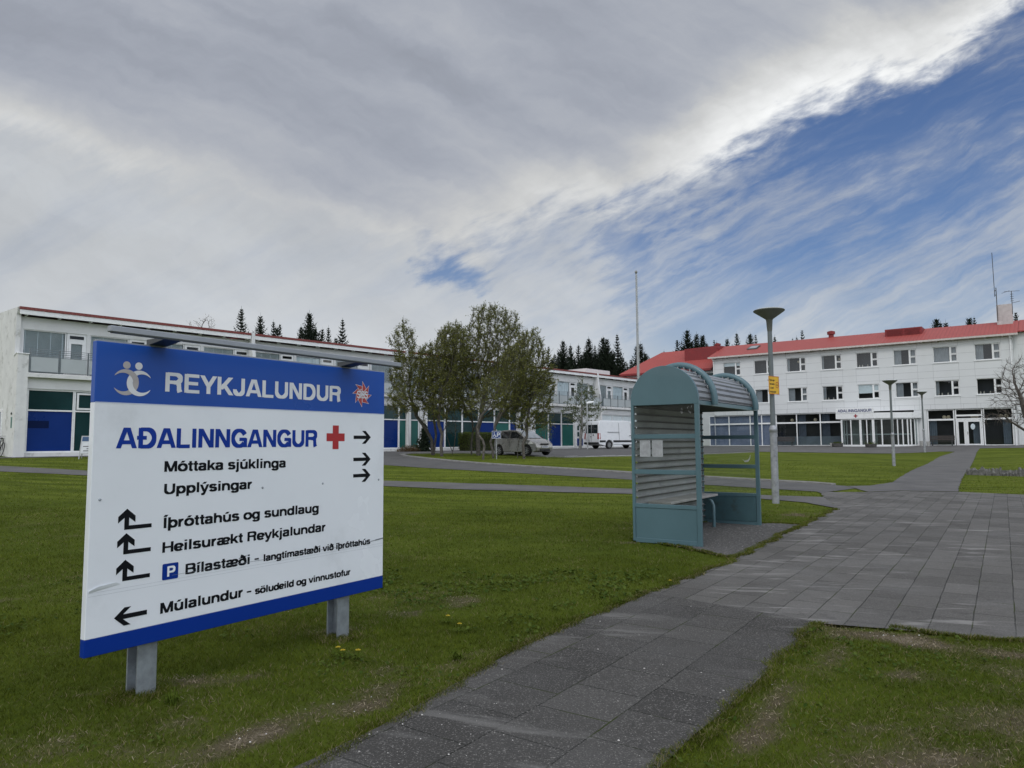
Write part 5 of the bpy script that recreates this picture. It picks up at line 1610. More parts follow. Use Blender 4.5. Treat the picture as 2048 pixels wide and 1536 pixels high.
    # bench
    mb = MB(); mb.box(.06, .46, .45, L - .45, .56, .60, BF); se = mb.build('bench_seat', mat('bench_board', (.33, .32, .30), .7, var=.2, scale=4), b, bevel=.006, seg=1)
    for off in (.62, L - .7):
        mb = MB(); mb.tube([BF(.10, off, .52), BF(.34, off, .52), BF(.42, off, .48), BF(.455, off, .40), BF(.455, off, .2), BF(.455, off, 0)], .03, 10); mb.build('bench_leg', teal, b, smooth=True)
    # two framed timetables behind the near glass
    for s in (.14, .345):
        mb = MB(); frame_bars(mb, BF, s, s + .175, 1.33, 1.585, .012, .014, .01); f = mb.build('timetable', mat('grey_frame', (.36, .38, .39), .5), b)
        mb = MB(); mb.box(s + .0145, s + .1605, .014, .018, 1.3445, 1.5705, BF); mb.build('paper', mat('timetable_paper', (.36, .37, .38), .8, var=.25, scale=12), f)
        mb = MB()
        for j in range(5): mb.box(s + .03 + j * .026, s + .034 + j * .026, .0128, .0136, 1.36, 1.55 - .03 * (j % 2), BF)
        mb.build('ruling', mat('paper_print', (.28, .29, .30), .8), f)
    # bird-shaped sticker on the far glass
    mb = MB(); o3 = L - .0262
    mb.face([BF(s, o3, t) for s, t in [(.80, 1.24), (.84, 1.20), (.90, 1.215), (.935, 1.25), (.95, 1.31), (.955, 1.31), (.945, 1.235), (.91, 1.185), (.85, 1.175)]])
    mb.build('bird_sticker', mat('sticker_white', (.60, .61, .60), .6), g2)
    # scratches on the near glass
    mb = MB(); rg = random.Random(4)
    for i in range(9):
        s = rg.uniform(.8, 1.0); t = rg.uniform(1.98, 2.10); e = rg.uniform(-.03, .03)
        mb.face([BF(s, .0235, t), BF(s + .004, .0235, t), BF(s + e + .004, .0235, t + .03), BF(s + e, .0235, t + .03)])
    mb.build('scratches', mat('scratch', (.42, .43, .43), .6), g1)
    return b
bus_shelter()

# ================================================================== lamps, poles and small signs
galvp = mat('galvanised_pole', (.35, .36, .38), .45, metal=.45, var=.3, scale=7, dirt=(.17, .18, .19), dscale=5, damt=.6)
darkpole = mat('grey_green_pole', (.135, .155, .16), .5, var=.12, scale=4)
head_m = mat('lamp_head', (.115, .12, .105), .5, var=.08)
def park_lamp(loc, label):
    b = thing('park_lamp', loc, label, 'street lamp', 'park lamps along the entrance path')
    x, y, z = loc
    mb = MB(); mb.lathe([(.085, -.3), (.085, 1.62), (.085, 1.66), (.10, 1.68), (.10, 1.74), (.07, 1.82)], loc, 18); mb.build('base_pole', galvp, b, smooth=True)
    mb = MB(); mb.lathe([(.06, 1.80), (.055, 4.22)], loc, 16); mb.build('pole', darkpole, b, smooth=True)
    mb = MB(); mb.lathe([(.052, 4.15), (.062, 4.20), (.078, 4.44), (.092, 4.47), (.37, 4.665), (.378, 4.685), (.365, 4.70)], loc, 32)
    hd = mb.build('lamp_head', head_m, b, smooth=True)
    mb = MB(); mb.lathe([(.362, 4.697), (.30, 4.725), (.15, 4.75), (.02, 4.755)], loc, 28); mb.build('lamp_cover', mat('lamp_cover', (.45, .48, .46), .35), hd, smooth=True)
    return b
lp = [(6.433, 17.737, .134), (20.903, 39.584, .198), (31.89, 55.787, .67)]
P1 = park_lamp(lp[0], 'tall park lamp with a cone head and a yellow notice, beside the bus shelter')
dup(P1, lp[1], label='middle one of three park lamps, standing in the lawn before the porch')
dup(P1, lp[2], label='farthest park lamp with a cone head, at the lawn corner near the double door')

NF = Frame((6.433, 17.737, .134), .95)
def no_smoking_sign():
    b = thing('no_smoking_sign', (6.433, 17.70, 2.9), 'yellow no smoking notice with red border fixed to the near lamp pole', 'sign')
    yel = mat('sign_yellow', (.72, .42, .012), .45, var=.08, scale=6); rd = mat('notice_red', (.38, .02, .015), .5); bk = mat('notice_black', (.012, .012, .012), .6)
    x0, x1, y0, y1, o = -.215, .20, 2.585, 3.035, -.075
    mb = MB(); mb.box(x0, x1, o, o + .012, y0, y1, NF); p = mb.build('plate', yel, b, bevel=.003, seg=1)
    mb = MB(); frame_bars(mb, NF, x0 + .003, x1 - .003, y0 + .003, y1 - .003, o - .0012, .012, .001); mb.build('border', rd, b)
    for i, (s, a, e) in enumerate((('Reykingar', -.185, .02), ('bannaðar', -.185, .015), ('á svæði', -.185, -.03), ('Reykjalundar', -.185, .06))):
        mb = MB(); text(mb, s, NF, a, e, 2.945 - i * .096 - .03, .045, o - .0015, wv=.2, wh=.17); mb.build('lettering', bk, b)
    mb = MB(); cx, cy = .115, 2.82
    for i in range(28):
        a0, a1 = 2 * PI * i / 28, 2 * PI * (i + 1) / 28
        mb.face([NF(cx + r * math.cos(a), o - .0016, cy + r * 1.25 * math.sin(a)) for r, a in ((.050, a0), (.062, a0), (.062, a1), (.050, a1))])
    mb.build('ring', rd, b)
    mb = MB()
    mb.face([NF(cx - .03, o - .0014, cy - .012), NF(cx + .035, o - .0014, cy - .026), NF(cx + .036, o - .0014, cy - .012), NF(cx - .029, o - .0014, cy + .002)])
    for i in range(8): 
        a0, a1 = R(200 + i * 18), R(200 + (i + 1) * 18)
        mb.face([NF(cx - .004 + r * math.cos(a), o - .0018, cy + .035 + r * math.sin(a)) for r, a in ((.020, a0), (.027, a0), (.027, a1), (.020, a1))])
    mb.build('cigarette', bk, b)
    mb = MB(); mb.box(-.07, .07, o + .0125, .062, 2.66, 2.69, NF); mb.box(-.07, .07, o + .0125, .062, 2.93, 2.96, NF); mb.build('clamp', galvp, b)
no_smoking_sign()

def flagpole():
    x, y = 8.30, 47.0; z = gz(x, y)
    b = thing('flagpole', (x, y, z), 'tall white flagpole with a ball finial behind the bus shelter', 'flagpole')
    mb = MB(); mb.lathe([(.11, -.2), (.085, 5), (.055, 11.98)], (x, y, z), 14); mb.build('pole', mat('pole_white', (.36, .375, .38), .5, var=.1), b, smooth=True)
    mb = MB(); mb.lathe([(.02, 11.98), (.075, 12.03), (.095, 12.1), (.075, 12.17), (.02, 12.21)], (x, y, z), 12); mb.build('finial', mat('finial_grey', (.22, .22, .21), .5), b, smooth=True)
    mb = MB(); mb.tube([(x + .12, y - .05, z + 1.2), (x + .07, y - .05, z + 11.9)], .008, 4); mb.build('halyard', mat('rope', (.5, .5, .48), .8), b)
flagpole()

def wheelchair_sign():
    x, y = -.83, 37.67; z = gz(x, y)
    b = thing('parking_sign', (x, y, z), 'blue disabled parking sign with wheelchair and P on a grey pole by the silver car', 'sign')
    mb = MB(); mb.tube([(x, y, z - .1), (x, y, z + 1.55)], .032, 10); mb.build('pole', galvp, b, smooth=True)
    F = Frame((x, y - .045, z), PI / 2 - .02)
    mb = MB(); mb.box(-.235, .235, 0, .01, 1.06, 1.46, F); mb.build('plate', mat('plate_white', (.7, .72, .74), .5), b)
    mb = MB(); mb.box(-.215, .215, -.0022, -.0004, 1.08, 1.44, F); mb.build('blue_face', mat('parking_blue', (.006, .04, .21), .4), b)
    wm = mat('plate_white', (.7, .72, .74), .5)
    mb = MB(); text(mb, 'P', F, .03, .165, 1.155, .22, -.004, wv=.24, wh=.19); mb.build('lettering', wm, b)
    mb = MB()
    mb.face([F(.10, -.0044, 1.115), F(.19, -.0044, 1.115), F(.19, -.0044, 1.14), F(.10, -.0044, 1.14)])
    c = (-.10, 1.19)
    for i in range(18):
        a0, a1 = R(130 + i * 14), R(130 + (i + 1) * 14)
        mb.face([F(c[0] + r * math.cos(a), -.004, c[1] + r * math.sin(a)) for r, a in ((.052, a0), (.074, a0), (.074, a1), (.052, a1))])
    for q in ([(-.125, 1.21), (-.095, 1.21), (-.10, 1.34), (-.13, 1.34)], [(-.12, 1.235), (-.035, 1.235), (-.035, 1.21), (-.12, 1.21)], [(-.055, 1.222), (-.03, 1.228), (.012, 1.135), (-.015, 1.125)], [(-.12, 1.295), (-.05, 1.29), (-.05, 1.27), (-.12, 1.272)]):
        mb.face([F(s, -.0046 - .0003 * q[0][1], t) for s, t in q])
    mb.face([F(-.118 + .028 * math.cos(a), -.004, 1.372 + .028 * math.sin(a)) for a in np.linspace(0, 2 * PI, 13)[:-1]])
    mb.build('wheelchair_symbol', wm, b)
wheelchair_sign()

def small_lamp():
    x, y = 6.58, 63.0; z = gz(x, y)
    b = thing('street_lamp', (x, y, z), 'short street lamp with a flat white head beside the white van', 'street lamp')
    mb = MB(); mb.tube([(x, y, z - .1), (x, y, z + 4.05)], .06, 8); mb.build('pole', mat('pale_pole', (.40, .41, .41), .5), b, smooth=True)
    mb = MB(); mb.hexa([(x - .05, y - .12, z + 3.95), (x + .62, y - .12, z + 4.08), (x + .62, y + .12, z + 4.08), (x - .05, y + .12, z + 3.95), (x - .05, y - .08, z + 4.14), (x + .56, y - .08, z + 4.22), (x + .56, y + .08, z + 4.22), (x - .05, y + .08, z + 4.14)])
    mb.build('lamp_head', white_frame, b, bevel=.03, seg=1)
small_lamp()

# the lit-letter board over the porch
def entrance_sign():
    b = thing('entrance_sign', tuple(RF(14.1, -2.1, 3.2)), 'white board with blue entrance lettering and a red cross on the porch roof', 'sign')
    mb = MB(); mb.box(12.52, 15.72, -2.13, -2.05, 2.985, 3.42, RF); mb.build('board', white_frame, b)
    mb = MB(); text(mb, 'AÐALINNGANGUR', RF, 12.70, 15.55, 3.08, .26, -2.134, wv=.215, wh=.17); mb.build('lettering', mat('entrance_blue', (.006, .022, .13), .5), b)
    mb = MB(); cx, cy, a, w = 14.2, 2.72, .16, .055
    poly(mb, RF, [(cx - w, cy - a), (cx + w, cy - a), (cx + w, cy - w), (cx + a, cy - w), (cx + a, cy + w), (cx + w, cy + w), (cx + w, cy + a), (cx - w, cy + a), (cx - w, cy + w), (cx - a, cy + w), (cx - a, cy - w), (cx - w, cy - w)], -2.106)
    mb.build('cross', mat('entrance_red', (.30, .02, .025), .5), b)
    mb = MB()
    for s in (13.0, 13.9, 14.7, 15.4): mb.tube([RF(s, -2.0, 2.98), RF(s, -2.0, 3.12)], .02, 6)
    mb.build('support', dark_metal, b)
entrance_sign()

# ------------------------------------------------------------------ vegetation
_cp, _cr = R(4.732), .0058
_F = Vector((0, math.cos(_cp), math.sin(_cp))); _U = Vector((0, -math.sin(_cp), math.cos(_cp))); _X = Vector((1, 0, 0))
_RX = _X * math.cos(_cr) - _U * math.sin(_cr); _UP = _U * math.cos(_cr) + _X * math.sin(_cr)
def at(px, py, Y):
    """world point at depth Y seen at a place of the photograph (survey helper)"""
    d = _F + _RX * ((px - 1024) / 1436) + _UP * ((768 - py) / 1436)
    return Vector((0, 0, 1.55)) + d * (Y / d.y)

def leaf_material(name, c0, c1, trans=.3, rough=.6):
    m = bpy.data.materials.new(name); m.use_nodes = True
    k = NT(m.node_tree); k.n.clear()
    out = k.add('ShaderNodeOutputMaterial'); b = k.add('ShaderNodeBsdfPrincipled')
    gi = k.add('ShaderNodeNewGeometry').outputs['Random Per Island']
    co = k.add('ShaderNodeTexCoord').outputs['Object']
    f = k.m('ADD', k.m('MULTIPLY', gi, .7), k.m('MULTIPLY', k.noise(co, .9, 3, .5), .45))
    c = k.mix(f, c0, c1)
    k.l.new(c, b.inputs['Base Color']); b.inputs['Roughness'].default_value = rough; b.inputs['Specular IOR Level'].default_value = .25
    tl = k.add('ShaderNodeBsdfTranslucent'); k.l.new(c, tl.inputs[0])
    mx = k.add('ShaderNodeMixShader'); mx.inputs[0].default_value = trans
    k.l.new(b.outputs[0], mx.inputs[1]); k.l.new(tl.outputs[0], mx.inputs[2]); k.l.new(mx.outputs[0], out.inputs[0])
    return m
leaf_olive = leaf_material('young_olive_leaves', (.082, .094, .020), (.22, .23, .050))
leaf_birch = leaf_material('birch_leaves', (.050, .075, .022), (.130, .160, .060))
leaf_pale = leaf_material('pale_leaves', (.055, .11, .045), (.11, .17, .07))
leaf_hedge = leaf_material('hedge_leaves', (.030, .050, .010), (.105, .135, .022), .3)
leaf_bud = leaf_material('buds', (.10, .09, .05), (.16, .14, .07))
needle = leaf_material('spruce_needles', (.010, .018, .012), (.032, .048, .026), .05, .8)
needle_y = leaf_material('young_spruce_needles', (.014, .026, .017), (.045, .065, .035), .05, .8)
bark = mat('grey_bark', (.115, .104, .09), .9, var=.4, scale=9, bump=.6, bscale=40, dirt=(.22, .21, .19), dscale=5, damt=.5)
bark_d = mat('dark_bark', (.055, .048, .042), .9, var=.3, scale=8, bump=.4, bscale=30)
bark_w = mat('birch_bark', (.30, .29, .27), .85, var=.3, scale=8, dirt=(.07, .065, .06), dscale=9, damt=.8)

from mathutils.kdtree import KDTree

def fast_mesh(name, V, quads, m, parent, origin):
    """numpy quads -> object"""
    V = np.asarray(V, float).reshape(-1, 3) - np.array(origin)
    Q = np.asarray(quads, np.int32).reshape(-1, 4)
    me = bpy.data.meshes.new(name)
    me.vertices.add(len(V)); me.vertices.foreach_set('co', V.ravel())
    me.loops.add(Q.size); me.loops.foreach_set('vertex_index', Q.ravel())
    me.polygons.add(len(Q)); me.polygons.foreach_set('loop_start', np.arange(len(Q), dtype=np.int32) * 4)
    me.update(); me.validate()
    me.materials.append(m)
    o = bpy.data.objects.new(name, me); COL.objects.link(o)
    if parent: o.parent = parent
    return o

def leaves(P, size, rg, aspect=.55, up=.3):
    """P (n,3) -> rhombic leaf quads in random directions"""
    n = len(P)
    d = rg.normal(size=(n, 3)); d[:, 2] += up; d /= np.linalg.norm(d, axis=1)[:, None]
    q = rg.normal(size=(n, 3)); q -= d * (q * d).sum(1)[:, None]; q /= np.linalg.norm(q, axis=1)[:, None]
    s = size * (.6 + .8 * rg.random(n))[:, None]
    V = np.stack([P, P + d * s * .5 + q * s * aspect * .5, P + d * s, P + d * s * .5 - q * s * aspect * .5], 1)
    return V

def colonize_tree(name, label, stems, blobs, n_attr, seed, leafm, barkm=None, leaf=.05, per_twig=6, twigs=5, tip=.0040, step=.17, kill=.27, cat='tree', group=None, twig_len=.34, trunk_r=None, gravity=.0, radial=2.6):
    rg = np.random.default_rng(seed); barkm = barkm or bark
    # attraction points in the crown
    vol = np.array([b[1][0] * b[1][1] * b[1][2] for b in blobs]); cnt = (n_attr * vol / vol.sum()).astype(int) + 20
    A = []
    for (c, r), n in zip(blobs, cnt):
        q = rg.normal(size=(n, 3)); q /= np.linalg.norm(q, axis=1)[:, None]
        q *= (rg.random(n) ** (1 / radial))[:, None]
        A.append(np.array(c) + q * np.array(r))
    A = np.concatenate(A)
    N = []; par = []
    for st in stems:
        prev = -1
        pts = [Vector(p) for p in st]
        for a, b in zip(pts, pts[1:]):
            m = max(1, int((b - a).length / step))
            for i in range(m):
                p = a + (b - a) * i / m
                N.append(np.array(p)); par.append(prev); prev = len(N) - 1
        N.append(np.array(pts[-1])); par.append(prev)
    alive = np.ones(len(A), bool)
    for it in range(140):
        kd = KDTree(len(N))
        for i, p in enumerate(N): kd.insert(p, i)
        kd.balance()
        pull = {}
        ai = np.nonzero(alive)[0]
        if len(ai) == 0: break
        for j in ai:
            _, i, dd = kd.find(A[j])
            if dd < kill: alive[j] = False; continue
            if dd > 3.2: continue
            v = A[j] - N[i]; v = v / dd
            if i in pull: pull[i] += v
            else: pull[i] = v.copy()
        if not pull: break
        n0 = len(N)
        for i, v in pull.items():
            L = np.linalg.norm(v)
            if L < 1e-6: continue
            if par[i] >= 0:
                pd = N[i] - N[par[i]]; pd = pd / (np.linalg.norm(pd) + 1e-9)
                v = v / L + pd * .45
            v = v + rg.normal(size=3) * .22 + np.array([0, 0, -gravity]); v /= np.linalg.norm(v)
            N.append(N[i] + v * step); par.append(i)
        if len(N) > 5200 or len(N) == n0: break
    n = len(N); N = np.array(N); par = np.array(par)
    acc = np.zeros(n); kids = np.zeros(n, int)
    for i in range(n - 1, -1, -1):
        if kids[i] == 0: acc[i] = tip ** 2.15
        if par[i] >= 0: acc[par[i]] += acc[i]; kids[par[i]] += 1
    rad = acc ** (1 / 2.15)
    if trunk_r: rad = rad * min(2.3, max(.5, trunk_r / rad[0])) ** (np.clip(rad / rad[0], 0, 1) ** .8)
    base = Vector(stems[0][0])
    t = thing(name, tuple(base), label, cat, group)
    # limbs
    V = []; Q = []; k = 0
    for sides, sel in ((5, [i for i in range(n) if par[i] >= 0 and rad[i] > .03]), (3, [i for i in range(n) if par[i] >= 0 and rad[i] <= .03])):
        if not sel: continue
        ii = np.array(sel); a = N[par[ii]]; b = N[ii]; d = b - a; d /= np.linalg.norm(d, axis=1)[:, None] + 1e-9
        ref = np.where(np.abs(d[:, 2:3]) > .9, np.array([[1., 0, 0]]), np.array([[0., 0, 1]]))
        u = np.cross(d, ref); u /= np.linalg.norm(u, axis=1)[:, None]; w = np.cross(d, u)
        ra = np.minimum(rad[par[ii]], rad[ii] * 1.35)[:, None]; rb = rad[ii][:, None]
        ang = np.arange(sides) * 2 * np.pi / sides
        ringA = a[:, None] - d[:, None] * .02 + (u[:, None] * np.cos(ang)[None, :, None] + w[:, None] * np.sin(ang)[None, :, None]) * ra[:, None]
        ringB = b[:, None] + (u[:, None] * np.cos(ang)[None, :, None] + w[:, None] * np.sin(ang)[None, :, None]) * rb[:, None]
        V.append(np.concatenate([ringA, ringB], 1).reshape(-1, 3))
        m = len(ii); bs = k + np.arange(m)[:, None, None] * 2 * sides; j = np.arange(sides)
        q = np.stack([j, (j + 1) % sides, sides + (j + 1) % sides, sides + j], 1)[None]
        Q.append((bs + q).reshape(-1, 4)); k += m * 2 * sides
    fast_mesh('trunk', np.concatenate(V), np.concatenate(Q), barkm, t, base)
    # twigs with leaves
    tips = np.nonzero((rad < tip * 3.0) & (par >= 0))[0]
    reps = np.repeat(tips, twigs)
    d = N[reps] - N[par[reps]]; d /= np.linalg.norm(d, axis=1)[:, None] + 1e-9
    d = d * .9 + rg.normal(size=d.shape) * .55 + np.array([0, 0, .30 - gravity]); d /= np.linalg.norm(d, axis=1)[:, None]
    L = twig_len * (.4 + .9 * rg.random(len(reps)))[:, None]
    e = N[reps] + d * L
    side = np.cross(d, rg.normal(size=d.shape)); side /= np.linalg.norm(side, axis=1)[:, None]
    tw = np.stack([N[reps] - side * .008, N[reps] + side * .008, e + side * .002, e - side * .002], 1)
    fast_mesh('twigs', tw.reshape(-1, 3), np.arange(len(tw) * 4).reshape(-1, 4), barkm if barkm is not bark else bark_d, t, base)
    if per_twig:
        f = rg.random((len(reps), per_twig, 1)) * .9 + .12
        P = (N[reps][:, None] + d[:, None] * L[:, None] * f).reshape(-1, 3)
        lv = leaves(P, leaf, rg)
        fast_mesh('crown', lv.reshape(-1, 3), np.arange(len(lv) * 4).reshape(-1, 4), leafm, t, base)
    return t

def grd(px, Y, ):   # ground point under a bearing at depth Y
    p = at(px, 885, Y); return (p.x, Y, gz(p.x, Y))

def blob(px, py, rx, ry, Y, depth=None, dy=0):
    c = at(px, py, Y); k = Y / 1436
    return ((c.x, c.y + dy, c.z), (rx * k, depth if depth else rx * k * .9, ry * k))

def tree_group():
    G = 'trees on the parking island'
    def S(Y, *pts): return [at(x, y, Y + (q[0] if q else 0)) for (x, y, *q) in pts]
    g = lambda px, Y: Vector(grd(px, Y)) + Vector((0, 0, -.1))
    # left tree: two leaning stems
    Y = 40.6
    colonize_tree('deciduous_tree', 'broad willow with olive young leaves and two leaning stems, leftmost on the parking island',
        [[g(865, Y + 2.2), at(864, 880, Y + 2.2), at(850, 855, Y + 2), at(832, 830, Y + 1.8), at(822, 800, Y + 1.5)],
         [g(867, Y + 2.2), at(872, 870, Y + 2.2), at(868, 840, Y + 2), at(866, 805, Y + 2)],
         [at(856, 870, Y + 2.2), at(846, 845, Y + 2), at(852, 815, Y + 2)]],
        [blob(806, 690, 24, 48, Y + 1, 1.0), blob(835, 760, 58, 68, Y + 1, 1.7), blob(868, 740, 40, 58, Y + 1, 1.6), blob(895, 695, 26, 48, Y + 1, 1.0), blob(806, 800, 32, 34, Y, 1.0)],
        3300, 3, leaf_olive, leaf=.062, per_twig=5, twigs=8, trunk_r=.15)
    colonize_tree('deciduous_tree', 'upright willow with a thick grey bent trunk, second from the left on the parking island',
        [[g(884, Y), at(882, 890, Y), at(884, 868, Y), at(877, 848, Y), at(878, 825, Y), at(882, 790, Y)], [at(884, 868, Y), at(893, 850, Y), at(896, 810, Y)]],
        [blob(893, 770, 40, 62, Y, 1.5), blob(908, 700, 36, 56, Y, 1.3), blob(880, 820, 30, 30, Y, 1.1)],
        1900, 4, leaf_olive, leaf=.062, per_twig=5, twigs=8, trunk_r=.17)
    Y = 43
    colonize_tree('young_tree', 'slim V-shaped young tree in front of the clipped hedge',
        [[g(905, Y), at(905, 903, Y), at(899, 890, Y), at(894, 872, Y), at(890, 850, Y)], [at(905, 903, Y), at(909, 890, Y), at(911, 872, Y), at(911, 850, Y)]],
        [blob(906, 850, 15, 26, Y, .6), blob(892, 838, 8, 26, Y, .5)], 260, 5, leaf_birch, leaf=.05, per_twig=2, twigs=2, trunk_r=.07)
    # tallest central tree
    Y = 42.5
    colonize_tree('deciduous_tree', 'tallest tree of the parking island, wide dark twiggy crown over two stout trunks',
        [[g(943, Y + 1), at(943, 885, Y + 1), at(946, 858, Y + 1), at(944, 835, Y + 1), at(938, 800, Y + 1)], [g(957, Y), at(956, 885, Y), at(955, 860, Y), at(962, 835, Y), at(968, 790, Y)],
         [at(946, 862, Y + 1), at(960, 842, Y + 1), at(990, 815, Y + 1)], [at(944, 842, Y + 1), at(930, 815, Y + 1), at(920, 790, Y + 1)]],
        [blob(975, 655, 40, 50, Y, 1.5), blob(955, 740, 62, 72, Y, 2.2), blob(1010, 720, 46, 82, Y, 2.0), blob(930, 800, 34, 36, Y, 1.3), blob(1012, 808, 34, 34, Y, 1.3), blob(925, 690, 22, 42, Y, 1.1), blob(1022, 655, 22, 38, Y, 1.0)],
        4300, 6, leaf_olive, leaf=.060, per_twig=5, twigs=8, trunk_r=.21)
    Y = 37
    colonize_tree('deciduous_tree', 'crooked birch with a mottled S-shaped trunk left of the parking sign',
        [[g(966, Y), at(967, 905, Y), at(969, 892, Y), at(965, 880, Y), at(957, 870, Y), at(954, 855, Y), at(962, 832, Y), at(978, 815, Y)]],
        [blob(985, 790, 42, 40, Y, 1.2), blob(950, 815, 22, 22, Y, .8)], 620, 7, leaf_olive, leaf=.06, per_twig=5, twigs=4, trunk_r=.10)
    Y = 38.4
    colonize_tree('deciduous_tree', 'leaning tree with a thick pale trunk directly behind the parking sign',
        [[g(987, Y), at(985, 900, Y), at(981, 884, Y), at(989, 862, Y), at(991, 845, Y), at(1003, 818, Y), at(1015, 795, Y)], [at(991, 850, Y), at(1002, 830, Y), at(1030, 800, Y)]],
        [blob(1042, 745, 46, 62, Y, 1.6), blob(1062, 700, 28, 44, Y, 1.1), blob(1030, 795, 40, 34, Y, 1.2), blob(1088, 738, 20, 40, Y, .9)], 2300, 8, leaf_olive, leaf=.060, per_twig=5, twigs=8, trunk_r=.15)
    Y = 38.2
    colonize_tree('deciduous_tree', 'small twin-stemmed tree with pale crooked trunks in front of the silver car',
        [[g(1035, Y + .6), at(1035, 905, Y + .6), at(1037, 885, Y + .6), at(1040, 873, Y + .4), at(1047, 862, Y + .3), at(1053, 850, Y)], [g(1048, Y), at(1047, 900, Y), at(1046, 887, Y), at(1054, 872, Y), at(1053, 850, Y), at(1058, 820, Y)]],
        [blob(1066, 795, 44, 52, Y, 1.3), blob(1092, 778, 22, 26, Y, .8), blob(1050, 842, 26, 22, Y, .8), blob(1080, 845, 26, 16, Y, .7)], 1500, 9, leaf_olive, leaf=.062, per_twig=5, twigs=8, trunk_r=.075, gravity=.05)
    # tree beside the van
    Y = 64.5
    colonize_tree('birch_tree', 'slender birch with sparse green leaves between the blue panels and the van',
        [[g(1160, Y), at(1161, 880, Y), at(1164, 850, Y), at(1163, 800, Y), at(1163, 772, Y)]],
        [blob(1163, 800, 16, 42, Y, .7), blob(1150, 830, 28, 20, Y, .9), blob(1180, 822, 26, 22, Y, .9), blob(1145, 815, 16, 14, Y, .7), blob(1175, 855, 24, 12, Y, .8), blob(1178, 790, 14, 18, Y, .7)], 700, 12, leaf_birch, barkm=bark_w, leaf=.11, per_twig=7, twigs=4, step=.24, kill=.4, trunk_r=.14, tip=.010, twig_len=.5)
    Y = 58.5
    colonize_tree('young_tree', 'pale green drooping sapling in front of the teal wall panel',
        [[g(1091, Y), at(1091, 870, Y), at(1090, 845, Y)]], [blob(1090, 858, 12, 12, Y, .5), blob(1083, 866, 7, 9, Y, .4), blob(1098, 866, 7, 9, Y, .4)], 150, 13, leaf_pale, leaf=.07, per_twig=4, twigs=3, step=.2, kill=.3, gravity=.5, trunk_r=.03, twig_len=.4)
    # bare shrub on the right edge
    Y = 33
    colonize_tree('bare_shrub', 'leafless spreading shrub with grey branches at the right edge above the stone wall',
        [[g(2092, Y), at(2085, 905, Y), at(2072, 880, Y), at(2052, 862, Y), at(2025, 845, Y)], [at(2085, 905, Y), at(2090, 850, Y), at(2078, 800, Y)], [at(2080, 895, Y), at(2052, 835, Y), at(2040, 790, Y)], [at(2088, 890, Y), at(2120, 830, Y)]],
        [blob(2028, 800, 40, 48, Y, 1.2), blob(2070, 770, 60, 62, Y, 1.6), blob(2000, 825, 36, 20, Y, .8), blob(2120, 800, 60, 60, Y, 1.5), blob(2035, 835, 30, 20, Y, .8), blob(1985, 840, 30, 14, Y, .7), blob(2030, 745, 30, 26, Y, .9)], 1500, 14, leaf_bud, barkm=mat('shrub_bark', (.10, .085, .075), .9, var=.3), leaf=.022, per_twig=2, twigs=3, step=.15, kill=.27, tip=.0068, trunk_r=.09)
    # distant leafless tree over the long building
    Y = 60
    colonize_tree('bare_tree', 'leafless treetop showing above the left building roof',
        [[(at(405, 860, Y).x, Y, 1.2), at(405, 740, Y), at(403, 690, Y)]], [blob(388, 655, 17, 16, Y, .8), blob(414, 648, 17, 22, Y, .8), blob(402, 675, 22, 16, Y, .8)], 330, 15, leaf_bud, barkm=mat('shrub_bark', (.10, .085, .075), .9, var=.3), leaf=.07, per_twig=2, twigs=2, step=.22, kill=.4, tip=.011, trunk_r=.14)
tree_group()

# ---- spruces
def spruce_proto(seed, H, Rb, dens=1.0):
    rg = np.random.default_rng(seed); quads = []
    z = H * .04
    while z < H * .985:
        f = z / H; L0 = Rb * 1.75 * (1 - f) ** .86 + .04
        nb = max(5, int((8.5 - 2.5 * f) * dens))
        a0 = rg.random() * 6.28
        for b in range(nb):
            a = a0 + b * 2 * np.pi / nb + rg.normal() * .25
            L = L0 * (.62 + .55 * rg.random())
            droop = -.30 + .75 * f + rg.normal() * .08
            dx, dy = np.cos(a), np.sin(a)
            def P(q): return np.array([dx * L * q, dy * L * q, z + L * q * droop + L * .28 * q * q])
            sd = np.array([-dy, dx, 0.])
            m = max(3, int(L / .17))
            for i in range(m):
                q0 = i / m; p0 = P(q0); p1 = P((i + 1.3) / m); w = .03 + .015 * (1 - q0)
                quads.append((p0 - sd * w, p0 + sd * w, p1 + sd * w * .6, p1 - sd * w * .6))
                sl = min(L * .34, .75) * (1 - q0 * .72) * (.6 + .6 * rg.random()) + .05
                for sg in (-1, 1):
                    fw = np.array([dx, dy, droop]); dr = sd * sg * .78 + fw * .62 + np.array([0, 0, -.20 + rg.normal() * .14])
                    e = p0 + dr * sl; nn = np.cross(dr, np.array([0, 0, 1.])); nn /= np.linalg.norm(nn) + 1e-9
                    mid = p0 + dr * sl * .45
                    w2 = .05 + sl * .10
                    quads.append((p0, mid + nn * w2, e, mid - nn * w2))
                    quads.append((p0, mid + np.array([0, 0, w2 * .6]), e, mid - np.array([0, 0, w2 * 1.2])))
        z += H * (.017 + .009 * (1 - f)) / dens * (.8 + .4 * rg.random())
    # leader
    quads.append((np.array([-.03, 0, H * .95]), np.array([.03, 0, H * .95]), np.array([.008, 0, H * 1.01]), np.array([-.008, 0, H * 1.01])))
    return np.array(quads)

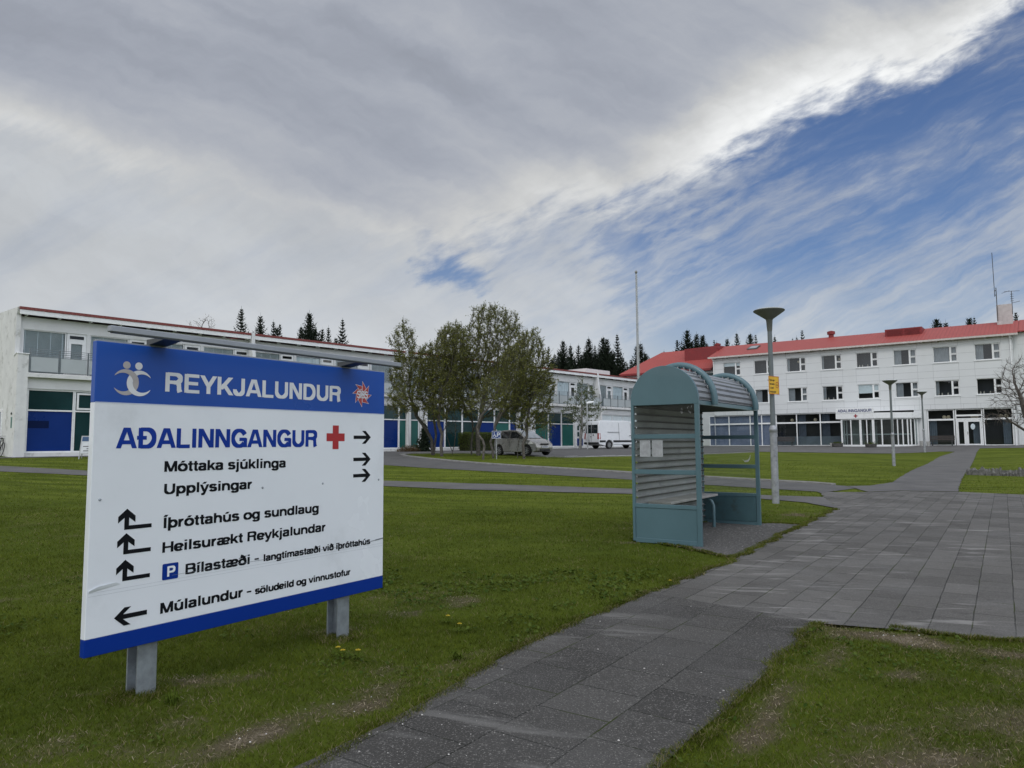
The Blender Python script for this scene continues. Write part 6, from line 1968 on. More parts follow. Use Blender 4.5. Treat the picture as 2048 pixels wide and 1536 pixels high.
def spruces():
    protos = []
    def make(seed, H, Rb, dens, label, mt=needle):
        q = spruce_proto(seed, H, Rb, dens)
        t = thing('spruce_tree', (0, 0, 0), label, 'spruce', 'spruces behind the buildings')
        mb = MB(); mb.tube([(0, 0, -.4), (0, 0, H * .5), (0, 0, H * .97)], [H * .014, H * .009, .012], 6)
        mb.build('trunk', bark_d, t)
        fast_mesh('crown', q.reshape(-1, 3), np.arange(len(q) * 4).reshape(-1, 4), mt, t, (0, 0, 0))
        return t
    H = 12.0
    spec = [(21, 2.0, 1.0), (22, 1.7, .8), (23, 2.3, 1.1), (24, 1.45, .7), (25, 2.0, .85)]
    names = {}
    ordn = ['first', 'second', 'third', 'fourth', 'fifth', 'sixth', 'seventh', 'eighth', 'ninth', 'tenth', 'eleventh', 'twelfth', 'thirteenth', 'fourteenth', 'fifteenth', 'sixteenth', 'seventeenth', 'eighteenth', 'nineteenth', 'twentieth', 'twenty-first', 'twenty-second', 'twenty-third', 'twenty-fourth', 'twenty-fifth', 'twenty-sixth', 'twenty-seventh', 'twenty-eighth', 'twenty-ninth', 'thirtieth', 'thirty-first', 'thirty-second']
    groups = [
        ('above the long building roof', 82, [(483, 614, 1, 1), (521, 627, 0, .9), (547, 640, 1, .8), (560, 645, 1, .8), (602, 650, 0, .8), (619, 622, 2, 1), (645, 655, 4, .8), (657, 652, 1, .8), (672, 672, 0, .8), (685, 638, 3, 1.15), (611, 656, 1, .9), (630, 654, 2, .9), (554, 652, 2, .8)]),
        ('in the dark stand behind the flagpole', 96, [(1086, 700, 1, .8), (1097, 692, 3, .9), (1109, 706, 1, .8), (1126, 679, 2, .9), (1141, 688, 0, .9), (1150, 712, 4, .8), (1157, 688, 1, 1), (1170, 700, 2, .9), (1177, 674, 0, 1.1), (1190, 690, 3, .9), (1199, 700, 2, .9), (1206, 672, 2, 1), (1214, 674, 0, .9), (1222, 700, 4, .9), (1234, 668, 3, 1.1), (1246, 712, 0, .8), (1254, 724, 4, .8), (1272, 690, 1, 1), (1281, 684, 0, 1.05), (1291, 704, 2, .9), (1104, 716, 0, .9), (1117, 702, 4, .9), (1134, 708, 3, 1), (1163, 706, 4, 1), (1183, 704, 1, 1), (1195, 708, 2, 1), (1227, 704, 2, 1), (1241, 700, 1, .9), (1262, 716, 0, .9), (1298, 712, 1, .9)]),
        ('behind the red roof', 112, [(1328, 700, 1, .6), (1354, 677, 1, .9), (1364, 692, 0, .8), (1374, 657, 2, 1), (1384, 685, 4, .8), (1393, 664, 0, .9), (1405, 667, 2, .9), (1413, 684, 1, .8), (1428, 679, 3, .8), (1433, 682, 1, .7), (1454, 674, 0, .8), (1473, 664, 1, .9), (1500, 665, 2, .9), (1511, 668, 3, .8), (1549, 671, 1, .8), (1555, 680, 4, .7), (1585, 676, 3, .7), (1593, 672, 1, .7), (1604, 659, 3, .9)]),
        ('behind the chimney end of the red roof', 108, [(1797, 660, 3, .7), (1803, 655, 1, .7), (1829, 655, 3, .7), (1872, 634, 2, .95), (1881, 643, 4, .8), (1891, 641, 0, .9), (1938, 632, 2, .9), (1948, 634, 3, .8), (2031, 621, 1, .8)])]
    for where, Y0, items in groups:
        items.sort(key=lambda q: q[0])
        for i, (px, py, v, w) in enumerate(items):
            Y = Y0 + (i * 7 % 5) * 1.6
            top = at(px, py, Y); z0 = gz(top.x, Y)
            h = top.z - z0
            lab = 'dark spruce %s, %s from the left there' % (where, ordn[i])
            sc = (h / H)
            sxy = sc * w * (1.0 if Y0 > 90 else .95)
            if v not in names:
                names[v] = make(spec[v][0], H, spec[v][1], spec[v][2], lab)
                t = names[v]; t.location = (top.x, Y, z0); t.rotation_euler = (0, 0, i * 1.3); t.scale = (sxy, sxy, sc)
            else:
                dup(names[v], (top.x, Y, z0), i * 1.3, lab, (sxy, sxy, sc))
    # young spruce by the wall
    p = LF(24.7, -1.2, 0); z0 = gz(p.x, p.y)
    q = spruce_proto(31, 2.0, .50, .7)
    t = thing('young_spruce', (p.x, p.y, z0), 'small bushy spruce standing against the wall beside a teal panel', 'spruce')
    mb = MB(); mb.tube([(p.x, p.y, z0 - .2), (p.x, p.y, z0 + 1.9)], [.04, .01], 6); mb.build('trunk', bark_d, t)
    fast_mesh('crown', (q * np.array([1, 1, 1])).reshape(-1, 3), np.arange(len(q) * 4).reshape(-1, 4), needle_y, t, (0, 0, 0))
spruces()

def hedge():
    fr = LF; s0, s1, o0, o1 = 28.1, 35.3, -2.3, -1.1
    p = fr((s0 + s1) / 2, -1.7, 0); z0 = gz(p.x, p.y)
    b = thing('hedge', (p.x, p.y, z0), 'clipped box hedge with green top in front of the blue wall panels', 'hedge')
    zb = z0 - LF.O.z
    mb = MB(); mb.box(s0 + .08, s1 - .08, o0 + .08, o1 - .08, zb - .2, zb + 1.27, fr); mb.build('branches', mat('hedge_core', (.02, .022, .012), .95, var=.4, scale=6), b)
    rg = np.random.default_rng(8); n = 15000
    u = rg.random((n, 3)); P = []
    S = s0 + u[:, 0] * (s1 - s0); O = o0 + u[:, 1] * (o1 - o0); T = u[:, 2] ** .7 * 1.36
    k = rg.integers(0, 10, n)
    j = rg.normal(size=n) * .035
    bump = (fbm(S, T * 2, 1.4, 3) - .5) * .18
    O = np.where(k < 6, o0 + j + bump, O); T = np.where(k >= 6, 1.35 + j * .9 + bump * .5, T)
    S = np.where(k == 0, s0 + j, np.where(k == 1, s1 + j, S)); O = np.where(k < 2, o0 + u[:, 1] * (o1 - o0), O)
    d = np.array(fr.d); nn = -np.array(fr.n)
    W = np.array(fr.O) + S[:, None] * d + O[:, None] * nn + (T[:, None] + zb) * np.array([0, 0, 1.])
    lv = leaves(W, .065, rg, .6, .5)
    fast_mesh('foliage', lv.reshape(-1, 3), np.arange(n * 4).reshape(-1, 4), leaf_hedge, b, (p.x, p.y, z0))
    # low shrub
    p = LF(23.6, -.9, 0); z0 = gz(p.x, p.y)
    b = thing('low_shrub', (p.x, p.y, z0), 'low reddish green shrub at the foot of the wall left of the small spruce', 'shrub')
    n = 2600; q = rg.normal(size=(n, 3)); q /= np.linalg.norm(q, axis=1)[:, None]; q *= (rg.random(n) ** .4)[:, None]
    q[:, 2] = np.abs(q[:, 2]) * .42 * (.6 + .8 * rg.random(n))
    W = np.array([p.x, p.y, z0]) + q[:, :1] * 1.25 * d + q[:, 1:2] * .5 * nn + q[:, 2:] * np.array([0, 0, 1.])
    lv = leaves(W, .07, rg, .5, .6)
    fast_mesh('foliage', lv.reshape(-1, 3), np.arange(n * 4).reshape(-1, 4), leaf_material('reddish_leaves', (.05, .05, .018), (.16, .10, .05)), b, (p.x, p.y, z0))
hedge()

# ---- weeds
def weeds():
    yel = mat('dandelion_yellow', (.55, .40, .015), .7, var=.2, scale=200); grn = mat('weed_leaf', (.055, .080, .010), .8, var=.3, scale=60, spec=.06); sear = mat('daisy_white', (.65, .64, .58), .7)
    rg = random.Random(3)
    items = [((-1.26, 5.28), 'yellow dandelion in the lawn, leftmost of three close blooms right of the near sign post'), ((-1.21, 5.21), 'yellow dandelion in the lawn, middle of three close blooms right of the near sign post'), ((-1.10, 5.20), 'yellow dandelion in the lawn, rightmost of three close blooms right of the near sign post'),
             ((-.56, 6.26), 'single yellow dandelion in the lawn right of the far sign post'), ((-.44, 5.96), 'small yellow dandelion closest to the path edge near the far sign post'), ((1.7, 7.95), 'yellow dandelion at the path edge before the bus shelter')]
    for i, ((x, y), lab) in enumerate(items):
        z = gz(x, y); b = thing('dandelion', (x, y, z), lab, 'dandelion', 'dandelions in the lawn')
        h = .055 + .02 * rg.random()
        mb = MB(); mb.tube([(x, y, z), (x + .006, y, z + h * .6), (x + .004, y - .004, z + h)], .0022, 5); mb.build('stem', grn, b)
        mb = MB()
        for r, zz, m in ((.019, 0, 16), (.013, .003, 12), (.007, .006, 8)):
            for j in range(m):
                a = 2 * PI * j / m; mb.face([(x + .004 + .003 * math.cos(a), y - .004 + .003 * math.sin(a), z + h + zz), (x + .004 + r * math.cos(a - .16), y - .004 + r * math.sin(a - .16), z + h + zz + .003), (x + .004 + r * math.cos(a + .16), y - .004 + r * math.sin(a + .16), z + h + zz + .003)])
        mb.build('bloom', yel, b)
        mb = MB()
        for j in range(8):
            a = j * .8 + i; L = .06 + .04 * rg.random(); w = .009
            c, s = math.cos(a), math.sin(a)
            mb.face([(x, y, z + .01), (x + c * L * .5 - s * w, y + s * L * .5 + c * w, z + .03), (x + c * L, y + s * L, z + .028), (x + c * L * .5 + s * w, y + s * L * .5 - c * w, z + .03)])
        mb.build('leaves', grn, b)
    # broad tufts of coarse grass
    tufts = [((-1.98, 4.30), 'coarse grass tuft in front of the near sign post'), ((-.40, 5.25), 'coarse weed tuft in the lawn beside the path, below the far sign post'), ((1.02, 7.05), 'dark weed tuft hanging over the left path edge')]
    for i, ((x, y), lab) in enumerate(tufts):
        z = gz(x, y); mb = MB()
        for j in range(26):
            a = rg.uniform(0, 2 * PI); L = rg.uniform(.05, .11); hh = rg.uniform(.03, .075); w = .004
            c, s = math.cos(a), math.sin(a); ox, oy = rg.uniform(-.03, .03), rg.uniform(-.03, .03)
            mb.idx([(x + ox - s * w, y + oy + c * w, z), (x + ox + s * w, y + oy - c * w, z), (x + ox + c * L * .5 + s * w, y + oy + s * L * .5 - c * w, z + hh), (x + ox + c * L * .5 - s * w, y + oy + s * L * .5 + c * w, z + hh), (x + ox + c * L, y + oy + s * L, z + hh * .7)], [(0, 1, 2, 3), (3, 2, 4)])
        o = mb.build('grass_tuft', grn, origin=(x, y, z)); tag(o, lab, 'weed')
weeds()

# ------------------------------------------------------------------ vehicles
tyre_m = mat('tyre', (.015, .015, .016), .85); rim_m = mat('alloy_rim', (.42, .43, .44), .35, metal=.6, var=.1)
car_glass = mat('car_glass', (.016, .019, .021), .04, spec=.8, var=.3, scale=1.2)
black_trim = mat('black_trim', (.018, .018, .02), .6)
plate_m = mat('number_plate', (.62, .63, .64), .5)
plate_t = mat('plate_blue', (.02, .03, .12), .5)
redlamp = mat('tail_lamp', (.30, .012, .012), .2, coat=.5); clearlamp = mat('head_lamp', (.50, .50, .45), .12, coat=.6, spec=.8)
def wheel(b, fr, x, y, r, w, spokes=7):
    mb = MB(); sg = 1 if y > 0 else -1
    f = lambda a, q, rr: fr(x + rr * math.cos(a), y + q, r + rr * math.sin(a))
    n = 26; prof = [(r * .66, -w / 2), (r * .95, -w / 2), (r, -w * .32), (r, w * .32), (r * .95, w / 2), (r * .66, w / 2)]
    mb.idx([f(2 * PI * j / n, q, rr) for rr, q in prof for j in range(n)], [(i * n + j, i * n + (j + 1) % n, (i + 1) % 6 * n + (j + 1) % n, (i + 1) % 6 * n + j) for i in range(6) for j in range(n)])
    wh = mb.build('wheel', tyre_m, b, smooth=True)
    mb = MB(); q0, q1 = sg * w * .30, sg * w * .44
    for j in range(spokes):
        a = 2 * PI * j / spokes; d = .16
        mb.hexa([f(a - d * 1.6, q0, r * .16), f(a + d * 1.6, q0, r * .16), f(a + d, q0, r * .62), f(a - d, q0, r * .62), f(a - d * 1.4, q1, r * .16), f(a + d * 1.4, q1, r * .16), f(a + d * .8, q1, r * .62), f(a - d * .8, q1, r * .62)])
    m = 20
    for rr0, rr1 in ((.0, .2), (.60, .68)):
        mb.idx([f(2 * PI * j / m, q1 * .98, r * rr) for rr in (max(rr0, .01), rr1) for j in range(m)] , [(j, (j + 1) % m, m + (j + 1) % m, m + j) for j in range(m)])
    mb.build('rim', rim_m, wh)
    mb = MB(); mb.face([f(2 * PI * j / m, sg * w * .12, r * .66) for j in range(m)]); mb.build('hub_shadow', black_trim, wh)

def hull(mb, fr, prof, width, zmid, taper):
    """closed side profile -> solid; half width depends on (x, z)"""
    L = [fr(x, width(x, z), z) for x, z in prof]; Rr = [fr(x, -width(x, z), z) for x, z in prof]
    n = len(prof)
    mb.idx(L + Rr, [tuple(range(n)), tuple(range(n, 2 * n))[::-1]] + [(i, n + i, n + (i + 1) % n, (i + 1) % n) for i in range(n)])

def arcpts(cx, cz, r, a0, a1, n=8): return [(cx + r * math.cos(R(a0 + (a1 - a0) * i / n)), cz + r * math.sin(R(a0 + (a1 - a0) * i / n))) for i in range(n + 1)]

def small_car():
    px, py = .62, 42.6; z0 = gz(px, py) + .012; h = math.atan2(-.735, .68)
    b = thing('parked_car', (px, py, z0), 'silver grey five-door hatchback parked by the tree island', 'car')
    c, s = math.cos(h), math.sin(h)
    fr = lambda x, y, z: Vector((px + x * c - y * s, py + x * s + y * c, z0 + z))
    paint = mat('silver_paint', (.36, .35, .325), .28, metal=.65, var=.04, coat=.6)
    W = .83
    def wid(x, z):
        f = 1 - .20 * max(0, (x - 1.15) / .65) ** 2 - .13 * max(0, (-x - 1.2) / .55) ** 2
        return W * f * (.93 + .07 * min(1, z / .45)) * (1 - .06 * max(0, (z - .75) / .3))
    wf, wr = 1.16, -1.21
    low = [(-1.72, .30), (-1.62, .22)] + arcpts(wr, .30, .345, 195, -15, 9) + [(wr + .45, .20), (wf - .45, .20)] + arcpts(wf, .30, .345, 195, -15, 9) + [(1.62, .20), (1.78, .26)]
    up = [(1.83, .42), (1.82, .56), (1.74, .70), (1.50, .83), (1.05, .955), (.90, .985), (-1.55, 1.0), (-1.74, .92), (-1.80, .70), (-1.79, .45)]
    mb = MB(); hull(mb, fr, low + up, wid, .5, 0); body = mb.build('body', paint, b, bevel=.035, seg=2, smooth=True)
    def wc(x, z): return (W - .07) - .155 * max(0, (z - .98) / .5) - .03 * max(0, x - .3) - .04 * max(0, -x - 1.3)
    cab = [(-1.66, .97), (1.0, .95), (.62, 1.20), (.20, 1.425), (-.05, 1.475), (-.6, 1.50), (-1.2, 1.47), (-1.42, 1.40)]
    mb = MB(); hull(mb, fr, cab, wc, 1.2, 0); mb.build('cabin', paint, b, bevel=.03, seg=2, smooth=True)
    for sg in (1, -1):
        for poly_ in ([(.80, 1.03), (.16, 1.365), (-.28, 1.40), (-.28, 1.01)], [(-.36, 1.01), (-.36, 1.405), (-.98, 1.395), (-1.10, 1.03)], [(-1.17, 1.05), (-1.06, 1.385), (-1.2, 1.36), (-1.42, 1.08)]):
            mb = MB(); mb.face([fr(x, sg * (wc(x, z) + .012), z) for x, z in poly_]); mb.build('side_window', car_glass, b)
        # door shut lines and handle
        mb = MB()
        for x in (-.32, .86): mb.hexa([fr(x, sg * (wid(x, .3) + .001), .30), fr(x + .012, sg * (wid(x, .3) + .001), .30), fr(x + .012, sg * (wid(x, .3) + .004), .30), fr(x, sg * (wid(x, .3) + .004), .30), fr(x, sg * (wid(x, .9) + .001), .96), fr(x + .012, sg * (wid(x, .9) + .001), .96), fr(x + .012, sg * (wid(x, .9) + .004), .96), fr(x, sg * (wid(x, .9) + .004), .96)])
        mb.build('shut_line', black_trim, b)
        mb = MB()
        for x in (-.18, -1.0): mb.box(x, x + .17, sg * (wid(x, .8) + .005), sg * (wid(x, .8) + .03), .80, .835, fr)
        mb.build('door_handle', paint, b)
        mb = MB(); mb.box(.62, .78, sg * .78, sg * .95, .98, 1.10, fr); mb.build('wing_mirror', black_trim, b, bevel=.02)
        mb = MB(); y = lambda x, z: sg * (wid(x, z) + .006)
        mb.idx([fr(1.30, y(1.30, .72), .70), fr(1.70, y(1.70, .6) * .97, .58), fr(1.80, y(1.78, .62) * .80, .62), fr(1.70, y(1.7, .7) * .86, .75), fr(1.42, y(1.42, .8) * .97, .835)], [(0, 1, 2, 3, 4)])
        mb.build('headlight', clearlamp, b)
        wheel(b, fr, wf, sg * .745, .30, .17); wheel(b, fr, wr, sg * .745, .30, .17)
        mb = MB(); mb.face([fr(-1.79, sg * .70, .78), fr(-1.80, sg * .55, .78), fr(-1.70, sg * .55, 1.05), fr(-1.66, sg * .69, 1.05)]); mb.build('tail_light', redlamp, b)
        mb = MB(); 
        for x in (wf, wr):
            mb.idx([fr(x + .33 * math.cos(R(a)), sg * .60, .30 + .33 * math.sin(R(a))) for a in range(0, 181, 20)], [tuple(range(10))])
        mb.build('wheel_well', black_trim, b)
    mb = MB(); mb.face([fr(.93, .62, 1.02), fr(.93, -.62, 1.02), fr(.26, -.53, 1.42), fr(.26, .53, 1.42)]); mb.build('windscreen', mat('windscreen', (.30, .33, .35), .05, spec=.9, var=.25, scale=2), b)
    mb = MB(); mb.face([fr(-1.67, .55, 1.06), fr(-1.67, -.55, 1.06), fr(-1.455, -.5, 1.38), fr(-1.455, .5, 1.38)]); mb.build('rear_window', car_glass, b)
    mb = MB(); mb.box(1.76, 1.845, -.30, .30, .60, .70, fr); mb.box(1.80, 1.85, -.40, .40, .27, .40, fr); mb.build('grille', black_trim, b, bevel=.02)
    for y in (-.56, .56):
        mb = MB(); mb.lathe([(.05, 0), (.05, .02), (.01, .025)], (0, 0, 0), 10, lambda a, q, z, y=y: fr(1.735 + z, y + a, .36 + q)); mb.build('fog_lamp', clearlamp, b)
    mb = MB(); mb.box(1.845, 1.86, -.26, .26, .445, .555, fr); p = mb.build('number_plate', plate_m, b)
    mb = MB()
    for i in range(5): mb.box(1.861, 1.863, -.2 + i * .085, -.15 + i * .085, .47, .53, fr)
    mb.build('plate_print', plate_t, p)
small_car()

def white_van():
    px, py = 9.35, 64.6; z0 = gz(px, py) + .012; h = math.atan2(.55, .835)
    b = thing('parked_van', (px, py, z0), 'white high-roof panel van seen from behind, parked along the long building', 'van')
    c, s = math.cos(h), math.sin(h)
    fr = lambda x, y, z: Vector((px + x * c - y * s, py + x * s + y * c, z0 + z))
    paint = mat('van_white', (.72, .735, .75), .3, var=.03, coat=.5)
    W = .99
    def wid(x, z): return W * (1 - .15 * max(0, (x - 1.9) / .95) ** 2) * (1 - .13 * max(0, (z - 1.05) / 1.4) ** 1.4)
    wf, wr, r = 1.92, -1.70, .34
    low = [(-2.85, .42), (-2.8, .36)] + arcpts(wr, r, .42, 192, -12, 9) + [(wr + .55, .34), (wf - .55, .34)] + arcpts(wf, r, .42, 192, -12, 9) + [(2.62, .30), (2.86, .36)]
    up = [(2.92, .60), (2.90, .85), (2.70, 1.08), (2.12, 1.32), (1.42, 2.10), (1.05, 2.36), (.55, 2.46), (-2.5, 2.46), (-2.70, 2.42), (-2.80, 2.2), (-2.88, 1.1), (-2.9, .6)]
    mb = MB(); hull(mb, fr, low + up, wid, 1, 0); mb.build('body', paint, b, bevel=.05, seg=2, smooth=True)
    e = .022
    for sg in (1, -1):
        mb = MB(); mb.face([fr(x, sg * (wid(x, z) + e), z) for x, z in [(2.02, 1.28), (1.45, 1.92), (1.0, 1.98), (1.0, 1.25)]]); mb.build('side_window', car_glass, b)
        mb = MB()
        segs = [(-2.8, -2.15), (-1.25, 1.45)]
        for a, q in segs: mb.hexa([fr(x, sg * (wid(x, z) + d), z) for x, d, z in [(a, -.01, .58), (q, -.01, .58), (q, .025, .58), (a, .025, .58), (a, -.01, .74), (q, -.01, .74), (q, .025, .74), (a, .025, .74)]])
        mb.build('side_moulding', black_trim, b)
        mb = MB(); mb.hexa([fr(x, sg * (wid(x, z) + d), z) for x, d, z in [(-1.9, -.01, 1.44), (-.5, -.01, 1.44), (-.5, .02, 1.44), (-1.9, .02, 1.44), (-1.9, -.01, 1.475), (-.5, -.01, 1.475), (-.5, .02, 1.475), (-1.9, .02, 1.475)]])
        for x in (-.55, .85): mb.hexa([fr(x + dx, sg * (wid(x, z) + d), z) for dx, d, z in [(0, 0, .75), (.014, 0, .75), (.014, .021, .75), (0, .021, .75), (0, 0, 2.25), (.014, 0, 2.25), (.014, .021, 2.25), (0, .021, 2.25)]])
        mb.build('shut_line', mat('shut_line_grey', (.22, .23, .24), .6), b)
        mb = MB(); mb.box(.62, .80, sg * (wid(.7, 1.1) + .005), sg * (wid(.7, 1.1) + .04), 1.12, 1.17, fr); mb.box(1.02, 1.2, sg * (wid(.7, 1.1) + .005), sg * (wid(.7, 1.1) + .04), 1.12, 1.17, fr); mb.build('door_handle', black_trim, b)
        mb = MB(); mb.box(1.78, 1.98, sg * 1.0, sg * 1.22, 1.32, 1.68, fr); mb.build('wing_mirror', black_trim, b, bevel=.04)
        mb = MB(); mb.hexa([fr(-2.93, sg * .82, .84), fr(-2.74, sg * .98, .84), fr(-2.72, sg * 1.012, .84), fr(-2.93, sg * .96, .84), fr(-2.89, sg * .80, 1.36), fr(-2.74, sg * .96, 1.36), fr(-2.72, sg * .985, 1.36), fr(-2.89, sg * .94, 1.36)]); mb.build('tail_light', redlamp, b)
        wheel(b, fr, wf, sg * .88, r, .22, 10); wheel(b, fr, wr, sg * .88, r, .22, 10)
        mb = MB()
        for x in (wf, wr): mb.idx([fr(x + .41 * math.cos(R(a)), sg * .74, r + .41 * math.sin(R(a))) for a in range(0, 181, 20)], [tuple(range(10))])
        mb.build('wheel_well', black_trim, b)
    for y0, y1 in ((-.80, -.02), (.02, .80)):
        mb = MB(); mb.face([fr(-2.895 + .075 * (z - 1.1) / 1.1 - .012, y, z) for y, z in [(y0, 1.36), (y1, 1.36), (y1 * .96, 2.10), (y0 * .96, 2.10)]]); mb.build('rear_window', car_glass, b)
    mb = MB(); mb.box(-2.93, -2.88, -.008, .008, .62, 2.3, fr); mb.build('shut_line', mat('shut_line_grey', (.22, .23, .24), .6), b)
    mb = MB(); mb.box(-2.99, -2.86, -.95, .95, .40, .58, fr); mb.build('bumper', black_trim, b, bevel=.03)
    mb = MB(); mb.box(-2.93, -2.91, .25, .77, .74, .86, fr); mb.build('number_plate', plate_m, b)
    mb = MB(); mb.box(-2.935, -2.90, .0, .12, 1.02, 1.10, fr); mb.lathe([(.07, 0), (.06, .02)], (0, 0, 0), 12, lambda a, q, z: fr(-2.905 - z, -.25 + a, 1.2 + q)); mb.build('badge', black_trim, b)
    mb = MB(); mb.face([fr(1.50, .78, 2.02), fr(1.50, -.78, 2.02), fr(2.14, -.86, 1.345), fr(2.14, .86, 1.345)][::-1]); mb.build('windscreen', car_glass, b)
white_van()

def bicycle():
    o = LF(-.40, 1.35, 0); z0 = gz(o.x, o.y)
    b = thing('bicycle', (o.x, o.y, z0), 'dark bicycle leaning at the end wall of the long building, cut by the left edge', 'bicycle')
    d = -LF.n
    fr = lambda x, y, z: Vector((o.x, o.y, z0)) + d * x + LF.d * (y + (.16 * z)) + Vector((0, 0, z))
    blk = mat('bike_black', (.015, .017, .022), .5); steel = mat('spoke_steel', (.3, .31, .32), .4, metal=.6)
    for x in (0, 1.05):
        mb = MB(); mb.tube([fr(x + .33 * math.cos(a), 0, .34 + .33 * math.sin(a)) for a in np.linspace(0, 2 * PI, 25)], .02, 8); w = mb.build('wheel', blk, b, smooth=True)
        mb = MB()
        for i in range(14):
            a = 2 * PI * i / 14; mb.tube([fr(x, .02 * (-1) ** i, .34), fr(x + .32 * math.cos(a), 0, .34 + .32 * math.sin(a))], .002, 3)
        mb.build('spokes', steel, w)
    mb = MB()
    for q in ([(0, .34), (.12, .78), (.14, .92)], [(.12, .78), (.62, .74)], [(.12, .70), (.50, .30)], [(.50, .30), (.66, .88)], [(.50, .30), (1.05, .34)], [(1.05, .34), (.63, .76)]): mb.tube([fr(x, 0, z) for x, z in q], .017, 8)
    mb.build('frame', blk, b)
    mb = MB(); mb.tube([fr(.22, -.28, .96), fr(.12, -.1, 1.0), fr(.12, .1, 1.0), fr(.22, .28, .96)], .013, 6); mb.build('handlebar', steel, b)
    mb = MB(); mb.box(.54, .80, -.07, .07, .88, .93, fr); mb.build('saddle', blk, b, bevel=.02)
    mb = MB(); mb.tube([fr(.50, -.08, .30), fr(.62, -.08, .18)], .01, 5); mb.tube([fr(.50, .08, .30), fr(.38, .08, .42)], .01, 5); mb.build('crank', steel, b)
bicycle()

def sandwich_board():
    x, y = -20.10, 34.35; z0 = gz(x, y)
    b = thing('sandwich_board', (x, y, z0), 'grey A-frame board with a blue header behind the left edge of the sign', 'sandwich board')
    F = Frame((x - .42, y - .05, z0), PI / 2 - .35)
    fm = mat('board_frame', (.38, .39, .39), .5)
    ln = lambda t: .30 * (1 - t / 1.1)
    def P(s, o, t): return F(s + .05 * (1 - t / 1.1) * (-1 if s < .3 else 1), o - ln(t), t)
    def B(s, o, t): return F(s + .05 * (1 - t / 1.1) * (-1 if s < .3 else 1), o + ln(t) + .05, t)
    mb = MB()
    for fn in (P, B):
        for s0, s1 in ((0, .04), (.66, .70)): mb.box(s0, s1, 0, .03, 0, 1.10, fn)
        mb.box(.04, .66, 0, .03, 1.06, 1.10, fn); mb.box(.04, .66, 0, .03, .25, .29, fn)
    mb.build('frame', fm, b)
    mb = MB(); mb.box(.041, .659, .008, .02, .29, 1.059, P); mb.box(.041, .659, .008, .02, .29, 1.059, B); mb.build('panel', mat('board_paper', (.55, .57, .58), .6), b)
    mb = MB(); mb.box(.045, .655, .002, .0075, .84, 1.05, P); mb.build('header', mat('board_blue', (.02, .07, .16), .5), b)
    mb = MB()
    for t, a, e in ((.70, .30, .40), (.58, .12, .58), (.47, .28, .42), (.37, .15, .55)): mb.box(a, e, .004, .0075, t, t + .035, P)
    mb.build('print', mat('board_print', (.05, .05, .055), .7), b)
sandwich_board()

def bench(s, off, label):
    o = RF(s, off, 0); z0 = gz(o.x, o.y)
    b = thing('bench', (o.x, o.y, z0), label, 'bench', 'benches along the glazed front')
    F = lambda a, c, t: RF(s + a, off + c, 0) + Vector((0, 0, z0 - RF.O.z + t))
    wd = mat('bench_wood', (.050, .042, .038), .7, var=.3, scale=5)
    mb = MB()
    for i in range(3): mb.box(-.95, .95, -.22 + i * .14, -.10 + i * .14, .42, .46, F)
    mb.build('seat', wd, b)
    mb = MB()
    for i in range(3): mb.box(-.95, .95, .22 + i * .03, .25 + i * .03, .52 + i * .14, .63 + i * .14, F)
    mb.build('backrest', wd, b)
    for a in (-.75, .72):
        mb = MB(); mb.box(a, a + .05, -.20, -.15, 0, .42, F); mb.box(a, a + .05, .16, .215, 0, .92, F); mb.box(a, a + .05, -.15, .16, .36, .40, F); mb.build('leg', dark_metal, b)
bench(7.35, -.75, 'dark wooden bench in front of the glass left of the porch')
bench(20.75, -.62, 'dark wooden bench between the porch and the double door')

def planter(s, off, w, h, label, plant=True):
    o = RF(s, off, 0); z0 = gz(o.x, o.y)
    b = thing('planter', (o.x, o.y, z0), label, 'planter', 'planters by the porch')
    mb = MB(); mb.lathe([(w * .42, -.05), (w * .48, h * .3), (w * .5, h * .9), (w * .5, h), (w * .43, h), (w * .42, h - .06)], (o.x, o.y, z0), 16); mb.build('tub', mat('weathered_tub', (.085, .078, .072), .9, var=.3, scale=8), b)
    mb = MB()
    for t in (.25, .75): mb.lathe([(w * (.475 + .02 * t) + .008, h * t - .02), (w * (.475 + .02 * t) + .008, h * t + .02)], (o.x, o.y, z0), 16)
    mb.build('hoop', dark_metal, b)
    rg = np.random.default_rng(int(s * 10)); n = 420
    q = rg.normal(size=(n, 3)) * np.array([w * .22, w * .22, .07]); q[:, 2] = np.abs(q[:, 2]) + h - .03
    lv = leaves(q + np.array([o.x, o.y, z0]), .07, rg, .5, .6)
    fast_mesh('plants', lv.reshape(-1, 3), np.arange(n * 4).reshape(-1, 4), leaf_hedge, b, (o.x, o.y, z0))
planter(12.75, -3.0, .95, .34, 'low brown planter tub at the left end of the porch')
planter(15.6, -3.3, .95, .30, 'low brown planter tub before the middle of the glazed porch')
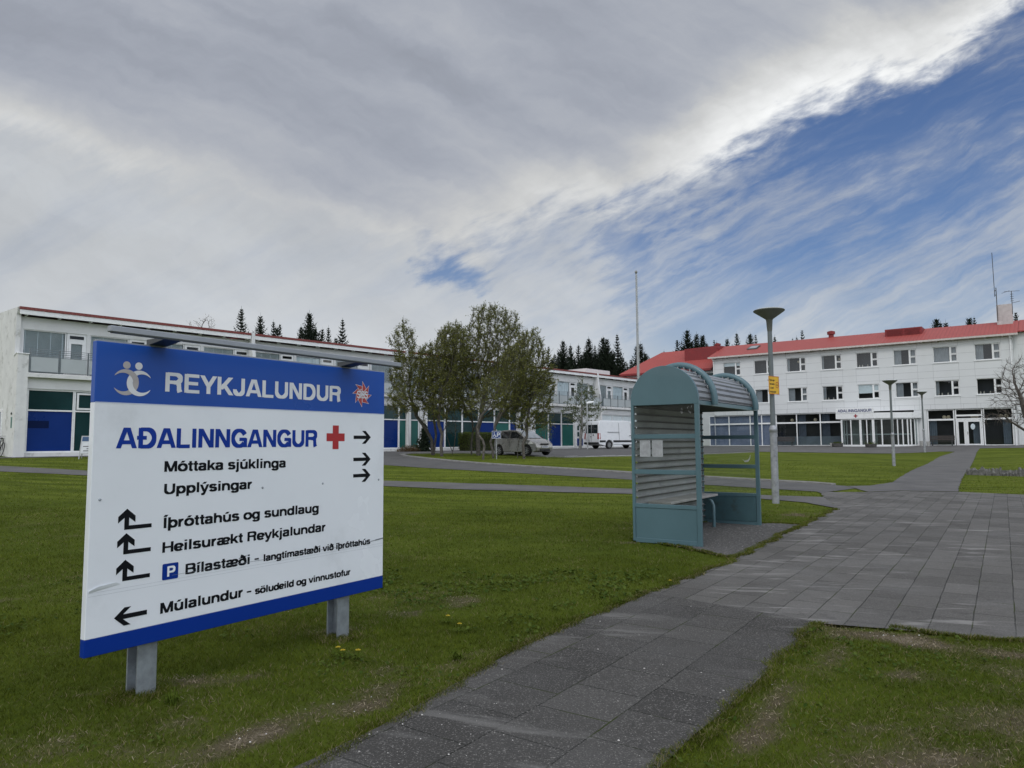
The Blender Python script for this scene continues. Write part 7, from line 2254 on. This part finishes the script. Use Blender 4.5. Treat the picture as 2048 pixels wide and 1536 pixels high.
def pot(s, off, w, h, label):
    o = RF(s, off, 0); z0 = gz(o.x, o.y)
    b = thing('flower_pot', (o.x, o.y, z0), label, 'pot', 'white pots by the porch')
    mb = MB(); mb.lathe([(w * .34, 0), (w * .44, h * .5), (w * .5, h), (w * .43, h), (w * .40, h - .05)], (o.x, o.y, z0), 16); mb.build('pot_body', mat('pot_white', (.42, .42, .40), .7, var=.15), b, smooth=True)
    mb = MB(); mb.lathe([(w * .42, h - .06), (w * .2, h - .02), (.01, h)], (o.x, o.y, z0), 12); mb.build('soil', mat('pot_soil', (.03, .025, .02), .95), b)
pot(19.25, -.75, .44, .46, 'white round pot in the dark recess right of the porch')
pot(19.72, -.7, .34, .40, 'small white pot touching the bench near the double door')
pot(12.15, -2.5, .34, .36, 'small white pot left of the porch tub')

def stone_wall():
    a = Vector((19.55, 31.15, 0)); d = E1; z0 = gz(a.x, a.y)
    mb = MB(); rg = random.Random(5); x = 0
    while x < 9:
        w = rg.uniform(.10, .26); h = rg.choice((.14, .2, .24, .28, .33)) * rg.uniform(.85, 1.15); dp = rg.uniform(.14, .32)
        p = a + d * (x + w / 2) + E2 * rg.uniform(-.04, .04); zz = gz(p.x, p.y)
        ring = lambda k, z: [tuple(p + d * (w * k * .5 * math.cos(q) * rg.uniform(.65, 1.15)) + E2 * (dp * k * .5 * math.sin(q) * rg.uniform(.65, 1.15)) + Vector((0, 0, zz + z * rg.uniform(.85, 1.15)))) for q in np.linspace(0, 2 * PI, 8)[:-1]]
        mb.loft([ring(.9, -.1), ring(1.08, h * .35), ring(1.0, h * .7), ring(.6, h)])
        x += w * .74
    for i in range(9):
        p = a + d * (i + .5); zz = gz(p.x, p.y)
        mb.hexa([tuple(a + d * (i + u) + E2 * v + Vector((0, 0, zz + w_))) for w_ in (-.1, .2 + .03 * (i % 3)) for u, v in ((0, -.07), (1, -.07), (1, .09), (0, .09))])
    o = mb.build('stone_wall', mat('lava_stone', (.13, .127, .12), .95, var=.45, scale=9, bump=.8, bscale=30, dirt=(.30, .295, .27), dscale=6, damt=.7), origin=(a.x, a.y, z0))
    tag(o, 'low edging wall of upright grey stones beside the entrance path', 'stone wall')
stone_wall()
